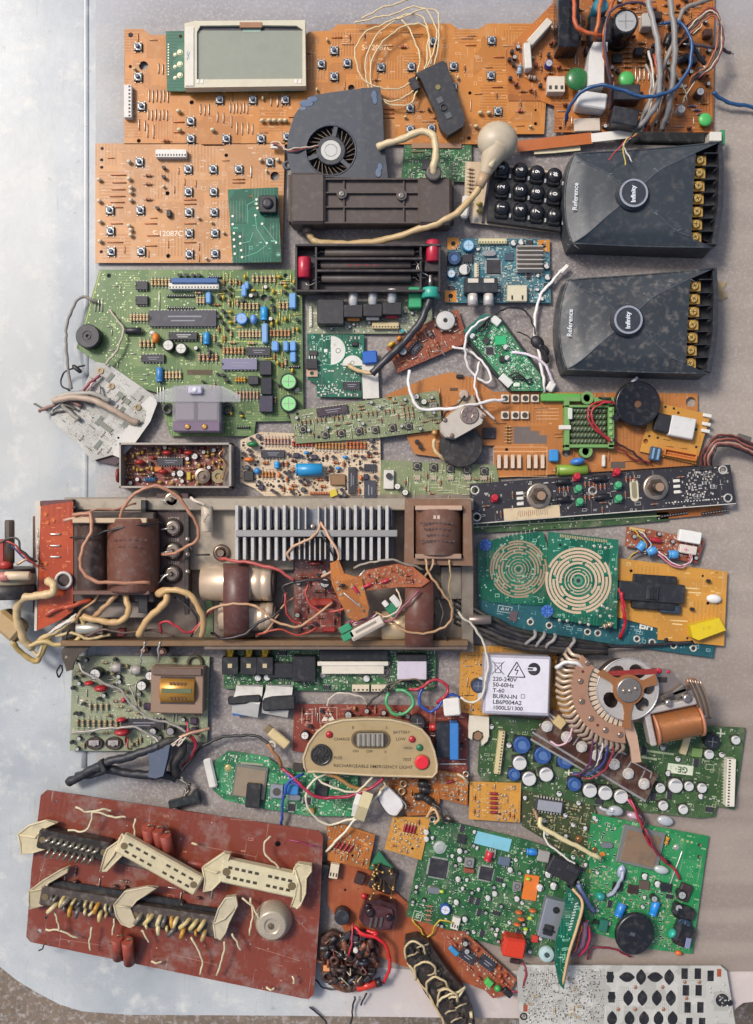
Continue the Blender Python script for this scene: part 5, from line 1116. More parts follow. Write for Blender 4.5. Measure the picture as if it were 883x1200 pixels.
# ---------------------------------------------------------------- green coil frame
t=T('wound_frame','pale green open frame with dark wound rungs standing on the wide brown-orange board','coil frame',689,500,5)
GF='6f9a58:.45'; m=MB()
for a,b,c,d in ((661,470,667,528),(712,472,719,526),(661,466,680,471),(696,466,719,472),(661,521,719,525),(661,475,719,478)): bx(m,a,b,c,d,0,12,GF,.6)
for x,y,r in ((688,466.5,7.5),(686.5,529,7.5)): p=t.L(x,y,12); m.lathe([(r,0),(r,10),(r*.62,10),(r*.62,3)],GF,22,c=(p.x,p.y,0)); m.cyl(p.x,p.y,0,3,r*.6,'5a5048:.6',16)
m.box(*t.L(662,501,16)[:2],10,14,5,4,'d8d4c8:.4',.6); m.box(*t.L(668,485,16)[:2],10,5,13,5,'ccd0c0:.4',.6); t.part('frame',m)
for i in range(6):
    y=481+i*7.2; p=t.L(690,y,14); m=MB(); m.lathe([(3,-21),(3.2,-20),(3.2,20),(3,21)],'46543a:.4',10,'x',(p.x,p.y,6))
    for j in range(9): q=-18+j*4.3; m.tube([(p.x+q,p.y-3.4,7),(p.x+q+1.5,p.y,9.6),(p.x+q+3,p.y+3.4,7)],.5,'a8b090:.3:.6',5)
    t.part('wound_rung',m)
m=MB(); 
for i in range(6): bx(m,713,478+i*7.2,717,482+i*7.2,12,14,'8ab070:.4',.4)
t.part('tabs',m)
# ---------------------------------------------------------------- piezo buzzer disc
t=T('buzzer_disc','round glossy black buzzer disc with red and black leads, below the lower crossover','buzzer',747.5,473,8)
m=MB(); p=t.L(748,473,24); m.lathe([(24,4),(26,5),(26,15),(24.5,16.5),(20,16),(8,15.4),(4.5,15.2),(4.3,13)],'1b1b20:.22',48,c=(p.x,p.y,0)); m.cyl(p.x,p.y,12,13.4,4.3,'6a4a30:.4',16)
t.part('disc',m); t.part('edge_tab',MB().box(*t.L(744,445,22)[:2],13,9,3,2,'b9b4c4:.3',.3,rz=40)); t.part('lug',MB().box(*t.L(722,489,16)[:2],5,10,8,8,'1f1f24:.3',1,rz=50))
t.wire([(722,474,20),(712,471,22),(700,471,22),(690,478,22),(690,490,22),(697,502,22),(706,510,20),(717,518,18)],1.3,'a02830:.35','red_lead'); t.wire([(718,470,22),(704,474,23),(694,482,22),(695,494,22),(703,505,20),(716,515,18)],1.2,'b03038:.35','red_lead')
t.wire([(716,467,20),(708,466,20),(702,466,16)],1.2,BLK,'black_lead'); t.wire([(717,514,18),(732,524,14),(747,534,12),(758,543,10)],1.2,'3a2228:.4','black_lead'); t.wire([(712,518,16),(726,526,14),(742,537,12),(764,543,10)],1.1,'7a2a30:.4','red_lead')
# ---------------------------------------------------------------- small orange board with socket
t=T('circuit_board','small orange board with a white and black socket, right of the buzzer disc','circuit board',792,508,7,rot=-11)
t.board([(775,473),(833,486),(826,510),(816,544),(750,529),(759,496),(769,490)],'or5',1.6,holes=[(757,517,3)])
t.put(blk(22,21,11,'26262a:.45',1.5,'socket'),778,496.5,0); t.put(blk(29,24,12,'cfcdc8:.4',1.2,'socket'),798.5,501,0); t.put(conn(11,38,8,7,'d07a34:.4',pin='e0a868:.4'),797,533,0)
m=MB(); m.box(0,0,0,13,16,6,'3a4a60:.35',1); m.box(-3,0,6,2.5,13,1.4,'8ab0c8:.3:.4',.3); m.box(3,0,6,2.5,13,1.4,'8ab0c8:.3:.4',.3); t.put(('terminal',m.mesh('terminal'),7,7,8,[]),768,532,0)
for x,y in ((829,487),(828,497),(827,505)): t.put(blk(10,4,3,'dcd8d0:.4',.5,'lug'),x,y,0)
t.scatter([(1,jump(9,.5,'d8a860:.4:.4')),(1,screw(1.2,.8,BLK,slot=False))],10,gap=2); t.specks(60,'d0a060:.4:.4',(.4,.8)); t.done()
# ---------------------------------------------------------------- black board with encoders
t=T('circuit_board','brown-orange board edge showing along the underside of the black encoder board','circuit board',810,598,2,rot=4)
t.board([(770,592),(846,586),(847,602),(770,609)],'or4',1.6); t.row(hdr(10,3.2,'2a2020:.5',h=4),790,603,838,600,2,4); t.done()
t=T('circuit_board','dark green board edge under the black encoder board','circuit board',660,612,2,rot=3.5)
t.board([(556,608),(700,603),(784,600),(784,610),(690,618),(556,625)],'gr5',1.6); t.line(556,618,780,604,1,'c8d0a0:.4'); t.specks(60); t.done()
t=T('circuit_board','long black board with two round encoders, red and green buttons and ringed corner holes','circuit board',706,580,14,rot=4.2)
t.board([(551,567),(856,544.5),(863,591),(551,615)],'blk',2,holes=[(557,574.5,3),(559,606,3),(847.5,550.7,3),(853.5,583.6,3)])
t.line(551,614,863,590,1,'c8c4b8:.4',.05)
for x,y in ((557,574.5),(559,606),(847.5,550.7),(853.5,583.6),(695,575)):
    c=t.L(x,y); t.pmb.torus(c.x,c.y,t.th+.1,4.4,1,'c9c6bc:.35:.4',20,6,sq=.3)
for x,y in ((632.4,581),(769.6,571)):
    m=MB(); m.lathe([(15,0),(15,1.5),(13,2.5),(9,2.5)],'c0ae98:.25:.85',28); m.cyl(0,0,2.5,4,10.5,'7a6a5a:.3:.8',6); k=MB(); k.lathe([(6,4),(6,16),(5.2,17.5)],'2a2826:.4',20); k.cyl(0,0,17.5,18,5,'a88a70:.35:.3',18)
    t.put(('rotary_encoder',m.mesh('rotary_encoder'),8,15,15,[('shaft',k.mesh('shaft'))]),x,y,0)
for x,y,k in ((580,583,'b82838:.3'),(676.3,558,'b82838:.3'),(723,552.5,'b82838:.3'),(678,572,'4aa070:.3'),(724.6,568,'4aa070:.3'),(679.6,587.3,'4aa070:.3'),(725,583.6,'4aa070:.3')):
    m=MB(); m.box(0,-2,0,8,7,4,k,.6); m.lathe([(4,2),(4,9),(3,10)],k,14); t.put(('push_button',m.mesh('push_button'),10,4,5,[]),x,y,0)
for x,y in ((659.5,564.6),(702.6,561),(659.5,585.4),(705.6,582.4)): t.put(lcap(17,3.6,'1c1b20:.35'),x,y,0)
for x,y in ((660,574),(703,571),(690,568),(690,583),(738,562)): t.row(res(8,1.3,'a86a50:.5'),x-4,y,x+6,y-1,3,90)
m=MB(); pts=circ(0,8,5,16)[:9]+circ(0,-8,5,16)[8:]; m.plate(pts,0,.5,'d0c6a8:.45'); m.plate([(x*.6,y*.75) for x,y in pts],.5,.65,'8a8468:.5'); t.put(('oval_label',m.mesh('oval_label'),.6,5,13,[]),743.6,574.5,0)
c=t.L(623.5,601); m=MB(); m.box(c.x,c.y,t.th,65,14,.4,'cdb894:.5',.1)
for i in range(15): m.box(c.x-16+i*2.4,c.y,t.th+.4,.6,5+(i*7)%4,.1,'8a5a40:.6')
t.part('paper_label',m)
for x,y in ((793,563.5),(793.5,570),(794,576.5),(609.4,578),(609.8,584),(610,590.5)):
    t.put(blk(8,3.6,1.2,'d8d4c8:.35',.5,'solder_tab'),x,y,0)
for i in range(18): t.pads([t.L(781+i*3.6,589.5-i*.28)[:2]],.75,'d8d6cc:.4')
t.scatter([(3,smd('a89a8a:.5',2.4,1.4)),(2,smd('c8c4b8:.5',2.4,1.4)),(1,smd('5a5a60:.5',5,4))],50,poly=[(802,552),(838,549),(842,585),(803,586)],gap=.2)
t.scatter([(2,smd('a89a8a:.5',2.4,1.4)),(1,res(9,1.2,'8a5a48:.5'))],36,gap=.8); t.specks(110,'a8a49c:.4:.5',(.35,.6)); t.marks(60,'c8c6c0:.6',w=.35); t.done()
t=T('cable_bundle','loom of brown and black wires above the right end of the black encoder board','cable',850,522,8)
for i,k in enumerate(['6a3028:.4','2a2628:.4','9a5a48:.4','4a2c2a:.4','b08a7a:.4','7a4238:.4','1f1f22:.4']):
    t.wire([(823+i*1.8,548,10),(823+i*2,534,18+i),(829+i*1.6,521+i*.8,24),(842,511+i*2.1,24),(858,510+i*2.2,22),(872,516+i*2.2,18),(900,526+i*2.5,12)],1.3,k,'lead')
t.part('plug',MB().box(*t.L(826,549,12)[:2],0,16,6,9,BLK,.6)); t.part('sleeve',MB().box(*t.L(872,513,16)[:2],6,16,6,5,'5a5450:.6',1,rz=-18))
# ================================================================ boards with round contact patterns
def rings(t,px,py,radii,k,gaps,w=1.5):
    c=t.L(px,py); r_=random.Random(int(px))
    for i,R0 in enumerate(radii):
        n=r_.choice((3,4,5,6)) if gaps else 1; off=r_.uniform(0,360)
        for q in range(n):
            a0=off+q*360/n; a1=off+(q+1)*360/n-(9 if gaps else 0); st=max(3,int((a1-a0)/8))
            for s_ in range(st):
                b0=R(a0+(a1-a0)*s_/st);b1=R(a0+(a1-a0)*(s_+1)/st)
                t.pmb.sheet([(c.x+(R0+e*w/2)*math.cos(b),c.y+(R0+e*w/2)*math.sin(b)) for e,b in ((1,b0),(1,b1),(-1,b1),(-1,b0))],t.th+.14+i*.002,k)
t=T('circuit_board','narrow dark blue-green board with ringed pads along its edge, under the two round-pattern boards','circuit board',700,735,3,rot=-9)
t.board([(560,698),(640,703),(730,722),(839,752),(836,771),(700,752),(600,735),(562,722)],'blu',1.6)
for x,y in ((622,729),(644,733),(689,740.6),(701,742),(746.7,748.8),(764.6,752.7),(789.8,756.6),(813,759.8)):
    c=t.L(x,y); t.pmb.torus(c.x,c.y,t.th+.1,3.3,1.1,'d0ccc0:.35:.4',18,6,sq=.3); t.pmb.cyl(c.x,c.y,t.th-.05,t.th+.1,2.3,'1a2428:.5',12)
t.txt('EIH',757.5,734,11,'d8d6cc:.5',-9+9,bold=.5); c=t.L(592,714); t.lrect(c.x,c.y,16,7,.5,'c8ccc4:.5'); t.txt('A·H',592,714,5.5,'c8ccc4:.5',9-9)
t.put(blk(9,12,1,'5a4a50:.5',.2,'label_plate'),602,722,0); t.specks(60,'7fb0b0:.4:.3'); t.marks(40,'a8c8c8:.5',ln=(3,8)); t.done()
CP='d0b698:.35:.1'
t=T('circuit_board','green board with concentric copper rings, the left one of two, half under its neighbour','circuit board',604,668,5,rot=3)
t.board([(560,637),(600,627),(636,622.5),(642,640),(642,710),(576,706),(560,700)],'gr4',1.6)
CQ='a08a70:.4:.1'; rings(t,608,667,(4.5,),CQ,False,1.6); rings(t,608,667,(8,11.5,15),CQ,True,1); rings(t,608,667,(19.5,22.9,26.3,29.7,32.6),CQ,True,2); t.pads([t.L(608,667)[:2]],2,'2a3c34:.5')
m=MB(); m.lathe([(7,0),(7,1.6),(3,1.8),(2.5,1)],'3a6ab8:.35',20); 
for i in range(8): m.M=Matrix.Rotation(R(45*i),4,'Z'); m.box(4.6,0,1.65,4,1,.3,'22346a:.4')
m.M=Matrix.Identity(4); br=('trimmer_wheel',m.mesh('trimmer_wheel'),2,7,7,[]); t.put(br,569,638.5,0)
for i in range(9): t.line(586+i*5,628-i*1.1,586+i*5,632-i*1.1,.5,'a8c8b0:.4')
t.specks(90,'a8d0b8:.4:.4'); t.marks(30,'9fd0b4:.5'); t.done()
t=T('circuit_board','green board with concentric copper rings, the right one of two, lying on top','circuit board',683,682,15,rot=-3)
t.line(0,0,0,0,0,CP) if False else None
t.board([(643,623),(725,632.5),(723,737),(660,727),(641,720)],'gr4',1.8,holes=[(657,638.5,1.8)])
for i in range(28): t.line(657+i*2,626+i*.24,657+i*2,629.5+i*.24,1,'c8b48a:.4:.3')
rings(t,678,680.5,(8.5,),CP,False,1.6); rings(t,678,680.5,(12,15.5),CP,True,1.2); rings(t,678,680.5,(20.5,24.6,28.7,32.8,36.9),CP,True,2.8); c=t.L(678,680.5); t.pads([(c.x,c.y)],5.5,'5a8a70:.4'); t.pads([(c.x,c.y)],2.6,'22302a:.5',.2)
t.put(br,641.5,716,0)
for x,y in ((656,727),(665,727.5),(680,729.5),(690,732),(715,722),(697,640),(704,641),(710,642),(717,641),(722,667),(700,716),(706,710),(712,713),(704,722)): t.put(screw(1.5,1,'d0ccba:.3:.6',slot=False),x,y)
t.put(res(18,3,'b8a890:.35:.4'),712,733,20); t.txt('+',648,633,6,'c8d8c8:.5') 
t.specks(110,'a8d0b8:.4:.4'); t.marks(36,'a8d8bc:.5'); t.done()
# ================================================================ orange board with black slide
t=T('circuit_board','amber board carrying a long black sliding block, with a yellow block at its corner','circuit board',785,705,6,rot=-4)
t.board([(724,654),(852.7,670),(848.8,757),(771,749.6),(771,736),(719,722)],'or5',1.8,holes=[(740,669,2),(824,675,1.6),(806,748,1.6),(830,707,2)])
m=MB(); m.box(0,0,0,76,22,12,'26282c:.4',1.2); m.box(4,0,0,50,40,9,'1f2124:.4',1.2); m.box(24,-18,0,24,10,8,'2a3a4a:.4',1); m.box(0,0,12,14,16,3,'2e3036:.35',.8)
for i in (-3,0,3): m.box(i,0,15,1.4,14,1.2,'1a1b1e:.4',.2)
t.put(('sliding_block',m.mesh('sliding_block'),14,38,20,[]),763,694,0,label='long black sliding block')
t.put(to92(),830,681,0); t.put(to92(),811,714,0); t.put(screw(2,1,BLK,slot=False),781,750); t.txt('+',839,689,5,'e0c890:.5')
for p in ((802,689,820,690),(806,694,822,695),(786,727,806,728),(788,731,800,732)): t.line(*p,1.4,'e0c48a:.6')
t.specks(80,'d8b070:.4:.4'); t.marks(24,'e0c48a:.6'); t.done()
t.wire([(728.5,694,22),(729,705,22),(732,718,22),(732,732,18),(727,748,10)],2,'b02030:.35','red_lead'); t.wire([(728,694,20),(724,690,22),(730,700,22),(733,712,22)],1.2,'c03040:.35','red_lead')
t.part('white_bead',MB().ball(*t.L(838,702,14)[:2],5,9,5.4,4.5,'dcd8d4:.3',18,8))
m=MB(); P=[tuple(t.L(x,y,18)[:2]) for x,y in [(808,733),(842,724),(850,738),(818,750),(811,747)]]; m.plate(P,2,15,'d8bc20:.35'); text_mb(m,'K 50',*t.L(829,736,22)[:2],5,'b09818:.5',18,.1,15); t.part('yellow_block',m)
# ================================================================ small red-brown board
t=T('circuit_board','tiny red-brown board with a white plug and three blue capacitors, below the black encoder board','circuit board',778,638,6,rot=-10)
t.board([(735,617),(760,620),(826,634),(818,660),(790,655),(760,645),(733,640)],'brn',1.8)
t.put(blk(26,14,9,'dcdad4:.4',1,'connector'),808,629,0); t.put(blk(20,10,8,'d0c4b8:.4',1,'connector'),806,644,0)
for x,y,a in ((751.7,640,60),(763.4,645.8,30),(788.6,649.7,10)): t.put(lcap(11,5,'4a90c8:.3'),x,y,a)
t.put(lcap(14,3,'a02830:.35'),768,633,0); t.put(conn(5,18,4,4,'c8a86a:.45',open_=False),747,621,0)
t.scatter([(2,screw(1.6,1.2,'d0b8a0:.3:.7',slot=False)),(1,res(8,1.2,'a05040:.5')),(1,ecap(2.5,5))],26); t.specks(40); t.done()
for i,k in enumerate(['b8a030:.4','7a2a3a:.4','3a3060:.4','c8c0b0:.4']): t.wire([(743+i*2,622,12),(751+i*2,629,18),(758+i*1.5,638,16),(752+i*2,645,12),(742+i*3,650-i,10),(736+i*3,655-i*2,8)],.8,k,'lead')
for i,k in enumerate(['d8c8c8:.4','a03848:.4','c88a98:.4']): t.wire([(771,646+i*2,12),(783,656+i*1.5,14),(797,662+i*1.5,14),(808,660,14),(811-i,650,14),(806-i*2,643,16)],.8,k,'lead')
# ================================================================ dark cable run
t=T('cable_bundle','thick run of dark cables and grey clips between the amplifier and the blue-green board','cable',640,735,4)
DKC=['24231f:.45','2e2b2b:.45','1f1e22:.4','3a3432:.5','2a2622:.45']
for i in range(5): t.wire([(533,700+i*7,14),(552,712+i*6,20),(575,724+i*6,24),(605,738+i*5,24),(640,746+i*4,24),(675,752+i*3,22),(712,757+i*2,18)],3.2,DKC[i],'dark_cable',seg=10)
t.wire([(700,758,16),(745,757,12),(790,754,10),(812,752,10)],2,'26242a:.4','dark_cable'); t.wire([(590,758,14),(640,758,16),(700,762,14)],1.6,'b8905a:.5','tan_strip')
for x,y in ((622,748),(633,750),(645,752),(668,757)): t.wire([(x-9,y+10,18),(x-2,y+4,30),(x+5,y-4,32),(x+5,y-9,26)],2,'8a8682:.45','grey_clip')
t.part('metal_tube',MB().lathe([(4.5,-13),(5.5,-12),(5.5,12),(4.5,13)],'8f8078:.35:.6',16,'x',(*t.L(563,727,40)[:2],30)))
t.wire([(537,717,46),(545,726,46),(556,735,44),(566,752,40),(572,775,40),(569,800,40),(563,818,38),(552,824,36),(540,817,34)],1.4,'cfc6b4:.45','pale_lead')
# ================================================================ ballast board and white box
t=T('ballast_board','orange ballast board with brown coil edge under the white printed box','circuit board',600,797,4,rot=-2)
t.board([(540,753),(560,757),(650,757),(683,760),(683,838),(640,838),(560,838),(538,834)],'or5',1.8)
t.put(blk(60,10,7,'8a6a34:.5',.6,'coil_bank'),622,762,0); t.put(hdr(16,3,'3a2a1c:.5',h=5),664,792,88); t.put(blk(16,16,12,BLK,1,'relay'),662,774,0); t.put(blk(14,19,8,'9a7a5a:.4:.2',1,'connector'),656,792,0)
t.put(ecap(8,12,'24283a:.4','3a4a68:.4'),560,803,0); t.put(blk(5,26,10,'c8d0d8:.3:.2',1,'clip'),563,806,0); t.put(coilx(30,3,10,'9a6a30:.4:.4'),640,769,0)
t.txt('O',547,829,9,'b04a20:.5'); t.line(544,815,556,815,1,'4a2c14:.6'); t.txt('F',548,816,6,'5a3418:.6')
t.scatter([(2,screw(1.3,1,'d8b880:.3:.7',slot=False)),(1,smd(BLK,4,2)),(1,jump(10,.5))],40); t.specks(180,'4a2c14:.5',(.5,.9)); t.marks(40,'6a3c1a:.6'); t.done()
t=T('printed_box','square white box with printed rating lines and warning signs on the orange ballast board','ballast',605,802,8,rot=-2)
m=MB(); bx(m,567.5,766,642.5,838,0,26,'a9a6b0:.3',1.5); bx(m,570.5,769,640.5,834,26,26.6,'d5d3da:.35',.1); t.part('case',m)
m=MB(); BK='222228:.5'
for i,(s,sz) in enumerate((('220-240V',6.6),('50-60Hz',6.6),('T-60',6.6),('BURN-IN  □',6.6),('LB6P004A2',6.6),('1000LS/1300',6.2))):
    if i==3: s='BURN-IN'
    p=t.L(577.5,795.5+i*6.7,34); text_mb(m,s,p.x,p.y,sz,BK,-1,.1,26.6,al='LEFT',bold=.12,sx=1.06)
p=t.L(613,816,34)
for (a,b,c,d) in ((0,2,4.4,.5),(0,-2,4.4,.5),(2,0,.5,4.4),(-2,0,.5,4.4)): m.box(p.x+a,p.y+b,26.6,c,d,.12,BK)
p=t.L(605.5,785,34); 
for a,b in (((-10,-8),(10,-8)),((10,-8),(0,9)),((0,9),(-10,-8))): 
    m.tube([(p.x+a[0],p.y+a[1],26.7),(p.x+b[0],p.y+b[1],26.7)],.6,BK,5,smooth=False,flat=.3)
for a,b in (((1.5,5),(-2,-.5)),((-2,-.5),(2,-.2)),((2,-.2),(-.5,-5.5))): m.tube([(p.x+a[0],p.y+a[1],26.7),(p.x+b[0],p.y+b[1],26.7)],.55,BK,5,smooth=False,flat=.3)
p=t.L(626,784,34); m.plate(circ(p.x,p.y,7.2,28),26.6,26.75,BK); m.box(p.x-5,p.y+1.5,26.76,9,1,.05,'d5d3da:.35'); m.box(p.x-4,p.y-1.5,26.76,8,1,.05,'d5d3da:.35'); m.cyl(p.x+1,p.y,26.75,26.8,2.2,'d5d3da:.35',14)
p=t.L(584,782,34)
for a,b in (((-7,7),(7,-8)),((7,7),(-7,-8)),((-4,4),(-3,-6)),((4,4),(3,-6)),((-5,5),(5,5)),((-3,-6),(3,-6))): m.tube([(p.x+a[0],p.y+a[1],26.7),(p.x+b[0],p.y+b[1],26.7)],.35,BK,4,smooth=False,flat=.3)
t.part('printing',m)
t=T('cable_clip','cream forked plastic clip at the lower left corner of the orange ballast board','clip',561,853,5)
m=MB(); m.plate([tuple(t.L(x,y,10)[:2]) for x,y in [(550,838),(573,840),(573,862),(571,868),(565,873),(564,869),(567,864),(566,858),(560,855),(554,858),(553,866),(549,864),(549,852)]],0,8,'d2c8b4:.4'); t.part('clip',m); t.part('pin',MB().cyl(*t.L(560,862,9)[:2],0,5,5,'8a6a50:.4',14))
# ================================================================ amplifier chassis
t=T('amplifier_chassis','long opened amplifier chassis with transformers, big silver capacitors, a finned heat sink and orange leads','amplifier',310,668,3)
SH='a89c8a:.42:.2:.9'; DS='85776a:.42:.15:1.2'; IR='6d645c:.5:.3:.6'; CO='7a4c3c:.4::.7:y'; 
m=MB(); P=[tuple(t.L(x,y,8)[:2]) for x,y in [(75,583),(555,579),(553,764),(72,757)]]; m.plate(P,0,3,DS); o=t.part('base_plate',m)
m=MB(); bx(m,76,584,555,598,3,30,SH,1); t.part('side_rail',m)
m=MB(); bx(m,72,750,549,757,3,34,'85684a:.4:.4:.5',.8); bx(m,240,757,548,761,3,33,'7c6c60:.4:.4:.5',.6); t.part('side_rail',m)
m=MB(); bx(m,222,597,345,668,3,14,SH,1); bx(m,90,583,172,609,14,26,'9a8f84:.45:.3:.5',1); bx(m,92,696,176,724,3,26,'8d8278:.45:.3:.5',1); t.part('mounting_plate',m)
m=MB(); bx(m,517,664,541,702,3,20,'8f8373:.5:.2:.6',.8); bx(m,541,600,555,764,3,22,'857a6c:.5:.2:.6',.8); bx(m,509,702,541,757,3,9,'75695c:.5:.2:.6',.6); t.part('end_plate',m)
# transformer pair
m=MB(); bx(m,86,600,182,706,3,42,'40342f:.5',1.5); bx(m,166,586,172,605,10,40,BLK,.6); bx(m,163,692,174,718,10,44,BLK,.6); tr=t.part('transformer_core',m)
for x0,x1 in ((86,121),(122.5,181)):
    m=MB(); p=t.L((x0+x1)/2,651,60); hw=(x1-x0)/2*.95
    m.lathe([(hw,-41),(hw*1.03,-38),(hw*1.05,0),(hw*1.03,38),(hw,41)],CO if x0>100 else '4f3a33:.5::.7:y',26,'y',(p.x,p.y,38)); 
    o=t.part('coil',m)
    if x0>100:
        m=MB()
        for i in range(7): p=t.L(133+i*6,633,76); m.box(p.x,p.y,38+hw*1.02,3,1.4,.4,'4a2e28:.6')
        for i in range(5): p=t.L(138+i*6,641,76); m.box(p.x,p.y,38+hw*1.03,3,1.2,.4,'4a2e28:.6')
        t.part('coil_print',m,o)
m=MB(); bx(m,86,607,173,613,50,62,'c2aa8a:.45',.8); bx(m,86,692,176,697,50,58,'6a4a3e:.5',.8); t.part('end_flange',m)
# diode strip
m=MB(); bx(m,184,578,222,695,3,24,'44302e:.5',1); st=t.part('diode_strip',m)
for x,y in ((201,585.5),(202,618.6),(202,645.8),(201,672.7)):
    m=MB(); p=t.L(x,y,34); m.lathe([(11,24),(11,26),(9,27),(9,29),(6.5,30),(3,30),(2.5,36),(1.5,38)],'a8998a:.25:.85',20,c=(p.x,p.y,0)); m.tube([(p.x,p.y,36),(p.x-6,p.y-1,37),(p.x-12,p.y-2,34)],.9,SIL,6); t.part('stud_diode',m)
m=MB()
for s,y in (('VD36',598),('VD39',608),('VD38',633),('VD37',660)): p=t.L(203,y,30); text_mb(m,s,p.x,p.y,5.4,'a89c94:.6',0,.1,24)
t.part('lettering',m,st)
m=MB(); bx(m,217,600,222,720,24,30,'2c2826:.5',.5); p=t.L(219.5,635,40)
for y in (632,650,670,700): p=t.L(219.5,y,36); m.ball(p.x,p.y,31,3,3,3,'b8aca0:.3:.7',10,6)
t.part('bus_bar',m)
m=MB(); p=t.L(240.7,608,44); m.lathe([(5,-15),(6.5,-14),(6.5,14),(5,15)],'cfbfa8:.45',18,'y',(p.x,p.y,30)); 
for i in range(4): m.box(p.x-2+i*1.4,p.y-3+i*2.5,36.4,1,1.6,.3,'5a4a40:.6')
t.part('power_resistor',m)
t.wire([(224,583,40),(232,588,46),(240,592,44)],1.6,'d8c8b8:.4','lead')
# straps and cans
def can_(x0,x1,yc,r,zc,k,segs):
    m=MB(); a=t.L(x0,yc,zc+r);b=t.L(x1,yc,zc+r); L=b.x-a.x
    m.lathe([(r*.8,a.x),(r,a.x+1.5),(r,a.x+L*.7),(r*.94,a.x+L*.72),(r,a.x+L*.74),(r,a.x+L*.84),(r*.95,a.x+L*.86),(r,a.x+L*.88),(r,b.x-1),(r*.85,b.x)],k,36,'x',(0,a.y,zc)); m.lathe([(r*.8,b.x-.5),(r*.8,b.x+3),(r*.3,b.x+3)],'4a3a34:.5',24,'x',(0,a.y,zc))
    return t.part('capacitor',m)
can_(233,318,684.6,20.5,24,'cfb89e:.3:.4:.12',1); can_(255,320,724,16.5,22,'cfb89e:.3:.4:.12',1); can_(447,508,735,17,24,'c8ae88:.3:.4:.12',1)
def strap(x0,x1,y0,y1,z,k,r=19):
    m=MB(); pr=[t.L((x0+x1)/2,y0-2,8),t.L((x0+x1)/2,y0,z*.6),t.L((x0+x1)/2,y0+6,z+4),t.L((x0+x1)/2,(y0+y1)/2,z+4),t.L((x0+x1)/2,y1-6,z+2),t.L((x0+x1)/2,y1,z*.6),t.L((x0+x1)/2,y1+2,6)]; w=(x1-x0)/2*(1-z/H)
    for i,p in enumerate(pr): pr[i]=Vector((p.x,p.y,[0,z*.6,z-3,z,z-6,z*.5,0][i]+3))
    ids=[]
    for p in pr: ids.append([m.av(p+Vector((dx,0,dz))) for dx,dz in ((-w,0),(w,0),(w,-1.2),(-w,-1.2))])
    for i in range(len(ids)-1):
        a,b=ids[i],ids[i+1]
        for j in range(4): m.af((a[j],a[(j+1)%4],b[(j+1)%4],b[j]),k,j==0)
    return t.part('strap',m)
strap(262,292,661,748,46,'5e3a34:.4::.4'); strap(475,508,677,760,50,'6a4034:.4::.4')
m=MB(); p=t.L(259,648,24); m.torus(p.x,p.y,16,7,3,'8a7868:.3:.7',22,8); m.cyl(p.x,p.y,12,24,4,'9a8878:.3:.8',12); t.part('grommet',m)
# heat sink
HS='c6c3be:.35:.15:.5'; m=MB(); bx(m,277,594,462,655,14,18,'787a80:.5:.3',.6); bx(m,277,621,466,629,18,45,'a3a19e:.35:.5',.6)
for i in range(20):
    x=279+i*9.2
    if 348<x<386:
        continue
    bx(m,x-1.9,592+(i*7%3)*.8,x+1.9,657-(i*5%3)*.7,18,42+(i*3%2),HS,.5,zc=36)
    bx(m,x+2.2,595,x+3.6,619,18,34,'8a90a0:.4:.2',.4,zc=32); bx(m,x+4.6,597,x+5.8,617,18,30,'9a9ea8:.4:.2',.4,zc=32)
bx(m,346,596,388,622,18,30,'8a8f96:.4:.45:.4',.8,zc=32); bx(m,346,629,388,650,18,22,'7a705f:.4:.3',.5,zc=32)
for x in (352,358,382): bx(m,x-.8,630,x+.8,655,22,40,HS,.3,zc=32)
for x in (351,359,374,382): bx(m,x-.9,594,x+.9,620,30,42,HS,.3,zc=36)
for x in (364,370,376): bx(m,x-.8,630,x+.8,656,22,40,HS,.3,zc=32)
t.part('heat_sink',m)
m=MB(); p=t.L(366,617,40); m.ball(p.x,p.y,32,3.5,3.5,3,'c8b8b0:.3:.8',12,7); m.ball(p.x+9,p.y,32,4,3.5,3,'5a3a2c:.4',12,7); t.part('power_transistor',m)
# right transformer
m=MB(); a=[tuple(t.L(x,y,44)[:2]) for x,y in [(475,584),(552,585),(554,663),(474,661)]]; h=[tuple(t.L(x,y,44)[:2]) for x,y in [(485,593),(543,593),(543,654),(485,654)]]
m.plate(a,6,44,'80604a:.5:.2:.6',[h]); bx(m,482,590,546,656,6,22,'3a2a22:.5',.5); t.part('transformer_frame',m)
m=MB(); p=t.L(514.5,624,60); m.lathe([(26,-26),(27.5,-25),(27.5,25),(26,26)],'7d5848:.38::.6:y',30,'y',(p.x,p.y,28)); cl=t.part('coil',m)
m=MB(); bx(m,487,592.5,542,598,40,52,'b89a84:.45',.8); bx(m,487,649,541,655,36,50,'9a7c68:.45',.8); t.part('end_flange',m)
m=MB()
for j,(y,n) in enumerate(((606,2),(613,9),(620,7),(627,6),(634,10))):
    for i in range(n): p=t.L(514-n*2.2+i*4.4,y,56); m.box(p.x,p.y,55.2,2.8,2.2 if j else 4,.4,'4a3430:.6' if j else 'c8b0a0:.5')
t.part('coil_print',m,cl)
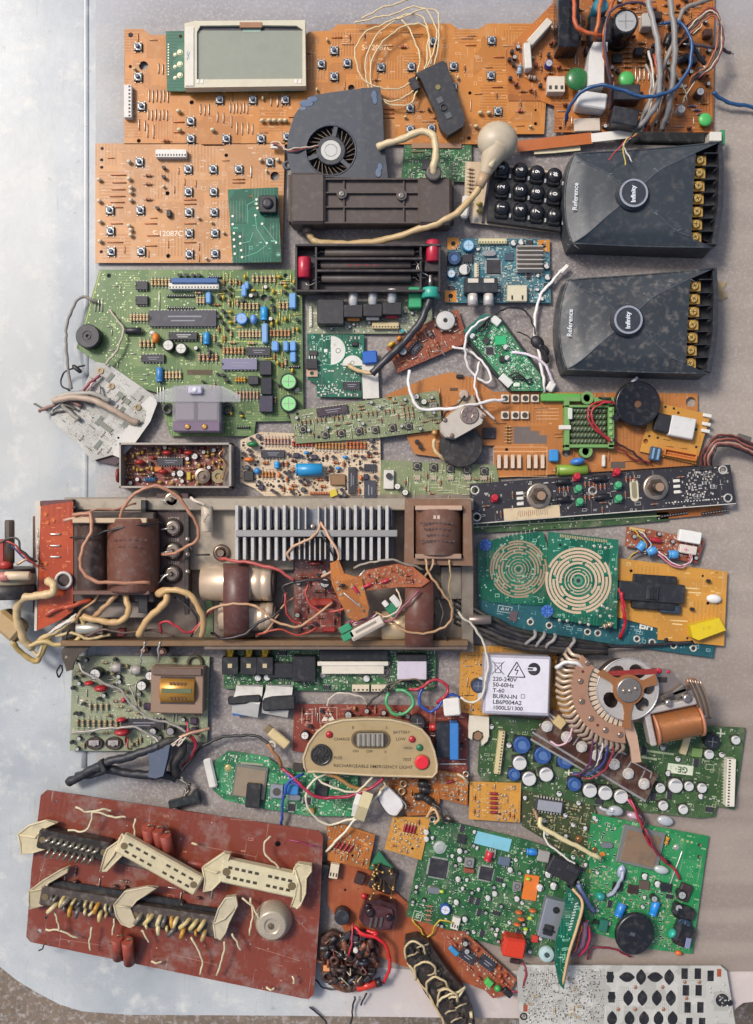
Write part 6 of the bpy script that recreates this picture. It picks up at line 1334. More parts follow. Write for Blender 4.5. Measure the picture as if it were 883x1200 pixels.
# inner boards of the amplifier
t.board([(345,654),(400,654),(400,741),(345,741)],'red',1.6,name='inner_board',zb=12)
t.put(blk(26,9,9,'9a3426:.4',2,'fuse'),378,706,0); t.put(disc(9,3,'6a2a28:.4'),370,660,0); t.put(blk(16,6,6,'a83a38:.4',2,'fuse'),386,738,0); t.put(ecap(6,10,'2a2226:.4'),381,683,0)
for x,y in ((352,690),(352,698),(352,706),(358,692),(356,714)): t.put(screw(1.8,1.5,'c8a89a:.3:.7',slot=False),x,y)
t.scatter([(2,res(11,1.6,'7a3a30:.5')),(1,to92()),(1,ecap(3,6))],22); t.specks(60,'c8a090:.3:.6'); t.marks(30,'c8a49a:.6'); t.done()
t.board([(240,700),(250,700),(250,745),(240,745)],'gr5',1.4,name='inner_board',zb=6); t.done()
# amplifier wiring
PK='b07c60:.42'; CR='c4a06c:.42::.3'; CR2='cdb284:.42::.3'
def aw(p,r=1.9,k=PK,n='lead',**kw): t.wire(p,r,k,n,seg=10,**kw)
aw([(141.6,607,62),(145,595,66),(155,582,68),(168,573,70),(184,570,70),(199,575,68),(212,586,66),(224,603,64),(233,620,60),(230,633,56),(216,643,52),(200,649,46),(190,650,42)])
aw([(86,603,60),(98,602,64),(107,604,66),(107,622,70),(98,642,72),(94,660,72),(101,674,72),(116,682,72),(140,683,70),(176,683,64)],2.1)
aw([(75,610,56),(100,606,60),(120,611,62),(133,610,62)],1.6,'c09a80:.42')
aw([(83,630,50),(105,630,62),(130,621,68),(165,615,66),(192,613,52)],1.1,BLK); aw([(184,686,40),(190,678,44),(198,673,44)],1,SIL)
aw([(163,745,44),(171,729,50),(186,714,54),(196,702,54),(193,692,52),(184,697,50)],4,CR); aw([(186,697,52),(197,692,58),(212,692,60),(226,701,60),(236,718,56),(239,735,48),(236,745,40)],3.4,CR)
aw([(98,722,48),(110,726,52),(128,729,52),(144,727,52),(151,715,54),(149,702,52),(146,694,50)],3.6,CR); aw([(138,695,50),(128,706,52),(118,716,50),(110,724,46)],3,'b08a62:.42')
aw([(88,708,40),(74,712,46),(62,716,48),(55,720,48)],3.2,'b04a2c:.4'); aw([(108,702,44),(92,708,50),(75,712,52)],2.6,'b24c2e:.4')
aw([(190,742,40),(188,730,50),(198,728,52),(208,735,52),(217,741,50),(228,738,48),(238,726,48),(250,714,48),(262,709,48)],1.5,'a82c34:.4'); aw([(228,742,46),(240,722,50),(256,710,50),(285,708,52),(300,710,52),(320,726,54),(345,735,54),(363,727,50),(390,706,46)],1.5,'b8906c:.42')
aw([(258,655,34),(275,657,46),(305,662,50),(328,669,52),(345,680,50)],1.9,'b0504a:.42'); aw([(341,657,40),(338,648,46),(350,637,50),(366,630,50),(374,620,46),(374,609,40),(383,625,50),(393,640,54),(397,655,54),(391,668,52),(377,676,48)],1.6,'c09878:.42')
aw([(392,656,44),(386,641,50),(378,628,50),(376,618,44)],1,BLK); aw([(331,707,40),(334,695,44),(332,688,46),(346,682,48),(368,680,48),(390,683,44)],2,'2c2426:.4'); aw([(248,742,30),(262,748,46),(286,744,50),(300,732,52),(320,722,54),(330,714,50)],1.6,'2e2426:.4')
aw([(336,694,44),(334,708,46),(339,722,44),(352,732,40),(368,729,36)],1.3,'a83a34:.4'); aw([(363,680,40),(359,694,42),(364,708,42),(374,716,42),(392,716,42),(406,712,46)],1.4,'a8443a:.4')
aw([(428,668,56),(417,680,54)],1,SIL); aw([(415,666,50),(430,660,58),(446,657,62),(464,657,62),(480,662,56),(497,668,46)],1.2,'9a9080:.4')
aw([(499,655,54),(502,668,58),(508,680,60),(520,695,60),(529,711,58),(530,724,56),(520,735,54),(506,741,54),(478,741,54),(462,730,52),(446,720,48),(438,717,44)],1.4,'a88460:.42')
aw([(508,655,52),(506,664,56),(500,674,50),(497,684,46)],1.2,'b09070:.42'); aw([(527,656,52),(528,672,50),(527,690,44),(530,712,40)],1,'b09a70:.42'); aw([(492,692,60),(478,705,62),(468,718,60),(458,727,56),(440,727,52),(420,726,50),(405,731,46)],1.3,'8a4a58:.4')
for pts,r,k in (([(88,604,58),(110,598,62),(138,596,60),(160,590,56)],1.2,'9a6a50:.42'),([(100,745,40),(124,738,44),(150,742,44),(176,738,42),(205,746,40)],1.4,'5a4238:.42'),([(205,700,44),(222,712,46),(232,730,44),(224,746,40)],1.2,'2c2624:.42'),([(300,744,40),(326,738,44),(352,744,42),(372,736,40)],1.2,'a8402f:.42'),([(118,690,48),(112,704,46),(96,714,44),(90,730,40)],1.6,'b08a62:.42'),([(222,640,40),(232,650,42),(246,650,38)],1,'2a2624:.42'),([(345,700,36),(330,712,44),(318,734,44),(300,746,38)],1.1,'b88a66:.42'),([(465,690,56),(470,704,60),(462,720,58),(446,724,54)],.9,'d0b8a0:.42'),([(512,700,40),(520,715,44),(516,735,44),(524,750,38)],1.1,'3a302c:.42'),([(66,745,34),(84,742,36),(104,748,36),(130,744,36)],1.8,'c2a878:.42')): aw(pts,r,k)
for i in range(4): aw([(436+i*2,722-i,50),(428,726+i*1.5,50),(416,728+i*1.5,50),(410,736+i,46)],.8,['b0486a:.4','c8a0a0:.4','8a3a5a:.4','d8c0b8:.4'][i])
aw([(170,752,38),(167,762,34),(165,778,20)],.9,SIL); aw([(188,752,38),(186,764,34),(186,776,20)],1,SIL)
for x,y in ((168,762),(190,764)): m=MB(); p=t.L(x,y,28); m.cyl(p.x,p.y,6,24,5,'4a2c28:.5',12); m.cyl(p.x,p.y,24,26,2.4,'d8a890:.3:.6',10); t.part('terminal_post',m)
m=MB(); p=t.L(113,737,40); m.lathe([(6,-16),(7,-15),(7,15),(6,16)],'b8b4a8:.3:.5',18,'x',(p.x-8,p.y,30)); m.box(p.x+6,p.y,22,5,12,18,'6a5c50:.3:.6',.6); t.part('fuse_holder',m)
m=MB(); p=t.L(140,742,40); m.box(p.x,p.y,20,9,9,10,'8a3028:.4',1); t.part('terminal_post',m)
# ---------------------------------------------------------------- standing orange board at its left end
t=T('circuit_board','vivid orange board with a white ring socket, standing at the left end of the amplifier','circuit board',62,662,8)
t.board([(48,593),(67,590),(86,588),(86,716),(72,726),(44,739),(46,660)],'or6',2,zb=44)
MATS['or4'] 
t.pads([],1)
for x,y in ((54,603),(56,613),(63,610),(54,661)): t.put(screw(2.2,1.2,'c86a3a:.3:.4',slot=False),x,y)
for y in (626,639.5,652.5): t.put(jump(11,1,'d8d0c4:.3:.7'),65,y,0)
for x,y in ((45,625),(45,638),(45,651)): t.put(jump(9,.7),x,y,90)
t.put(disc(3,2,BLK),89,595,0); m=MB(); m.torus(0,0,3,8.6,1.8,'c8bfb6:.35',28,8); m.cyl(0,0,0,2,8,'3a2c28:.6',24); t.put(('ring_socket',m.mesh('ring_socket'),5,10,10,[]),75,680,0)
t.specks(40,'d8703a:.3:.3'); t.marks(14,'e08a5a:.6'); t.done()
m=MB(); m.plate([tuple(t.L(x,y,40)[:2]) for x,y in [(42,587),(48,587),(49,592),(46,660),(44,739),(41,739),(43,660)]],20,34,'c9c0b0:.5'); m.plate([tuple(t.L(x,y,40)[:2]) for x,y in [(48,587),(86,585),(86,590),(48,593)]],14,34,'5a2a2c:.5'); m.box(*t.L(66,660,8)[:2],0,34,110,30,'5a4038:.6',1); t.part('mount',m)
# ---------------------------------------------------------------- potentiometer with cream cables
t=T('potentiometer','black and tan potentiometer with a grey shaft at the left edge, trailing cream cables','potentiometer',10,685,6)
m=MB(); p=t.L(8,680,50); m.lathe([(30,-21),(32,-19),(32,-6),(30,-5)],'2a2725:.5::.4',30,'y',(p.x,p.y,30)); m.lathe([(30,-5),(31,-4),(31,6),(29,8)],'a59678:.5::.4',30,'y',(p.x,p.y,30)); m.lathe([(29,8),(30,9),(30,13),(24,14)],'3a2f2b:.5',30,'y',(p.x,p.y,30)); t.part('body',m)
m=MB(); p=t.L(10,660,62); m.lathe([(8,-6),(8,2)],'a83228:.4',18,'y',(p.x-4,p.y,52)); m.lathe([(5.4,0),(5.4,46),(4.6,48)],'7a6e60:.3:.7',18,'y',(p.x,p.y,52)); m.box(p.x,p.y+34,56,3,26,1.6,'5a5048:.4:.6'); t.part('shaft',m)
m=MB(); p=t.L(18,675,70); m.lathe([(4,-14),(5,-13),(5,13),(4,14)],'cfb898:.45',14,'x',(p.x+2,p.y,62)); m.lathe([(4.4,-6),(5.4,-5),(5.4,4),(4,5)],'c07a70:.45',14,'x',(p.x-12,p.y-1,62)); t.part('terminal_sleeve',m)
m=MB(); p=t.L(1,655,50); m.box(p.x,p.y,30,10,44,16,'a02c26:.4',1.5); t.part('red_block',m)
t.wire([(0,636,66),(12,631,68),(22,632,68),(25,644,66),(34,653,60),(44,658,54)],1.2,'4a4440:.4','lead'); t.wire([(0,634,64),(14,637,66),(26,647,64),(38,660,58),(46,664,54)],1.2,'b0483a:.4','lead'); t.wire([(-4,632,60),(10,637,62),(24,650,60),(42,662,54)],1,'5a4a80:.4','lead'); t.wire([(20,661,58),(30,656,58),(42,657,54)],1.6,'c8a890:.4:.3','lead')
m=MB(); p=t.L(8,733,40); m.at(p.x,p.y,0,rz=-40); m.box(0,0,10,34,24,26,'b39668:.5',4); m.at(); m.tube([t.L(20,740,30),t.L(26,745,28)],9,'5a5646:.5',12,smooth=False); t.part('cable_joint',m)
t.wire([(56.6,680,56),(63,686,62),(60,696,62),(45,698,60),(28,701,56),(20,714,48),(22,730,42),(28,748,34),(38,760,28)],4.6,CR2,'cream_cable',seg=12); t.wire([(14,752,34),(24,763,28),(36,773,24),(44,774,24),(50,764,26),(57,748,30),(68,738,34),(80,730,38)],3.2,'b89a5c:.42','cream_cable',seg=10)
t.wire([(20,748,32),(34,756,32),(50,752,34),(66,755,32),(84,754,32),(96,744,32),(98,732,36),(95,722,40)],2.6,'c4aa72:.42','cream_cable',seg=10); t.wire([(38,760,26),(46,750,30),(58,744,34),(72,736,38),(90,724,42)],2.8,'c9b080:.42','cream_cable',seg=10); t.wire([(30,752,30),(44,768,28),(52,752,30),(60,740,32),(78,727,38)],2,'cdb88c:.42','cream_cable',seg=10)
for i in range(4): t.wire([(58+i*3,742-i*3,36),(70+i*4,734-i*3,42),(84+i*2,728-i*3,42)],1.4,'d8d0c4:.4','lead')
t.wire([(82,738,38),(78,746,36),(76,754,30)],1,BLK,'lead')
# ---------------------------------------------------------------- dark leaf shaped flap
t=T('leather_flap','dark olive leaf shaped flap sticking out below the left end of the amplifier','flap',92,768,20)
m=MB(); m.plate([tuple(t.L(x,y,30)[:2]) for x,y in [(72,763),(78,755),(90,751),(112,750),(104,760),(92,768),(87,776),(85,785),(78,787),(76,779),(73,772)]],6,10,'41362c:.6'); t.part('flap',m); p=t.L(78,770,30); t.part('eyelet',MB().cyl(p.x,p.y,10,10.6,1.6,'9a8a78:.4:.5',10))
t.wire([(71,779,26),(68,786,24),(69,793,22),(72,788,24),(73,780,26)],1,BLK,'black_loop')
# ---------------------------------------------------------------- tongue boards and plug on the amplifier
t=T('circuit_board','orange tongue shaped board with solder points hanging over the right of the amplifier','circuit board',410,700,58,rot=15)
t.board([(387,660),(397,656),(404,672),(424,678),(433,712),(431,722),(418,728),(409,724),(398,704),(389,684)],'or4',1.8,holes=[(427,716,2)])
for x,y in ((396,683),(397,691),(400,697),(413,688),(409,716),(421,709),(399,687),(425,690)): t.put(screw(1.6,1.4,'d8c0a0:.25:.8',slot=False),x,y)
t.put(jump(24,1,'d8ccc0:.3:.7'),413,703,-55); t.put(lcap(9,1.8,'b02848:.35'),417,691,-70); t.put(disc(4,2,BLK),401,686,0); t.specks(40,'d8a070:.3:.7'); t.done()
t=T('circuit_board','reddish pointed board with upright wire ends and red beads, right of the orange tongue board','circuit board',455,680,54,rot=12)
t.board([(411,680),(430,668),(466,660.5),(484,664),(504,681),(494,688),(467,688),(430,692)],'phen',1.8)
for x,y in ((431,686),(452,681)): t.put(lcap(9,2,'b02038:.3'),x,y,10)
for x,y in ((444,677),(459,670),(467,672),(471,674),(440,682),(447,688),(476,680)): 
    q=t.L(x,y,62); t.part('wire_end',MB().tube([(q.x,q.y,t.th),(q.x+1,q.y+3,t.th+8),(q.x+.5,q.y+6,t.th+12)],.8,'d8c0a0:.25:.8',6))
t.scatter([(3,screw(1.4,1.4,'d8b090:.25:.8',slot=False)),(1,res(8,1.3,'a03028:.4'))],26); t.specks(70,'d8a070:.3:.7'); t.done()
t=T('plug','white plug with a green end lying slanted on the amplifier below the orange tongue board','plug',430,736,50,rot=28)
m=MB(); p=t.L(430,737,62); m.box(p.x,p.y,0,40,12,9,'cfc4b4:.4',1); m.box(p.x,p.y-3,9,38,2,1,'a89a8a:.4'); m.box(p.x,p.y+2,9,26,3,.2,'8a8274:.5'); t.part('body',m)
m=MB(); 
for x,y in ((405,737),(408,746)): p=t.L(x,y,60); m.box(p.x,p.y,0,14,8,9,'2f8a62:.4',1)
t.part('green_end',m)
t=T('plug','small white and green plug under the reddish pointed board','plug',460,712,44,rot=-50)
m=MB(); p=t.L(464,705,54); m.box(p.x,p.y,0,14,8,7,'cfccc6:.4',.8); p=t.L(452,708,54); m.box(p.x,p.y,0,7,6,7,'d8d4cc:.4',.8); t.part('body',m); m=MB(); p=t.L(460,715,50); m.box(p.x,p.y,0,14,11,5,'2a7a58:.4',.8); t.part('green_end',m)
# ================================================================ power board with small transformer (left)
RB=lambda k,L=14,r=1.7: (lambda: res(L,r,k,pick(t.rnd,BANDS)))
t=T('circuit_board','pale olive board with a small square transformer and red discs, below the amplifier','circuit board',163,825,4)
t.board([(85,769),(246,769),(243,870),(203,870),(202,880),(82,880)],'gr8',1.7)
m=MB(); m.box(0,0,0,60,53,22,'8f7460:.5:.1',1); m.box(0,22,22,56,8,4,'6a5448:.5',.5)
c=MB(); c.lathe([(15,-20),(16,-19),(16,19),(15,20)],'b8863a:.3:.45',24,'x',(1,0,14)); c.box(1,1,29.8,34,5,.8,'5e6a4a:.4',.2)
for i in range(5): c.box(-6+i*4,-8,29,2.4,3.4,.6,'6a4420:.5')
for i in range(5): c.box(-6+i*4,9,29,2.4,3.4,.6,'6a4420:.5')
k_=MB(); k_.box(1,0,20,40,32,2.4,'3a2c26:.5',.5)
t.put(('transformer',m.mesh('transformer'),22,30,27,[('window',k_.mesh('window')),('coil',c.mesh('coil'))]),210,807,-1)
t.put(ecap(7,16,'2a282c:.35','d2cfc8:.35'),113.6,789,0); t.put(ecap(5.6,14,'2a282c:.35','d2cfc8:.35'),177,791,0); t.put(ecap(6.2,14,'2a282c:.35','d2cfc8:.35'),167.6,802.5,0); t.put(ecap(4.5,12,'26262c:.35'),180.3,856.3,0); t.put(ecap(5,12,'26262c:.35','8f8a90:.35'),200.8,856,0)
for x,y in ((137,782),(160,785)): t.put(lcap(12,5.5,'a59e98:.4'),x,y,0)
for x,y,r in ((106,800,6),(119.8,806,8),(143.5,842.6,6),(144.7,857,9)): t.put(disc(r,r*.5,'a82c30:.35'),x,y,0)
t.put(disc(4,3,'a84048:.35'),146,820,60); t.put(dip(12,50,12,4),168,848,0)
for x in (111,133.5): 
    m=MB(); m.lathe([(10,0),(10,3),(8.5,4),(8.5,3.2)],'3a2c28:.45',22,sy=.75); m.box(0,1,4,12,6,1.5,'c4bdb4:.3:.6',.5); m.lathe([(3,4),(3,6)],'b8b0a8:.3:.7',12); t.put(('trimmer',m.mesh('trimmer'),5,10,8,[]),x,871,0)
t.row(RB('b8a888:.5',13,1.8),106,828.4,126,828.4,4); t.row(RB('a89a78:.5',15,1.8),91,847,137,848,8); t.row(RB('b8a888:.5',10,1.5),141,828,150,832,2,0)
t.put(toroid(8,2,'8a5a34:.4:.5'),229,777,0); t.row(screw(1.2,1,'d0c8b0:.3:.6',slot=False),150,842,176,842,9,0)
t.scatter([(3,res(11,1.5,'a89a78:.5',BANDS[0])),(1,to92()),(2,jump(9,.5)),(1,disc(2.8,2,'8a7a58:.4')),(1,ecap(2.6,6)),(1,blk(8,8,5,'4a3a4a:.4',.8))],70); t.specks(240,'c8c4a0:.4:.5',(.4,.8)); t.marks(80,'d4d4b8:.6',w=.35); t.done()
GL='9c968e:.4:.2'
t.wire([(92,777,26),(100,788,30),(122,800,30),(140,808,28),(152,822,28),(163,834,28),(180,843,28),(196,847,26),(210,852,26),(218,858,26)],1.5,GL); t.wire([(153,803,20),(157,818,24),(165,834,24)],1,GL)
t.wire([(84,859,14),(95,858,18),(115,855,22),(135,853,24),(155,852,24),(170,857,24),(180,864,24),(187,872,26)],1.5,GL)
for i in range(3): t.wire([(218+i*1.5,846,20),(220,856,26),(217+i*2,864,26)],1,['b02a4a:.4','c83858:.4','2a6a4a:.4'][i]); 
t.wire([(224,862,24),(231,872,22),(225,886,16),(216,902,8)],1.3,'a82430:.4'); t.wire([(222,864,24),(229,875,22),(222,890,14),(214,898,8)],1.1,'b83040:.4'); t.wire([(150,864,10),(149,872,12),(152,878,8)],1,'a82430:.4')
t.wire([(195,873,28),(205,866,30),(222,860,30),(238,856,28),(246,853,26)],1.9,'b08a70:.4:.3','stripped_lead')
t=T('cable_loom','thick black sleeved loom wrapped in blue-grey tape, with a black plug at its frayed end','cable',150,900,4)
SL='24252c:.5'
t.wire([(81,917,12),(95,909,18),(110,901,22),(127,893,26),(142,889,28),(160,884,30),(176,878,30),(188,874,30)],5,SL,'sleeve',seg=12); t.wire([(90,910,10),(108,907,14),(125,902,18),(145,905,18),(165,908,18),(190,908,18),(207,912,14)],5,SL,'sleeve',seg=12); t.wire([(188,874,30),(200,868,30),(213,868,28),(214,880,26),(205,895,22),(207,910,16)],5,'2b2826:.6','sleeve',seg=12)
m=MB(); m.plate([tuple(t.L(x,y,36)[:2]) for x,y in [(173,880),(184,872),(199,873),(196,890),(191,910),(182,913),(173,911),(175,898)]],16,30,'4f596b:.5'); t.part('tape_wrap',m); m=MB(); m.box(*t.L(120,898,30)[:2],16,6,14,12,'1f2026:.5',1,rz=25); t.part('sleeve_joint',m)
for i in range(7): t.wire([(206+i,909+i*.6,14),(214+i*.8,912+i,16),(219+i*.6,920,14),(217+i*.8,929,10),(211+i*.9,936,8)],.7,['3a342e:.5','c8bca8:.5','2a2624:.5'][i%3],'lead')
for i in range(6): t.wire([(201+i*2,873+i%3,34),(206+i*2,868,36),(214+i,864+i%2*3,36)],.9,['c8b8a8:.4:.2','d8ccbc:.4','3a2a28:.5'][i%3],'lead')
m=MB(); p=t.L(216,939,10); m.box(p.x,p.y,0,36,9,8,'1c2426:.4',.6,rz=14); p=t.L(231,934,10); m.box(p.x,p.y,0,6,16,9,'1c2224:.4',.6,rz=14); t.part('plug',m)
t.wire([(209,908,16),(222,893,14),(236,876,14),(254,866,14),(275,862,16),(292,862,18),(305,864,20),(315,872,24)],1.7,'1e1c1e:.45','black_cable'); t.wire([(314,872,24),(321,882,26),(327,890,24),(329,898,20)],2.2,'9a6a44:.5','tan_cable')
t=T('cable_tab','cream folded tab with a ring at the end of the long black cable','cable clip',322,866,16)
m=MB(); p=t.L(326,868,30); m.box(p.x,p.y,0,27,11,5,'cdb888:.4',1.5,rz=-40); p=t.L(315,858,30); m.box(p.x,p.y,0,11,9,4,'7a6a4c:.5',1,rz=-40); p=t.L(318,875,28); m.torus(p.x,p.y,5,4,1.6,'c8bea8:.4',16,8); t.part('tab',m)
# ================================================================ green AV board with gold sockets
t=T('socket_board','dark green board with three gold sockets, a broad white connector and a lilac one','circuit board',388,785,4)
t.board([(264,758),(512,758),(510,808),(455,809),(383,810),(262,807)],'gr3',1.7,holes=[(507,783,2)])
for x in (270.8,292.6,311.4):
    m=MB(); m.box(0,-14,0,19,20,14,'1e1f22:.4',.6); m.box(0,-14,14,5,5,.5,'d8c49a:.3:.4',.2); m.lathe([(5.6,-4),(5.6,12),(4.5,13),(4.5,4)],'c89a3a:.2:.9',18,'y',(0,0,9)); t.put(('phono_socket',m.mesh('gold_socket'),14,9,14,[]),x,765,0)
t.put(blk(27,30,15,'1d1e22:.4',1,'socket_block'),357,783,0); t.put(blk(30,18,10,'222327:.4',1,'socket_block'),330,785,0); t.put(blk(80,13,12,'1a1b1e:.4',1,'socket_block'),415,767,0)
m=MB(); m.box(0,0,0,72,14,11,'d6cdbc:.4',.6); m.box(0,5,0,82,5,12,'dcd4c4:.4',.6); t.put(('connector',m.mesh('wide_connector'),12,40,8,[]),414,782,0)
t.put(blk(34,23,14,'c6bcc8:.4',1,'connector'),483,784,0); t.put(blk(34,8,15,'1e1e22:.4',.8,'socket_block'),483,770,0); t.put(screw(6,4,'9a9088:.3:.8'),451,788); t.put(screw(3,3),379,791)
t.put(conn(4,20,8,7,'cfc3a8:.45',open_=False),423,806,0); t.put(conn(5,19,8,7,'cfc3a8:.45',open_=False),445,806,0)
for x,y in ((302.7,794),(313.6,793.6),(430,795)): t.put(smdcap(3.8,5,'9a9a98:.4'),x,y,40)
t.scatter([(3,smd('98b090:.5',2.4,1.4)),(2,smd(BLK,3,2)),(1,smd('c8c0a0:.5',3,1.6)),(1,dip(4,8,5,1.6))],99); t.specks(220,'b8d8b0:.4:.4',(.35,.7)); t.marks(60,'b8d4b0:.5',ln=(2,5)); t.done()
for x,lab in ((292,'white ribbon cable with a blue tip and a black band, the left one of two'),(327,'white ribbon cable folded under a black sleeve, the right one of two')):
    t=T('ribbon_cable',lab,'ribbon cable',x,820,6)
    strip(t,[(x+1,803,12),(x,812,18),(x-3,822,22),(x-5,838,10)],31,1,'c9c6be:.4','ribbon')
    m=MB(); p=t.L(x+1,806,18); m.box(p.x,p.y,6,30,5,2,'8f8d88:.4:.3',.3); t.part('contact_strip',m)
    m=MB(); p=t.L(x-6,821,26)if x<300 else t.L(x,825,26); m.box(p.x,p.y,12,38,10 if x<300 else 17,5,'232427:.5',2,rz=3); t.part('band',m)
    if x<300: m=MB(); p=t.L(x-4,837,12); m.box(p.x,p.y,1,30,4,4,'2a62a4:.4',.5); t.part('blue_tip',m)
t=T('wire_loop','stiff green wire loop beside the blue and red leads under the lilac connector','wire',467,822,10)
t.wire([(456,812,20),(453,822,22),(458,834,22),(470,837,22),(482,830,22),(484,818,22),(476,810,20),(464,809,18)],2,'4f9a66:.35','loop')
t=T('wire_loop','twisted blue and red leads with a white plug, right of the green wire loop','wire',506,820,10)
t.wire([(496,803,18),(492,816,22),(494,828,22),(503,834,22),(513,829,24),(521,818,24),(530,814,22),(540,817,20)],1.8,'2a4a98:.35','blue_lead'); t.wire([(480,808,18),(490,808,20),(498,802,24),(509,797,24),(520,800,24),(525,807,24),(521,817,26),(512,824,22)],1.8,'a82838:.35','red_lead'); t.wire([(457,808,18),(470,797,24),(487,797,24),(500,803,22),(511,804,20)],1,'6a5a48:.4','thin_lead'); t.wire([(430,828,14),(440,818,16),(452,806,18),(466,799,20),(480,800,20)],1.3,BLK,'black_lead')
m=MB(); p=t.L(530,829,30); m.box(p.x,p.y,8,19,20,12,'d8d4cc:.4',1.5,rz=5); t.part('plug',m)
# ================================================================ red-brown board under the panel
t=T('circuit_board','dark red-brown board with a printed warning triangle, mostly under the tan control panel','circuit board',445,866,4)
t.board([(345,825),(455,826),(548,830),(548,907),(343,880)],'redb',1.7)
c=t.L(385,838); t.pmb.sheet([(c.x-8,c.y-7),(c.x+8,c.y-7),(c.x,c.y+8)],t.th+.15,'d8cfc0:.5'); t.pmb.sheet([(c.x-1,c.y-4),(c.x+1,c.y-4),(c.x+.6,c.y+3),(c.x-.6,c.y+3)],t.th+.2,'5a2a20:.5')
t.put(ecap(4.4,10,'26262c:.35'),408.5,837,0); t.put(ecap(5,10,'26262c:.35','d2d0c8:.35'),357.8,861,0); t.put(ecap(9,16,'24242a:.4','2e2e34:.4'),489,846,0); t.put(lcap(10,4.5,'b8322c:.3'),508,852,0); t.put(blk(27,40,16,'232730:.4',1,'module'),524,866,0,)
t.put(blk(10,42,22,'3a78bc:.35',1.2,'blue_module'),532,867,0); t.put(jump(30,1,'d8d4cc:.35:.3'),531,895,0); t.put(jump(24,1,'d8d4cc:.35:.3'),517,862,0)
t.lrect(*t.L(385,838)[:2],20,18,.5,'d0b8a8:.6')
for x in (354,360,366): t.line(x,833,x,848,.8,'c8a898:.5')
for x,y in ((430,833),(450,835),(469,836),(478,839),(445,841)): t.put(ecap(3,6),x,y,0)
t.scatter([(3,res(11,1.5,'a86a50:.5')),(1,to92()),(1,jump(10,.6)),(1,disc(3,2,'a87a50:.4'))],40); t.specks(120,'c89a88:.3:.5'); t.marks(70,'c8a898:.6'); t.done()
t.wire([(383,827,12),(390,816,18),(402,812,20),(416,814,20),(427,820,18),(431,827,12)],1,'c4bcac:.4','white_lead')
# ================================================================ tan control panel
t=T('control_panel','tan curved emergency light panel with a sliding switch, red button and coloured lamps','control panel',436,880,24)
TAN='a8926a:.36::.4'; oc=[(360,905),(357,899),(356,888),(362,872),(372,858),(384,849),(402,844.5),(430,843),(458,844),(480,849),(494,855),(503,865),(509,880),(512.5,896),(512,905),(507,911),(440,909),(370,904.5)]
m=MB(); P=[tuple(t.L(x,y,40)[:2]) for x,y in oc]; m.plate(P,0,15,TAN); cx=sum(p[0] for p in P)/len(P); cy=sum(p[1] for p in P)/len(P)
m.tube([(x,y,15) for x,y in P]+[(P[0][0],P[0][1],15)],1.4,'b9a583:.4',8,smooth=False); t.part('panel',m)
Z=15
m=MB(); m.box(*t.L(434.5,866.5,40)[:2],Z,43,23,1.2,'8d7850:.4',.6); pts=[(x*.98,y) for x,y in circ(0,0,1)]; m=MB()
p=t.L(434.5,866.5,40); q=[(p.x+12+10*math.cos(R(a)),p.y+10*math.sin(R(a))) for a in range(-90,91,15)]+[(p.x-12+10*math.cos(R(a)),p.y+10*math.sin(R(a))) for a in range(90,271,15)]
m.plate(q,Z,Z+1.4,'6a5838:.4'); q2=[(p.x+(x-p.x)*.9,p.y+(y-p.y)*.82) for x,y in q]; m.plate(q2,Z+1.4,Z+2,'3a332a:.5'); m.box(p.x,p.y,Z+1,31,15,4,'b0a898:.3:.6',1.5)
for i in range(-5,6): m.box(p.x+i*2.7,p.y,Z+4.9,1.1,14,.8,'c8c2b4:.3:.5' if i%2 else '5a5044:.4',.2)
t.part('slide_switch',m)
m=MB(); p=t.L(376.6,884.3,40); m.lathe([(12,Z),(12,Z+2.5),(10.5,Z+3),(9.8,Z+1.5),(4,Z+1.5),(3.5,Z+2.6),(.1,Z+2.6)],'2a2826:.3',28,c=(p.x,p.y,0))
for i in range(10): m.M=Matrix.Translation((p.x,p.y,0))@Matrix.Rotation(R(36*i),4,'Z'); m.box(7,0,Z+1.5,5,1,1.4,'3c3a36:.25',.2,rz=25)
m.M=Matrix.Identity(4); t.part('fuse_cap',m)
for x,y,k,r in ((386,861.4,'a01e26:.25',4),(483.2,866.9,'a81e28:.25',4),(492,876.6,'2a6a48:.3',4)):
    m=MB(); p=t.L(x,y,42); m.lathe([(r,Z),(r,Z+1),(r*.8,Z+2.4),(r*.3,Z+3)],k,18,c=(p.x,p.y,0)); t.part('lamp',m)
m=MB(); p=t.L(494.8,893.7,42); m.lathe([(9,Z),(9,Z+1),(8,Z+1.4),(7.6,Z+3),(6.5,Z+3.6),(.1,Z+3.6)],'d82c38:.3',28,c=(p.x,p.y,0),ks=['8a7040:.4']*2+['d42a36:.3']*3); t.part('test_button',m)
m=MB(); LT='3e3324:.6'
for s,x,y,z_ in (('CHARGE',401,866.5,4.6),('FUSE',396.5,888.5,4.6),('BATTERY',471,858.5,4.6),('LOW',470,866.5,4.6),('HIGH',478.5,877,4.2),('TEST',477.4,890.6,4.6),('RECHARGEABLE EMERGENCY LIGHT',437.5,898.6,4.9),('ON',417,880.5,4.2),('OFF',433.5,881,4.2),('II',414,853,5),('I',453.5,853,5),('II',452,881.5,4.2)):
    p=t.L(x,y,40); text_mb(m,s,p.x,p.y,z_,LT,-1.5 if len(s)>10 else 0,.12,Z,bold=.06,sx=1.12 if len(s)>10 else 1)
t.part('lettering',m)
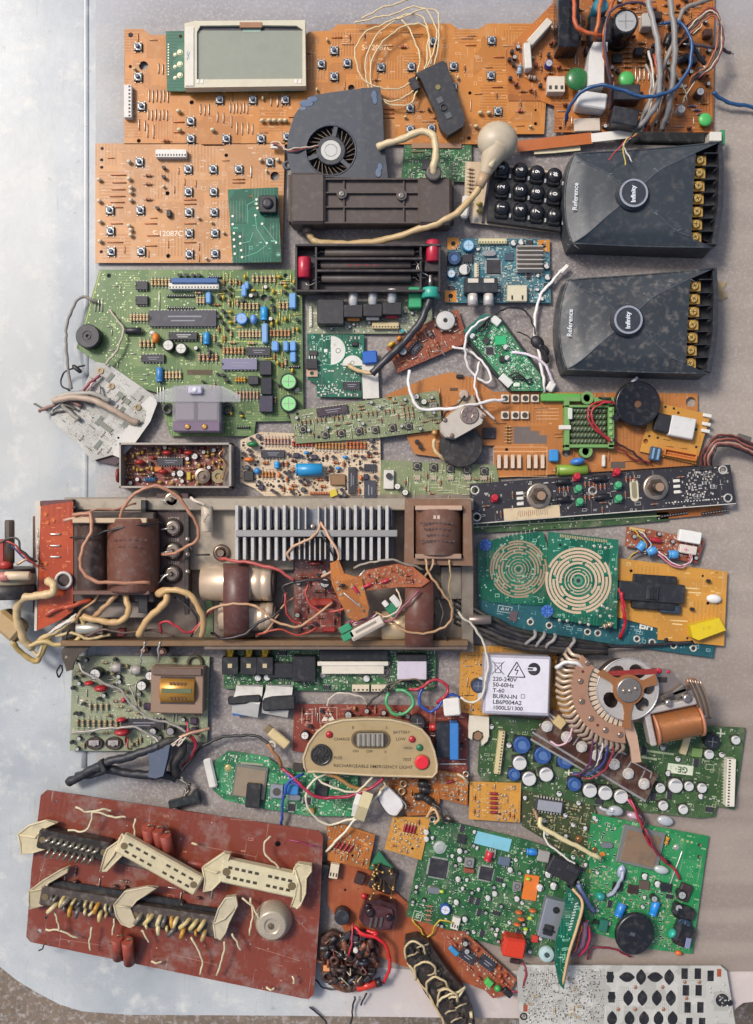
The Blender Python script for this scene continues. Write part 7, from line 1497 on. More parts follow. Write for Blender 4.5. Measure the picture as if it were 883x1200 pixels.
# ================================================================ small green radio module
t=T('radio_module','rounded green radio module with a tan screening can and a blue upright wire','circuit board',330,922,5,rot=-5)
t.board([(246,915),(252,893),(267,880),(285,882),(313,887),(330,899),(365,903),(420,908),(419,957),(360,956),(300,946),(263,937),(250,926)],'gr2',1.7)
m=MB(); m.box(0,0,0,38,38,3,'8f8f84:.3:.6',.5); m.box(0,-1,3,34,33,.7,'ad9a80:.3:.5:.5',.2); t.put(('screening_can',m.mesh('screening_can'),4,19,19,[]),293.5,916,-3)
m=MB(); m.box(0,0,0,17,28,6,'1f1f21:.5',1); t.put(('foam_pad',m.mesh('foam_pad'),12,8,14,[]),297,933,0,z=t.ztop+3.6)
t.put(blk(10,35,5,'d0cdc4:.5',2,'white_edge'),247,906,18); m=MB(); m.box(0,0,0,15,16,6,'9a9da4:.3:.4',.8); m.lathe([(4.5,6),(4.5,7),(3,7)],'4a4640:.4',14); t.put(('trimmer',m.mesh('square_trimmer'),7,8,8,[]),324.6,927,0)
t.put(blk(17,11,8,'3a80c0:.35',1.2,'blue_block'),342,925,0); t.put(xtal(15,6.5),345,934,0); t.put(blk(15,18,3,'26282c:.45',.5,'chip'),377,924,0); t.put(screw(3.4,.8,'d0bc80:.3:.6',slot=False),267.5,900); t.row(hdr(12,2.2,'b8b8a0:.4:.5',h=2),296,895,296,895,1,0)
t.put(blk(12,9,4,'3a342e:.5',.6,'chip'),350,899,0); t.put(blk(8,6,3,'a08038:.4',.5,'coil'),365,950,0)
t.scatter([(4,smd('a0b898:.5',2.4,1.4)),(2,smd(BLK,3,2)),(2,smd('d0d0b8:.5',3,1.6)),(1,qfp(8,6))],120,gap=.2); t.specks(260,'c8e0b8:.4:.4',(.35,.7)); t.marks(50,'b8dcb0:.5',ln=(2,4),w=.35); t.done()
t.wire([(356,907,16),(348,911,22),(339,916,22),(334,928,20),(331,948,14),(330,967,8)],1.6,'2a4a9c:.35','blue_lead'); t.wire([(333,903,18),(342,913,22),(352,920,22),(340,917,20)],1.3,'3a3a98:.35','blue_lead'); t.wire([(330,900,16),(345,912,22),(357,924,24),(370,933,24),(392,935,24),(420,930,26),(440,920,28),(450,912,30)],2,'9c2440:.35','red_lead')
t.wire([(368,906,22),(380,918,26),(400,926,28),(420,927,28),(430,918,30),(437,908,32)],1.3,'d2c8ae:.4','cream_lead'); t.wire([(390,905,24),(372,912,26),(360,925,24),(361,945,20),(372,960,16),(388,966,14),(405,962,16),(418,957,22)],1.4,'d2c8ae:.4','cream_lead'); t.wire([(384,906,26),(400,914,28),(418,924,26),(432,925,26)],2.4,'a87c48:.4','tan_lead')
t.wire([(448,924,22),(437,940,22),(425,952,22),(410,968,20),(396,984,16),(382,998,12)],1.5,'d8cfb8:.4','cream_lead'); t.wire([(449,912,26),(452,921,26),(446,926,24)],1.4,'c8a880:.4','tan_lead')
t=T('terminal_clip','pair of folded cream and white flat clips below the tan control panel','cable clip',430,945,14)
strip(t,[(421,960,20),(426,945,34),(432,928,34)],12,3,'cdbf94:.4','cream_tab'); strip(t,[(415,956,18),(417,942,26),(421,930,26)],6,2,'d8d6d0:.35','white_tab')
t=T('foil_tab','rounded white foil tab with a wire rim, right of the cream clip','cable clip',457,940,14)
m=MB(); P=[tuple(t.L(x,y,22)[:2]) for x,y in [(453,920),(443,935),(446,943),(455,955),(463,957),(470,950),(473,944),(470,936)]]; m.plate(P,4,5,'d9d5d2:.35'); m.tube([(x,y,5) for x,y in P[1:]],.9,'8a8078:.3:.8',6); m.tube([tuple(t.L(453,921,24))[:2]+(5,),tuple(t.L(474,942,24))[:2]+(5,),tuple(t.L(476,950,24))[:2]+(4,)],.9,'c8c4c0:.3:.6',6); t.part('foil',m)
# ================================================================ green board lettered GE
t=T('circuit_board','long green board lettered GE with round capacitors, blue inductors and a white comb connector','circuit board',715,900,4,rot=-7)
t.board([(578,838),(655,846),(700,845),(780,848),(874,853),(867,905),(861,949),(841,945),(838,957),(820,959),(700,945),(565,915),(560,905),(563,850)],'gr5',1.7)
t.put(conn(16,55,10,11,'d4cfbe:.45',open_=False),855,916,-92+7); t.put(conn(14,50,7,8,'c9b88a:.45',open_=False),585.5,881,83+7+0)
for x,y,r,h in ((862,867,5,7),(830.7,883.6,5.4,7),(791,920,8,10),(807,921,5.4,7),(822.4,923,5.4,7),(800.4,948,5.4,7),(777,943.6,5.6,7),(773.5,923,5.5,7),(609,893.5,8,9),(620,912,8,9),(640,907,8,9),(691,925.7,8,9),(709,928.5,8,9),(727.5,932.6,8,9)): t.put(smdcap(r,h,'8f9094:.5'),x,y,t.rnd.choice((100,110,95)))
for x,y,r in ((611.7,872.5,10),(636,884.7,10),(662.7,890.8,9.5),(602.6,907,7),(673,918.5,8)): t.put(induc(r,8),x,y,0)
t.put(ecap(9,11,'1c1e24:.35','2a2c34:.35'),833.5,868,0); t.put(blk(8,22,5,'c8b88e:.45',.6,'connector'),803,873,-10); t.put(blk(12,10,3,'6f8a50:.4',.4,'chip'),817,882,0)
c=t.L(797.5,901.5); t.pmb.plate([(c.x-15,c.y-5.5),(c.x+15,c.y-5.5),(c.x+15,c.y+5.5),(c.x-15,c.y+5.5)],t.th,t.th+.12,'cfd4bc:.5'); text_mb(t.pmb,'GE',c.x+3,c.y,9.5,'31562c:.5',180,.2,t.th,bold=.25); text_mb(t.pmb,'2',c.x-11,c.y+1,5,'7a9a6a:.5',180,.2,t.th)
t.line(752,879,790,884,2.4,'a8b88e:.5',.07); t.line(752,887,770,890,2.6,'b8c49c:.5',.07); c=t.L(832,899); t.lrect(c.x,c.y,9,6,.5,'b8c49c:.5')
for x,y in ((845,859),(667,905)): t.line(x-5,y,x+5,y+1,1.8,'cdd4b8:.5'); t.line(x,y-5,x-.5,y+5,1.8,'cdd4b8:.5',.12)
t.scatter([(3,smd('a8a890:.5',2.6,1.5)),(2,smd(BLK,3,2)),(2,dip(5,9,6,1.8)),(1,smdcap(3,4))],110); t.specks(320,'a8c090:.4:.4',(.4,.7)); t.marks(130,'b8c49c:.5',w=.35); t.done()
# ================================================================ brown bolted strip
t=T('contact_strip','dark brown strip with a row of hexagon bolts, slanting under the stepping switch','contact strip',692,884,12,rot=-30)
t.board([(632,853),(648,830),(700,855),(771,908),(757,940),(700,908),(624,866)],'dkb',3,zb=18)
m0=MB(); p=t.L(700,885,14); m0.box(p.x,p.y,-6,130,26,12,'2a2220:.6',1); t.part('strip_base',m0)
for p in ((624,858,757,939),(622,866,700,912),(640,834,660,848)): t.line(*p,2.4,'c4beb4:.3:.7',.3)
for x0,y0,x1,y1 in ((648,845,642,838),(672,873,682,858),(682,858,668,850),(697,880,702,868),(712,862,700,882),(716,893,726,880),(726,880,734,884),(734,902,740,892),(740,892,764,905),(764,905,762,912),(750,915,756,903),(700,868,720,884)): t.line(x0,y0,x1,y1,1.4,'c8c2b8:.3:.7',.35)
for x,y in ((641.7,851.7),(664.7,864),(682.5,875.5),(700,885.5),(720.6,896),(737,907),(755.5,919)): t.put(screw(5.2,6,'d8d3cb:.26:.35',hexa=True),x,y,t.rnd.randint(0,50))
t.put(blk(12,12,9,'c0a878:.45',.8,'connector'),656,846,-10); t.done()
for pts,k in (([(645,869,40),(655,874,44),(665,868,46),(671,855,44),(668,846,40)],'c8a0a8:.4'),([(688,850,44),(694,868,48),(693,888,44),(684,905,34),(668,907,26)],'5a2a50:.4'),([(700,850,44),(712,872,48),(708,892,44),(690,908,34),(672,905,28)],'2a3a78:.4'),([(704,852,44),(718,876,48),(712,898,42),(694,912,32),(676,908,28)],'8a2a3a:.4'),([(696,850,44),(706,870,48),(701,892,44),(688,904,34)],'c8c0c4:.4'),([(692,850,44),(700,872,48),(697,896,42),(680,910,30)],'2a2630:.4'),([(739,938,14),(752,955,12),(758,975,22),(768,996,24),(782,1012,24)],'7a2038:.4'),([(735,936,14),(748,956,10),(752,968,16),(748,955,18)],'c86a88:.4')): t.wire(pts,1.2,k,'lead')
# ================================================================ stepping switch
t=T('stepping_switch','coppery stepping switch with a silver wheel, an arc of contact fingers and a coil','stepping switch',735,808,16)
C=t.L(735,807,60); CPR='b88c70:.32:.35:.4'; def_=None
def pol(r,a): return (C.x+r*math.cos(R(a)),C.y+r*math.sin(R(a)))
m=MB(); arc=[pol(61,a) for a in range(143,271,6)]+[pol(43,a) for a in range(267,142,-6)]; m.plate(arc,38,42,CPR); 
m.plate([tuple(t.L(x,y,56)[:2]) for x,y in [(730,851),(741,843),(747,862),(752,893),(741,894),(739,876)]],36,40,'cfa98e:.32:.25:.3'); t.part('arc_frame',m)
for a in (147,171,196,220,243,262): m=MB(); p=pol(52,a); m.lathe([(3.4,42),(3.4,43),(2.2,44.4)],'b8a494:.25:.85',14,c=(p[0],p[1],0)); m.box(p[0],p[1],44.3,4,.7,.2,'5a4a40:.5',rz=a); t.part('rivet',m)
m=MB()
for a in (159,232): p=pol(52,a); m.cyl(p[0],p[1],42,42.2,1.7,'5a1e18:.6',10)
t.part('red_hole',m)
for i in range(23):
    a=146+i*5.5; m=MB(); u=pol(60,a); v=pol(69,a+2.2); w_=pol(76,a-.5)
    m.tube([(*pol(44,a),34),(*u,34),(*v,32),(*w_,26)],2.4,'b8a08a:.32:.35:.6',6,flat=.45); t.part('contact_finger',m)
for i in range(15):
    a=150+i*8; m=MB(); m.at(C.x,C.y,0,rz=a); m.box(38,0,32,13,4,7,'d6c4ae:.3:.2:.3',.4); m.at(); t.part('inner_contact',m)
m=MB(); 
rim=[(C.x+34*math.cos(2*math.pi*i/48),C.y+34*math.sin(2*math.pi*i/48)) for i in range(48)]
hol=[]
for a,sp_ in ((128,27),(62,24),(5,20),(-46,20),(212,24)):
    hx=[]
    for q in range(14):
        th=2*math.pi*q/14; rr=22+8.2*math.cos(th); aa=a+sp_*math.sin(th); hx.append((C.x+rr*math.cos(R(aa)),C.y+rr*math.sin(R(aa))))
    hol.append(hx)
m.plate(rim,46,48,'c2bcb4:.3:.3:.4',hol); m.torus(C.x,C.y,47.5,34,1,'c8c4c0:.25:.6',48,6); wh=t.part('wheel',m)
m=MB(); m.cyl(C.x,C.y,20,45.5,14,'4a2c26:.5',24); m.plate([(C.x+30*math.cos(R(a)),C.y+30*math.sin(R(a))) for a in range(0,360,20)],14,18,'2c201d:.6'); t.part('drum',m)
m=MB()
for a,l,w0 in ((20,32,12),(148,36,10),(268,42,10)):
    m.at(C.x,C.y,0,rz=a); m.plate([(8,-w0/2-3),(l*.6,-w0*.35),(l,-w0*.45),(l+2,w0*.45),(l*.6,w0*.35),(8,w0/2+3)],48,51,'b0764a:.35:.5:.3')
m.at(); m.plate(circ(C.x,C.y,17,28),48,51.2,'b0764a:.35:.5:.3'); m.plate([(C.x-22,C.y+15),(C.x+32,C.y+17),(C.x+31,C.y+23),(C.x-22,C.y+20)],44,49,'8a2c26:.4'); t.part('spider',m)
m=MB(); m.lathe([(14,51),(14,53),(12.6,54.4),(.1,54.6)],'a89c90:.25:.75',32,c=(C.x,C.y,0)); 
for dx in (-6,0.5,7): m.lathe([(2.3,54.3),(2.3,55.3),(1.2,56)],'b8ac9c:.25:.8',12,c=(C.x+dx,C.y+(2 if dx>0.6 else -.6),0))
t.part('hub',m)
m=MB(); m.plate([tuple(t.L(x,y,50)[:2]) for x,y in [(766,783),(788,785),(797,800),(796,815),(770,818),(758,810)]],30,33,'9a8f88:.3:.6:.4'); m.box(*t.L(776,797,52)[:2],33,13,6,1,'2c2624:.5',.3); fr=t.part('bracket',m)
m=MB(); 
for x,y,r in ((774,787,3.4),(785,788,2.2)): p=t.L(x,y,54); m.ball(p.x,p.y,33.4,r,r,.6,'b82438:.4',12,5)
t.part('red_paint',m,fr)
m=MB(); m.at(*t.L(798,826,60)[:2],0,rz=12); m.box(-10,0,30,60,7,14,'c8c0b8:.28:.35:.4',1.5); m.box(-38,-17,24,7,44,20,'c8c0b8:.28:.35:.4',1.5); m.lathe([(4,44),(4,50),(2.5,51)],'b8b0a8:.25:.85',16,c=(-14,6,0)); m.lathe([(5,40),(5,47),(3,48)],'b0a8a0:.25:.85',16,c=(8,6,0)); m.box(-4,13,34,50,5,8,'7a6e68:.3:.7:.4',1,rz=8); m.at(); t.part('coil_frame',m)
m=MB(); m.at(*t.L(796,850,54)[:2],0,rz=12); m.lathe([(17,-24),(17.5,-22),(17.5,22),(17,24)],'b07040:.3:.3:.3:x',30,'x',(0,0,30)); m.lathe([(19,-27),(19,-24)],'b87a5a:.4',26,'x',(0,0,30)); m.lathe([(19,24),(19,27)],'b87a5a:.4',26,'x',(0,0,30)); m.lathe([(3,27),(3,34)],'c8bcb0:.3:.8',12,'x',(0,4,34)); m.at(); t.part('coil',m)
for i in range(6): 
    m=MB(); a=t.L(806+i*3,796+i*.5,66); b=t.L(822+i*2.4,842,50); m.tube([(a.x,a.y,50),((a.x+b.x)/2+1,(a.y+b.y)/2,46),(b.x,b.y,34)],1.1,['8a7c70:.3:.7','b89a80:.3:.6'][i%2],6,flat=.5); t.part('spring_leaf',m)
m=MB(); a=t.L(812,800,64); m.ball(a.x,a.y,44,7,5,3,'a8785a:.35:.5',12,7); m.box(a.x-12,a.y-12,36,16,10,6,'8f857c:.3:.7:.4',1,rz=35); t.part('armature',m)
t.wire([(652,783,50),(662,776,54),(674,777,56),(684,782,56)],2.4,'d4d0cc:.35:.2','white_lug'); 
# ================================================================ olive board behind
t=T('circuit_board','dark olive board with a silver topped chip, between the green boards at the lower right','circuit board',655,968,3,rot=-12)
t.board([(611,926),(650,930),(695,942),(702,960),(696,1000),(690,1046),(672,1010),(640,985),(612,968)],'gr9',1.6)
m=MB(); m.box(0,0,0,33,14,6,'3a3a3e:.4',.8); m.box(0,0,6,28,12,2,'b8b8bc:.3:.5',.4); 
for i in range(9): m.box(-14+i*3.5,8,0,1.2,3,3,TIN); m.box(-14+i*3.5,-8,0,1.2,3,3,TIN)
t.put(('chip',m.mesh('silver_chip'),8,16,8,[]),644,944,4)
for x,y in ((679,984),(697,996)): t.put(screw(3.6,3,'a87850:.3:.7'),x,y)
for x,y in ((706,1001),(689,1021)): t.put(blk(6,5,2,'d07a2c:.4',.3,'orange_tab'),x,y,30)
t.scatter([(2,smdcap(2.4,4)),(2,res(9,1.2,'8a8a60:.5')),(3,screw(1.2,1,'c8b890:.3:.6',slot=False))],50); t.specks(140,'b0b080:.4:.4'); t.marks(40,'b8b890:.5'); t.done()
t.wire([(633,958,18),(634,968,22),(650,978,24),(675,991,24),(704,1006,22)],2.8,'d0c292:.4','cream_stick'); t.wire([(636,970,22),(640,984,22),(652,997,22),(668,1008,20),(674,1012,18)],1.2,'d8d2c4:.4','pale_lead'); t.wire([(627,950,14),(630,958,18),(634,966,22)],2.2,'8a6a50:.4','pale_lead')
# ================================================================ big rust red connector panel
t=T('connector_panel','large rust red panel with rows of connectors and cream clips, filling the lower left','connector panel',205,1045,10,rot=-8)
t.board([(55,926),(120,936),(374,974),(379,980),(375,1070),(368,1165),(362,1171),(355,1170),(200,1138),(36,1104),(31,1098),(37,1020),(48,932)],'red',2.4,zb=16,holes=[(46.5,1091,2.6),(55,1075,2),(66,939,1.6),(326,989,3.4)])
t.specks(120,'4a2019:.6',(.5,1.2),z=.06); t.specks(40,'b8a898:.4:.4',(.5,1)); t.marks(20,'c88a70:.5')
for x0,y0,x1,y1 in ((44,1040,60,980),(70,1100,120,1108),(230,990,300,1004),(200,1118,260,1132),(300,1110,352,1126),(270,960,300,962),(330,1060,360,1090)): t.line(x0,y0,x1,y1,.5,'a8796a:.4',.05)
t.scatter([(1,res(12,1.6,'7a6a60:.5')),(1,disc(3,2,'5a3a30:.4')),(1,jump(10,.7))],12,poly=[(60,1010),(260,1040),(260,1070),(60,1040)],gap=1)
def pins(t,x0,y0,x1,y1,n,off,k,r=1.7,ln=7,up=8):
    for i in range(n):
        f=i/(n-1); a=t.L(x0+(x1-x0)*f,y0+(y1-y0)*f,t.ztop+18); m=MB(); m.tube([(a.x,a.y,t.th+14),(a.x-ln*.4,a.y-3+off*.3,t.th+24),(a.x-ln,a.y-6+off,t.th+21)],r,k,7); t.part('terminal_pin',m)
def bar(t,name,x0,y0,x1,y1,w_,z0,z1,k,slots=0,sk='3a3020:.6',b=2):
    a=t.L(x0,y0,t.ztop+z1);c=t.L(x1,y1,t.ztop+z1); d=c-a; L=d.length; an=math.degrees(math.atan2(d.y,d.x)); m=MB(); m.at((a.x+c.x)/2,(a.y+c.y)/2,t.th,rz=an); m.box(0,0,z0,L,w_,z1-z0,k,b)
    for j in (-1,1):
        for i in range(slots):
            if slots and i!=slots//2: m.box(-L*.38+L*.76*i/(slots-1),j*w_*.2,z1-.05,L*.052,w_*.12,.15,sk)
    for e in (-1,1): m.lathe([(w_*.17,z1-.05),(w_*.17,z1+.5),(w_*.1,z1+.5)],'7a6a4c:.4:.4',12,c=(e*(L/2-w_*.28),0,0))
    return t.part(name,m)
CRM='c9bc98:.4::.6'
bar(t,'black_connector',44,983,128,1000,22,0,20,'2a241f:.35::.5',0); bar(t,'black_connector',46,970,128,990,6,0,10,'2c2925:.4::.3')
pins(t,62,980,118,993,9,0,'b8ae9c:.3:.8',1.8,8); pins(t,62,992,112,1001,8,-5,'9c9484:.3:.8',1.7,6)
bar(t,'grey_connector',47,1050,142,1066,22,0,18,'4a403a:.4::.9'); bar(t,'grey_connector',52,1034,215,1060,7,0,8,'2a2b2e:.35'); bar(t,'grey_connector',152,1072,258,1088,24,0,18,'4a403a:.4::.9'); bar(t,'black_bar',160,1054,262,1070,5,0,8,'1f2023:.35'); bar(t,'grey_strip',120,1003,200,1022,10,0,5,'5c504a:.45::.5')
r_=random.Random(8)
for (x0,y0,x1,y1,n) in ((60,1052,128,1064,11),(66,1062,126,1072,8),(164,1074,238,1082,11),(172,1084,240,1094,7)):
    for i in range(n):
        f=(i+r_.uniform(-.2,.2))/(n-1); x=x0+(x1-x0)*f; y=y0+(y1-y0)*f; k=r_.choice(['c2ab72:.45','8a8070:.4:.3','a88a5a:.45','6a6460:.4:.4','cbb98a:.45','b8842e:.45']); aa=r_.uniform(-.5,1.2)
        big=r_.random()<.5; l=12 if big else 7
        a=t.L(x,y,44); m=MB(); m.tube([(a.x,a.y,t.th+14),(a.x-l*.35*aa,a.y-l*.3,t.th+23),(a.x-l*aa*.8,a.y-l*.9,t.th+20)],2.6 if big else 1.7,k,9,sub=4); t.part('wire_stub',m)
def clip(t,pts,z0,z1,k=CRM,nm='cream_clip'):
    m=MB(); Q=[tuple(t.L(x,y,t.ztop+z1)[:2]) for x,y in pts]; cx=sum(q[0] for q in Q)/len(Q); cy=sum(q[1] for q in Q)/len(Q)
    m.plate(Q,t.th+z0,t.th+z1-3,k); m.tube([(x,y,t.th+z1-3) for x,y in Q+[Q[0]]],1.1,k,7,smooth=False); m.tube([(Q[0][0]*.9+cx*.1,Q[0][1]*.9+cy*.1,t.th+z1-2.6),(cx,cy,t.th+z1-2),(Q[len(Q)//2][0]*.8+cx*.2,Q[len(Q)//2][1]*.8+cy*.2,t.th+z1-2.6)],1.3,k,7,smooth=False); return t.part(nm,m)
clip(t,[(20,979),(34,968),(52,963),(66,966),(50,972),(44,978),(44,993),(52,996),(38,1000),(24,1002),(23,990)],6,16)
clip(t,[(33,1046),(50,1033),(70,1021),(80,1017),(78,1023),(56,1036),(50,1042),(50,1057),(54,1061),(34,1066),(33,1056)],6,16,'b5a888:.42::.5')
clip(t,[(143,978),(138,987),(125,996),(122,1003),(117,1023),(124,1022),(136,1010),(142,1004),(150,998)],14,24,'c4b593:.42::.4')
clip(t,[(133,1062),(146,1046),(172,1041),(184,1042),(160,1056),(152,1066),(160,1084),(152,1088),(142,1084),(136,1075)],12,22,'b8ab8e:.42::.5')
clip(t,[(237,1018),(262,1001),(270,1002),(266,1012),(258,1022),(258,1034),(248,1044),(238,1046),(240,1034)],14,26)
clip(t,[(250,1084),(256,1066),(264,1054),(276,1052),(278,1062),(268,1082),(264,1094),(258,1104),(252,1100)],12,24,'bdb296:.42::.5')
clip(t,[(345,1018),(350,1014),(365,1016),(365,1022),(359,1030),(358,1048),(352,1062),(348,1066),(341,1064),(346,1050),(346,1038),(342,1038)],12,26)
bar(t,'cream_connector',140,988,233,1040,23,16,28,CRM,9,b=2); bar(t,'cream_connector',258,1020,350,1040,27,10,24,'c9bf9c:.42::.4',10,b=2)
for x0,y0,x1,y1,r in ((176,966,177,992,7),(187,968,190,996,6.5),(196,974,199,1002,6.5),(140,1094,139,1122,6.5),(152,1098,152,1128,6.5)):
    a=t.L(x0,y0,30);b=t.L(x1,y1,24); m=MB(); m.tube([(a.x,a.y,t.th+22),(b.x,b.y,t.th+6)],r,'94402f:.4::.5',14,smooth=False); m.tube([(a.x,a.y,t.th+20),(a.x+1,a.y+4,t.th+26),(a.x+6,a.y+4,t.th+24)],.8,'9a8a70:.4:.6',6); t.part('red_capacitor',m)
t.part('red_capacitor',MB().lathe([(4,-12),(5,-11),(5,11),(4,12)],'8f3a28:.45::.5',12,'x',(*t.L(231,1016,24)[:2],6)))
m=MB(); p=t.L(318,1088,44); m.lathe([(22,2.4),(22.5,8),(21,16),(17,26),(15,28),(9,28.5),(8,26)],'b8ab96:.25:.3:.4',36,c=(p.x,p.y,0)); m.lathe([(8,24),(4,24),(3.5,27),(.1,27.5)],'6a5a4c:.4:.3',18,c=(p.x-1,p.y-1,0)); t.part('white_knob',m)
TW='c8bb98:.42::.3'
for pts in ([(89,946,34),(98,950,36),(107,951,36),(120,949,36),(131,950,34)],[(109,951,36),(120,954,36),(134,957,36),(148,958,34)],[(109,951,36),(107,960,36),(104,970,36),(96,974,36),(80,973,34)],[(159,959,32),(158,970,34),(158,982,34)],[(318,980,32),(310,988,36),(310,998,36),(318,1008,36),(328,1018,34)],[(284,1052,34),(296,1062,36),(304,1078,36)],[(294,1052,34),(296,1070,34),(293,1096,32)],[(224,1098,34),(234,1116,34),(237,1128,32),(235,1142,30)],[(263,1102,34),(262,1120,34),(254,1143,30)],[(272,1094,34),(278,1106,34),(283,1113,32)],[(64,1068,34),(68,1080,34),(70,1090,32)],[(54,1089,30),(70,1091,32),(92,1099,30)],[(108,1086,32),(105,1102,32),(107,1114,30)],[(134,1076,32),(133,1088,32),(133,1100,30)],[(313,1156,28),(318,1160,30),(322,1158,28)],[(343,1144,28),(345,1148,30),(344,1152,28)],[(178,1127,26),(184,1129,28),(190,1127,26)],[(166,1090,32),(172,1098,32),(175,1104,30)]): t.wire(pts,1.2,TW,'bare_lead')
t.wire([(339,984,30),(350,987,32),(362,990,32),(372,991,30)],1,'8a2a48:.4','red_lead'); t.wire([(46,1114,20),(51,1109,26),(54,1107,26)],.8,BLK,'bare_lead'); t.wire([(225,988,28),(232,990,30)],1.2,TW,'bare_lead')
t.part('rubber_button',MB().cyl(*t.L(312,1162,26)[:2],2,4,2.5,'d8cfae:.4',12)); t.done()
# ================================================================ phenolic sheet and small orange boards
t=T('circuit_board','plain rust brown board under the small parts right of the rust red panel','circuit board',475,1080,2)
t.board([(384,1004),(430,1016),(458,1040),(487,1066),(520,1085),(560,1105),(600,1145),(572,1162),(520,1142),(472,1132),(436,1118),(404,1090),(384,1060)],'phen',1.6,holes=[(405,1043,1.6)]); t.specks(20,'5a2a1c:.6'); t.done()
def resboard(lab,px,py,out,rot,rr,col,nr=4,rrot=0,mat='or5'):
    t=T('circuit_board',lab,'circuit board',px,py,7,rot=rot); t.board(out,mat,1.6,holes=[out_h(out)])
    for i in range(nr): t.put(lcap(9,1.7,'8a2428:.4'),rr[0]+rr[2]*i,rr[1]+rr[3]*i,rrot)
    t.scatter([(4,screw(1.5,1.3,'d8c0a0:.25:.8',slot=False)),(1,res(9,1.2,'a86a3a:.5')),(1,jump(6,.7,'c8b090:.3:.6'))],24,gap=.5); t.specks(50,'c89060:.3:.5'); t.marks(18,'d8b080:.6'); t.done(); return t
def out_h(o): return (sum(p[0] for p in o)/len(o)+6,sum(p[1] for p in o)/len(o)+15,1.6)
t=resboard('small amber board with red resistors, touching the right edge of the rust red panel',412,992,[(383,968),(399,965),(440,978.7),(432,1019),(384,1008)],-14,(396,990,5,1.5),'', 4,70,'or4')
t.put(conn(3,10,17,7,'cfc2a8:.45',open_=False),392,1020,4)
t.part('chip_black',MB().box(*t.L(380,1022,14)[:2],0,9,17,8,BLK,.5)); 
resboard('small amber board with four upright red resistors, below the foil tab',478,983,[(460.7,957),(505,958),(494,1008),(451,995)],-4,(475,970,3.6,.8),'',4,80)
resboard('small amber board with a column of red resistors, above the light blue tape',580,940,[(551,916),(611,917.7),(609.5,964),(549.7,960)],-2,(579,930,0,5.5),'',5,0)
resboard('small rust orange board left of the amber one with a column of red resistors',528,922,[(512,902),(549,908),(548,944),(516,936)],-6,(528,916,3,3),'',1,20,'or4')
t=T('circuit_board','brown board tangled with dark coils and cream loops, above the amber board with upright resistors','circuit board',482,930,5,rot=-6)
t.board([(456,905),(512,905),(516,940),(506,955),(478,956),(456,930)],'or4',1.6)
for x,y,a in ((496,918,0),(498,925,0),(492,933,10),(502,937,-30)): t.put(lcap(12,4.5,'26221f:.4'),x,y,a)
for x,y in ((471,927),(473,918),(467,934),(508,949)): 
    m=MB(); m.torus(0,0,4,3.6,1.2,'b09a7a:.35:.5',16,6); t.put(('wire_ring',m.mesh('wire_ring'),5,4,4,[]),x,y,0)
t.wire([(500,958,14),(508,949,20),(514,958,22),(510,966,18)],1.6,'c8a070:.4','lead'); t.wire([(506,940,16),(516,948,20),(520,960,20),(530,962,14)],1.6,'2a2624:.4','lead'); t.wire([(536,907,16),(544,912,20),(549,918,16)],1.5,'c8b08a:.4','lead')
m=MB(); m.torus(0,0,3,3,1,'c8c0b0:.3:.7',16,6); t.put(('wire_ring',m.mesh('steel_ring'),4,4,4,[]),546,907,0); t.put(('wire_ring',m.mesh('steel_ring'),4,4,4,[]),507,960,0); t.put(ecap(4,8,'7a6a5a:.4','b0a090:.4'),524,960,0)
t.scatter([(3,screw(1.5,1.3,'d8c0a0:.25:.8',slot=False)),(2,res(8,1.4,'a86a3a:.5')),(1,disc(3,2,'6a3a28:.4'))],24); t.done()
# ================================================================ relays and coils
t=T('contact_stack','bundle of dark contact springs with gold tips on a green wedge','relay',450,1030,5,rot=-20)
m=MB(); m.plate([tuple(t.L(x,y,12)[:2]) for x,y in [(444,997),(456,1012),(462,1018),(440,1022),(433,1018)]],0,7,'2a7250:.4'); t.part('green_wedge',m); m=MB(); p=t.L(450,1034,24); m.box(p.x,p.y,0,30,30,12,'2a211e:.5::.4',3); t.part('base',m)
r_=random.Random(4)
for i in range(22):
    x=436+r_.random()*28; y=1018+r_.random()*30; a=t.L(x,y,34); dx=r_.uniform(-5,5); dy=r_.uniform(-10,8); m=MB(); m.tube([(a.x,a.y,10),(a.x+dx*.6,a.y+dy*.6,22),(a.x+dx,a.y+dy,26)],.9,r_.choice(['2a2424:.4','8a6a40:.3:.7','c0a070:.3:.8','3a2c28:.4']),6)
    p=(a.x+dx,a.y+dy,26); m.ball(*p,1.7,1.7,1.7,'c09a60:.3:.7',8,5); t.part('contact_spring',m)
t.part('red_bead',MB().ball(*t.L(427,1051,12)[:2],5,4,3.4,3,'b02028:.3',12,7)); t.part('side_lug',MB().box(*t.L(422,1030,14)[:2],2,11,13,8,'3a2522:.5',1))
t=T('relay','translucent dark brown relay below the bundle of contact springs','relay',444,1073,5,rot=-12)
m=MB(); P=[tuple(t.L(x,y,26)[:2]) for x,y in [(428,1058),(446,1056),(464,1062),(466,1076),(460,1090),(446,1092),(426,1086),(421,1078)]]; m.plate(P,0,18,'3a2022:.25'); m.plate([(x*.8,y*.8) for x,y in P],18,21,'4a2a2c:.2'); t.part('body',m)
for x,y,r in ((434,1070,5),(456,1076,4),(431,1063,3)): m=MB(); p=t.L(x,y,30); m.lathe([(r,21),(r,24),(r*.5,25)],'241416:.3',14,c=(p.x,p.y,0)); t.part('boss',m)
m=MB(); 
for x in (435,441,447): p=t.L(x,1082,30); m.box(p.x,p.y,21,3,12,2,'5a5450:.35:.3',.5)
t.part('terminals',m)
t=T('coil_cluster','round cluster of dark coils with a long red lead, right of the red panel','coil assembly',408,1125,4)
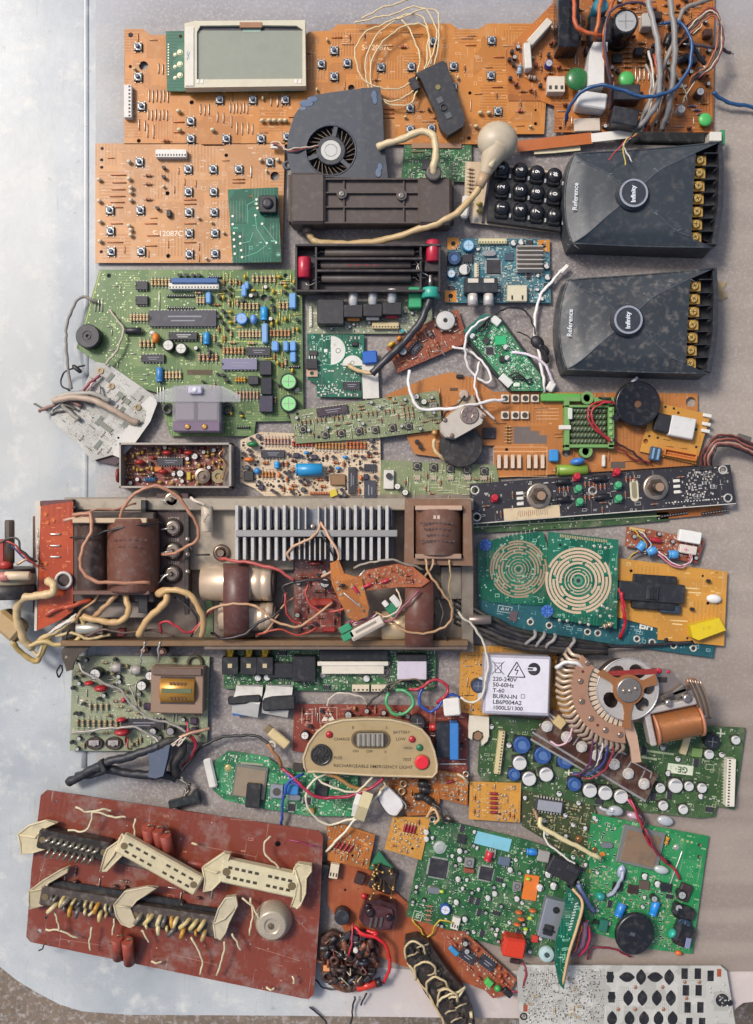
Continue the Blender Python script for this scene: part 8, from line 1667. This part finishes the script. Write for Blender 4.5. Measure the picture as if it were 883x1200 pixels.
m=MB(); m.plate([tuple(t.L(x,y,10)[:2]) for x,y in [(376,1098),(390,1090),(402,1096),(420,1090),(436,1096),(444,1112),(440,1130),(432,1148),(418,1160),(404,1162),(388,1150),(376,1134),(373,1114)]],0,8,'4a2a20:.5::.8'); m.tube([t.L(378,1138,8),t.L(392,1154,8),t.L(410,1160,8),t.L(432,1148,8),t.L(443,1126,8)],3.2,'7a452a:.4::.6',8); t.part('base',m)
r_=random.Random(21)
for i in range(84):
    a=r_.uniform(0,6.28); rr=34*math.sqrt(r_.random()); x=408+rr*math.cos(a); y=1125+rr*math.sin(a); q=t.L(x,y,22); m=MB(); v=r_.random(); k=r_.choice(['231f24:.4','2a2c36:.35','4a2a20:.45','7a452a:.4','3a2622:.4','1e2a34:.3','3a2a24:.45','2a2220:.35'])
    zz=8+r_.random()*8
    if v<.22: m.torus(q.x,q.y,zz+3,r_.uniform(3.5,6),r_.uniform(1.4,2.4),k,16,6,r_.choice('zxy'))
    elif v<.6: m.at(q.x,q.y,zz,rz=r_.uniform(0,180)); m.lathe([(2.6,-5),(3.4,-4),(3.4,4),(2.6,5)],k,12,'x',(0,0,3)); m.at()
    elif v<.8: m.at(q.x,q.y,zz,rz=r_.uniform(0,180)); m.box(0,0,0,r_.uniform(5,11),r_.uniform(4,7),5,k,1); m.at()
    else: m.tube([(q.x,q.y,zz),(q.x+r_.uniform(-6,6),q.y+r_.uniform(-6,6),zz+8),(q.x+r_.uniform(-10,10),q.y+r_.uniform(-10,10),zz+2)],.7,r_.choice(['b08a60:.3:.6','7a2a24:.4','c8b8a0:.4']),6)
    t.part('coil' if v<.6 else 'small_part' if v<.8 else 'lead',m)
m=MB(); p=t.L(417,1118,34); m.lathe([(3,14),(3,22),(2,23)],'cfcabf:.4',12,c=(p.x,p.y,0)); t.part('white_bead',m); m=MB(); p=t.L(401,1078,24); m.lathe([(9,0),(9,13),(8,14)],'24262c:.45',20,c=(p.x,p.y,0)); t.part('black_drum',m)
m=MB(); p=t.L(383,1137,24); m.box(p.x,p.y,12,8,7,5,'d8905a:.45',1); t.part('orange_block',m)
m=MB(); a=t.L(419,1163,24);b=t.L(441,1156,24); m.tube([(a.x,a.y,10),(b.x,b.y,12)],4.4,'c83424:.3',12,smooth=False); m.tube([(b.x,b.y,12),(b.x+6,b.y+2,12)],5,'241c1e:.4',12,smooth=False); t.part('red_sleeve',m)
m=MB(); p=t.L(410,1160,18); m.ball(p.x,p.y,6,4,6,5,'5a4a3a:.4',12,7); m.ball(p.x-8,p.y+3,6,4,6,5,'6a4a34:.4',12,7); t.part('end_bead',m)
t.wire([(414,1082,18),(413,1098,24),(409,1120,26)],1.2,'a82a38:.35','red_lead'); t.wire([(416,1086,20),(427,1095,24),(441,1099,24),(452,1108,22),(457,1124,18),(455,1140,16),(450,1152,14)],1.9,'c42228:.35','red_lead'); t.wire([(420,1092,20),(432,1098,22),(442,1094,22),(430,1090,20)],2,'c8222a:.35','red_lead')
t.wire([(444,1103,10),(432,1106,14),(420,1104,16),(440,1112,14),(430,1108,12)],.8,BLK,'black_lead'); t.wire([(370,1148,8),(378,1156,6),(390,1160,6),(402,1158,8)],1,BLK,'black_lead'); t.wire([(416,1168,8),(414,1182,5),(410,1205,5)],1.1,BLK,'black_lead'); t.wire([(430,1164,8),(426,1172,6),(423,1178,5)],1.1,BLK,'black_lead')
t=T('wire_scrap','short curled black wire on the pale table edge below the red panel','wire',372,1190,0)
t.wire([(363,1180,3),(372,1186,3),(380,1195,3),(384,1206,3)],1.1,BLK,'wire')
# ================================================================ laced connector
t=T('laced_connector','dark brown connector laced with cream wire loops, running off the bottom edge of the photo','connector',515,1150,6,rot=-50)
m=MB(); P=[tuple(t.L(x,y,26)[:2]) for x,y in [(476,1103),(490,1100),(503,1106),(512,1120),(526,1140),(543,1160),(556,1190),(560,1215),(530,1212),(514,1186),(500,1168),(484,1142),(474,1122)]]; m.plate(P,0,16,'2c231f:.5::.5'); t.part('body',m)
r_=random.Random(5)
for i in range(46):
    f=r_.random(); x=484+f*62+r_.uniform(-8,12); y=1108+f*92+r_.uniform(-4,4); q=t.L(x,y,26); m=MB(); m.at(q.x,q.y,15,rz=r_.uniform(0,180)); m.box(0,0,0,r_.uniform(4,10),r_.uniform(2,5),r_.uniform(2,6),r_.choice(['1c1816:.5','3a302a:.5','5a4e42:.4:.4','241e1a:.4']),.6); m.at(); t.part('contact',m)
for x,y,r in ((486,1112,14),(498,1136,15),(512,1154,15),(524,1168,14)):
    t.wire([(x-r*.7,y+12,24),(x-r*.75,y-2,32),(x-2,y-9,36),(x+r*.7,y-4,36),(x+r*.9,y+6,30)],1.3,'c2ae84:.42','cream_loop')
t.wire([(478,1128,20),(490,1148,24),(504,1168,24),(516,1190,22),(524,1206,20)],1.4,'bfa87c:.42','cream_loop'); t.wire([(514,1174,30),(524,1166,34),(540,1162,32),(546,1156,30),(538,1166,32),(526,1170,30)],1.4,'c8b68e:.42','cream_loop'); t.wire([(552,1186,24),(552,1200,22),(548,1212,20)],1.8,'cdbd92:.42','cream_loop')
for x,y in ((484,1118),(495,1108),(508,1140),(519,1158),(528,1185),(535,1195),(540,1178)): t.wire([(x-6,y+3,28),(x,y,32),(x+7,y-2,28)],1,'a89878:.4','cream_loop')
# ================================================================ narrow brown strip board
t=T('circuit_board','narrow brown strip board with two black chips and a green block, slanting to the bottom','circuit board',557,1127,7,rot=-41)
t.board([(514,1092),(524,1090),(545,1092),(606,1148),(596,1166),(578,1170),(540,1132)],'brn',1.8)
t.put(dip(6,20,12,4),548,1120,4); t.put(dip(6,20,12,4),571,1128,4); t.put(blk(9,8,7,'4faa52:.35',.8,'green_block'),573,1151,0); t.put(disc(4,4,'3a9a4a:.35'),583,1157,0); t.put(blk(13,6,5,'3a88b8:.35',.8,'blue_block'),532,1114,-4); t.put(ecap(3.4,10,'26262c:.35'),545,1104,0); t.put(ecap(3.4,10,'26262c:.35'),547,1113,0)
t.put(blk(12,7,6,BLK,1,'black_plug'),595,1163,0)
t.scatter([(2,res(9,1.4,'b06040:.5')),(1,disc(3,2,'a04a2a:.4')),(2,screw(1.4,1.2,'d8b898:.3:.7',slot=False))],34,gap=.2); t.specks(50,'d8a080:.3:.6'); t.done()
t.wire([(598,1164,10),(610,1160,10),(616,1148,12),(616,1136,12),(612,1128,10)],1.2,'8a2a38:.4','red_lead')
# ================================================================ green main board
t=T('circuit_board','large green main board with two square chips, a light blue tape and an orange sticker','circuit board',583,1040,5,rot=-16)
t.board([(503,957),(560,970),(620,985),(690,1008),(692,1040),(668,1080),(648,1126),(560,1102),(476,1073),(485,1030)],'gr3',1.8)
t.put(qfp(21,16),513.5,1017.4,6); t.put(qfp(15,12),569.5,1023.7,4)
t.put(blk(42,15,1,'7ab8c8:.45',.3,'blue_tape'),578,986,2); t.put(blk(17,29,2,'d8742a:.4',.4,'orange_sticker'),622,1040,7)
m=MB(); m.box(0,0,0,24,45,14,'9498a0:.3:.45',1.2); m.box(-2,-12,14,11,12,3,'26262a:.35',1); m.box(-2,-12,17,14,2,1,'1e1e22:.35',.3); m.lathe([(4,14),(4,14.6),(2,14.6)],'1f1f22:.4',16,c=(2,12,0)); t.put(('jack_block',m.mesh('jack_block'),14,12,22,[]),646,1075,2)
t.put(can(11,7,'b8b4ac:.3:.7'),550,1010,8); t.put(can(10,6,'b0aca4:.3:.7'),606,1038,8); t.put(blk(12,5,4,'8a4a38:.4',.5,'coil'),550,1020,8); t.put(lcap(12,4.5,'b82838:.3'),573,1003,90); t.put(blk(14,10,5,'5a6878:.4',1,'module'),591,1009,4); t.put(blk(10,10,4,'2a2c30:.4',.8,'chip'),541,983,4); t.put(dip(4,12,8,3,'8a8a80:.4'),575,1000,4)
t.put(ecap(6,8,'2a50a0:.35','d0d0d4:.35'),522,1065,0); t.put(xtal(15,7),509,1043,8); t.put(screw(6,1,'b8bcb4:.4:.4',slot=False),515.5,993); t.put(lcap(12,4,'2a7ac0:.35'),623,998,10); t.put(blk(14,13,6,'a8a49c:.35:.3',1,'connector'),637,1003,4)
m=MB(); m.box(0,0,0,36,22,12,'26262a:.45',1.2); m.box(8,6,12,14,6,2,'2e2e32:.4',.5); t.put(('black_connector',m.mesh('black_connector'),12,18,11,[]),660,1018,-12)
for x,y in ((643,1024),(633,1040),(649,1038)): t.put(smdcap(4,6),x,y,0)
for x,y in ((500,975),(500,983),(539,997),(539,1007),(537,1030),(545,1077),(598,1019),(580,1047),(572,1052),(606,1053),(535,1057)): t.put(smdcap(3,5,'9a9a98:.4'),x,y,0)
for x,y in ((608,1068),(611,1076),(606,1082),(624,1066)): t.put(disc(4.5,2,'c06030:.4'),x,y,10)
for x,y in ((621,1075),(616,1088),(518,1044),(619,1029)): t.put(disc(3,2,'a8c03a:.4'),x,y,10)
t.row(RB('a07a60:.5',10,1.6),504,1062,502,1078,4,8); t.put(conn(3,9,14,7,'cfc9bc:.45',open_=False),534,1081,0); t.put(blk(8,8,5,'c04034:.35',1,'red_block'),627,1100,10)
m=MB(); m.lathe([(9,0),(9.5,2),(8,6),(4,7),(3,5)],'a8c0c0:.25',22); m.cyl(0,0,5,7.5,2.6,'3a4a50:.4',12); t.put(('white_disc',m.mesh('white_disc'),6,9,9,[]),640.8,1118,0)
c=t.L(488.5,1073); t.lrect(c.x+1,c.y,10,10,.7,'b8c4a8:.5'); text_mb(t.pmb,'8',c.x+1,c.y,9,'b8c4a8:.5',0,.15,t.th)
t.scatter([(4,smd('98a088:.5',2.4,1.4)),(3,smd(BLK,3,2)),(2,smd('c8c8a8:.5',3,1.6)),(1,dip(4,8,5,1.6)),(1,smdcap(2.2,3)),(1,ecap(2.2,5))],99*3,gap=.15); t.specks(420,'b8d8a8:.4:.4',(.35,.7)); t.marks(140,'b0cca0:.5',ln=(2,5),w=.35); t.done()
t.wire([(483,1077,8),(494,1092,8),(500,1098,8),(506,1094,10),(510,1084,12),(520,1078,14),(532,1082,14)],1,'b89a30:.4','yellow_lead')
t=T('red_relay','small bright red block standing on its corner against the green main board','relay',605,1114,6,rot=-10)
m=MB(); p=t.L(604,1115,34); m.box(p.x,p.y,0,26,22,22,'b8301c:.25::.05',2.5); m.box(p.x,p.y,22,22,18,1,'c63a22:.25::.05',.4); t.part('body',m); t.part('foot',MB().box(*t.L(604,1127,10)[:2],0,12,5,5,'3a2222:.4',1))
t=T('circuit_board','narrow bright green board standing nearly on edge, with a pale laminate edge','circuit board',666,1100,8,rot=0)
t.board([(667,1040),(674,1048),(684,1062),(678,1084),(668,1120),(661,1160),(655,1152),(650,1126),(652,1100),(660,1070)],'gr4',2,zb=34)
m=MB(); m.tube([tuple(t.L(x,y,52)[:2])+(z,) for x,y,z in [(674,1047,30),(685,1062,34),(679,1088,36),(669,1122,34),(663,1164,26)]],1.7,'c6a478:.45',8); t.part('laminate_edge',m); m=MB(); m.plate([tuple(t.L(x,y,40)[:2]) for x,y in [(670,1048),(680,1062),(674,1090),(662,1130),(658,1125),(664,1080)]],0,26,'1f6a4c:.4'); t.part('support',m)
for i in range(10): t.put(blk(4,1.4,1,'d0d8d0:.3:.4',.2,'pin'),676-i*.9,1059+i*3.4,20)
t.specks(30,'8ad0b0:.4:.3'); t.marks(14,'8fd0b4:.5'); t.done()
t.wire([(678,1036,24),(684,1050,26),(692,1062,20),(697,1068,14)],2.6,'6a70a0:.3','purple_lead'); t.wire([(688,1078,20),(691,1098,22),(687,1112,20),(678,1120,14)],1.6,'b02848:.35','red_lead'); t.wire([(686,1080,22),(685,1096,24),(680,1110,18),(672,1118,12)],3.4,'7a5a70:.35','dark_lead'); t.wire([(682,1084,24),(678,1102,24),(672,1116,18)],1.4,'c86a40:.35','dark_lead')
# ================================================================ green board with tan can and piezo disc
t=T('circuit_board','bright green board with a tan screening can and a black disc, at the lower right','circuit board',755,1035,4,rot=-12)
t.board([(694.6,953),(760,967),(831,980),(825,1020),(811.5,1118),(760,1112),(686.5,1090),(681.7,1038)],'gr7',1.7,holes=[(820.7,990.5,2.6),(820,1004,2.4)])
m=MB(); m.box(0,0,0,50,45,3,'9a9a92:.3:.6',.5); m.box(0,-1,3,40,36,.8,'a08468:.3:.4:.8',.2); t.put(('screening_can',m.mesh('tan_can'),4,25,22,[]),751,993,-1)
m=MB(); m.lathe([(21,0),(22,2),(22,6),(20,8),(.1,8.4)],'1d1f23:.3',40,sy=1.1); m.box(-3,0,8.3,6,4,.3,'4a4d52:.4'); t.put(('piezo_disc',m.mesh('piezo_disc'),9,22,22,[]),743.6,1094,-6,z=t.ztop+14)
t.put(lcap(16,5,'2a78c4:.3'),727,1066,80); t.put(lcap(17,4.6,'2484d0:.3'),767,1064,85); t.put(ecap(4,9),766,1052,0); t.put(ecap(5,12),798,1047,0); t.put(ecap(4.5,12),794,1062,0); t.put(disc(6,4,'2aa08c:.35'),787,1092,60); t.put(ecap(8,10,'1f2a3a:.3','2a3a50:.3'),801,1082,0)
for x,y,k in ((724,1039,BLK),(742,1042,'3a2a26:.4'),(755,1037,'5a4a40:.4'),(781,1040,'26262a:.4')): t.put(blk(12,10,3,k,.5,'chip'),x,y,4)
t.put(xtal(14,6),711,990,10); t.put(res(16,2.4,'c8902a:.5'),782,985,85); t.put(smdcap(3.6,4),756,1027,0); t.put(smdcap(3.6,4),771,1036,0); t.put(screw(3,2,'c8c8b8:.3:.6',slot=False),793,993); t.txt('EVI',744,966,5,'c8e0c0:.5'); t.put(jump(44,.9,'d0d0cc:.3:.7'),792,1018,82)
for x,y in ((800,984),(806,986),(811,987)): t.pads([t.L(x,y)[:2]],1.6,'c8c890:.4:.5')
t.put(to92(s=1.2),698,1080,0); t.put(blk(10,14,8,'2a6a5a:.4',1,'module'),707,1084,0); t.put(disc(6,5,'2a8a80:.35'),703,1049,0)
BLR=MB(); 
m=MB(); p=t.L(805,1074,24); m.box(p.x,p.y,0,26,16,14,'1c1c20:.35',4,rz=-8); p=t.L(804,1100,24); m.box(p.x,p.y,0,24,26,16,'1d1d22:.3',5,rz=-10); m.box(p.x+5,p.y-6,16,6,12,1,'7a80a0:.2',.4); t.part('black_tape',m); t.part('orange_drop',MB().ball(*t.L(797,1119,12)[:2],3,4,3,3,'d0662a:.3',12,6))
m=MB(); p=t.L(806,1050,20); m.box(p.x,p.y,0,14,20,8,'3a2c2c:.4',1.5,rz=-10); t.part('brown_module',m)
t.scatter([(4,smd('a0b098:.5',2.6,1.5)),(3,smd(BLK,3,2)),(2,smd('b8a888:.5',3,1.6)),(1,dip(4,8,5,1.6)),(1,smdcap(2.2,3))],190,poly=[(694,955),(726,965),(722,1018),(805,1030),(800,1118),(686,1090),(682,1038)],gap=.15); t.specks(520,'a8a880:.4:.4',(.4,.9),poly=[(684,1020),(720,1018),(800,1045),(800,1118),(686,1090)]); t.specks(120,'b8dcb0:.4:.4',(.35,.7)); t.marks(110,'a8b890:.5',ln=(2,5),w=.35); t.done()
t.wire([(738,936,14),(745,950,20),(752,966,22),(756,978,20),(765,993,18),(778,1008,16),(790,1018,14),(797,1030,12)],1.5,'9a1f30:.35','red_lead'); t.wire([(736,930,14),(748,950,18),(755,962,20),(754,972,22),(762,988,18),(774,1003,16),(786,1012,14)],1.1,'26161a:.4','black_lead')
FO='b4b8bc:.15:.1'
t.part('hot_glue',MB().ball(*t.L(722,950,10)[:2],6,9,6,4,FO,14,8).ball(*t.L(715,952,10)[:2],6,5,4,3,FO,12,7)); t.wire([(703,945,10),(710,950,12),(720,951,14)],1.8,FO,'glue_thread')
t.part('hot_glue',MB().ball(*t.L(744,956,12)[:2],8,9,4,4,'c4a8b8:.15:.1',14,8)); t.part('hot_glue',MB().ball(*t.L(781,963,10)[:2],2,10,6,3.5,FO,14,8)); t.wire([(730,1020,14),(728,1030,16),(722,1042,12),(712,1050,8)],2.2,'9aa0b0:.2','glue_thread'); t.part('hot_glue',MB().ball(*t.L(776,1020,12)[:2],6,9,5,3.5,'b8c0c0:.15:.1',14,8)); t.part('hot_glue',MB().ball(*t.L(729,1022,12)[:2],6,5,8,3.5,'a0a8c0:.15:.1',14,8))
t.wire([(689,1124,6),(690,1115,8),(700,1110,8),(716,1111,8),(730,1117,8),(740,1121,8)],1.2,'7a2030:.35','red_lead')
# ================================================================ white panel at the bottom right
t=T('circuit_board','white printed panel with rows of black oval marks, cut off by the bottom edge','circuit board',732,1190,5,rot=-1)
t.board([(611,1131),(845,1132),(852,1138),(862,1200),(872,1262),(612,1262),(606,1140)],'wht',2.2,zb=9,holes=[(614,1191,2.6),(616,1137,1.6)])
def mark(px,py,w_,h_,rz=0,tip=True):
    c=t.L(px,py); pts=[]
    for q in range(28):
        a=2*math.pi*q/28; x=w_*math.cos(a); y=h_*math.sin(a)
        if tip: 
            e=abs(math.sin(a))**14; y*=1+.28*e
        p=Vector((x,y,0)); p.rotate(Euler((0,0,R(rz)))); pts.append((c.x+p.x,c.y+p.y))
    t.pmb.sheet(pts,t.th+.12,'1c1c1e:.5')
for y,xs,rz in ((1145,(735,751.5,768,784.5),(90,0,90,0)),(1169.5,(736.5,753,770,786.5),(0,0,0,0)),(1194,(717.5,738,755,772,788.5),(0,)*5),(1220,(718,739,756,773,790),(0,)*5)):
    for x,a in zip(xs,rz): mark(x,y,5.8,7.2,a)
for x,y in ((715.3,1145),(717,1168.5)): mark(x,y,5.2,4.6,90,False)
def rect(px,py,w_,h_,k='1c1c1e:.5'):
    c=t.L(px,py); t.pmb.sheet([(c.x-w_/2,c.y-h_/2),(c.x+w_/2,c.y-h_/2),(c.x+w_/2,c.y+h_/2),(c.x-w_/2,c.y+h_/2)],t.th+.13,k)
for x,y in ((802.5,1141),(818,1141),(833,1143.5),(804,1160.5),(819,1160.5),(806,1180.5),(821,1180.5),(808,1199),(823,1199),(715.3,1145),(717,1168.5)): rect(x,y,7.4,12.5)
for x,y in ((843,1140),(616,1181)): rect(x,y,5,9,'9a4a2c:.5')
c=t.L(846.5,1172); t.pmb.cyl(c.x,c.y,t.th,t.th+.6,7.5,'242426:.4',22); t.pmb.cyl(c.x+9,c.y-3,t.th,t.th+.5,3.6,'242426:.4',16); rect(760,1166,12,26,'c8bd8a:.6') if False else None
for dx,dy in ((0,3),(3,0),(-3,0),(0,-3)): t.pmb.cyl(c.x+dx,c.y+dy,t.th+.6,t.th+.9,1,'c8c4b8:.4:.5',8)
for x,y in ((745,1157),(777,1157),(745,1183),(778,1183),(725,1183),(803,1151),(820,1151),(805,1170)): t.put(screw(1.8,1,'b88a70:.3:.6',slot=False),x,y)
c=t.L(614,1191); t.pmb.torus(c.x,c.y,t.th+.1,3.6,.9,'1c1c1e:.4',18,6,sq=.3)
t.scatter([(3,smd('5a5750:.5',2.6,1.5,.6,'d8d4cc:.3:.6')),(3,screw(1,.8,'d8d6d0:.25:.7',slot=False)),(2,smd('3a3834:.5',2,2)),(1,res(9,1.1,'b8a888:.5'))],170,poly=[(612,1134),(706,1134),(706,1200),(612,1200)],gap=.3); t.scatter([(1,smd('8a867c:.5',3,1.5)),(1,screw(1,.8,'d8d6d0:.25:.7',slot=False))],40,poly=[(830,1150),(856,1150),(860,1200),(832,1200)],gap=.4)
t.specks(260,'6f6c64:.4:.5',(.35,.8),poly=[(612,1134),(710,1134),(710,1200),(612,1200)]); t.marks(120,'8a877e:.5',w=.35,poly=[(612,1134),(710,1134),(710,1200),(612,1200)]); t.done()
# ================================================================ small motor with drum
t=T('small_motor','small pale motor with a round black drum, lying on the wide brown-orange board','motor',540,505,7,rot=20)
m=MB(); p=t.L(541,522,22); m.lathe([(24,0),(25,1.5),(25,11),(24,12.5),(.1,12.8)],'2b2828:.4::.4',40,c=(p.x,p.y,0)); m.torus(p.x,p.y,12.6,15,.5,'3a3636:.4',30,5); t.part('drum',m)
m=MB(); P=[tuple(t.L(x,y,38)[:2]) for x,y in [(516,496),(528,484),(545,474),(560,477),(570,486),(566,496),(545,508),(534,514),(522,512),(517,506)]]; m.plate(P,12,28,'b3a99c:.4::.5'); m.plate([(x*.93+p.x*.0,y*.93) for x,y in P],28,30,'bcb3a6:.4::.4'); t.part('motor_housing',m)
m=MB(); q=t.L(551,485.5,42); m.lathe([(11,29.5),(11,30.6),(9.5,31.2),(4,31),(3,30.4)],'8f8078:.3:.5',24,c=(q.x,q.y,0)); 
for i in range(8): m.at(q.x,q.y,0,rz=45*i); m.box(6,0,31,5,1,.3,'5a4a48:.4')
m.at(); t.part('end_cap',m)
for x,y in ((522,492),(566,488),(530,510)): q=t.L(x,y,40); m=MB(); m.lathe([(2.6,28),(2.6,31),(1.5,31.6)],'8a7a6c:.35:.6',12,c=(q.x,q.y,0)); t.part('screw',m)
t.part('shaft_boss',MB().lathe([(5,8),(6,10),(6,18),(4,20)],'b09a8a:.4',14,c=(*t.L(544,463,22)[:2],0))); t.part('connector',MB().box(*t.L(548,472,20)[:2],4,20,14,10,'a89880:.4',1.5))
t.wire([(510,515,18),(508,524,18),(514,532,18),(522,539,14)],2.2,'c8ae84:.42','tan_lead'); t.wire([(545,464,28),(540,470,32),(528,480,30),(520,488,26),(517,497,24)],1,BLK,'black_lead'); t.part('brass_stub',MB().ball(*t.L(510,507,16)[:2],6,4,4,4,'b88a58:.35:.4',12,7))
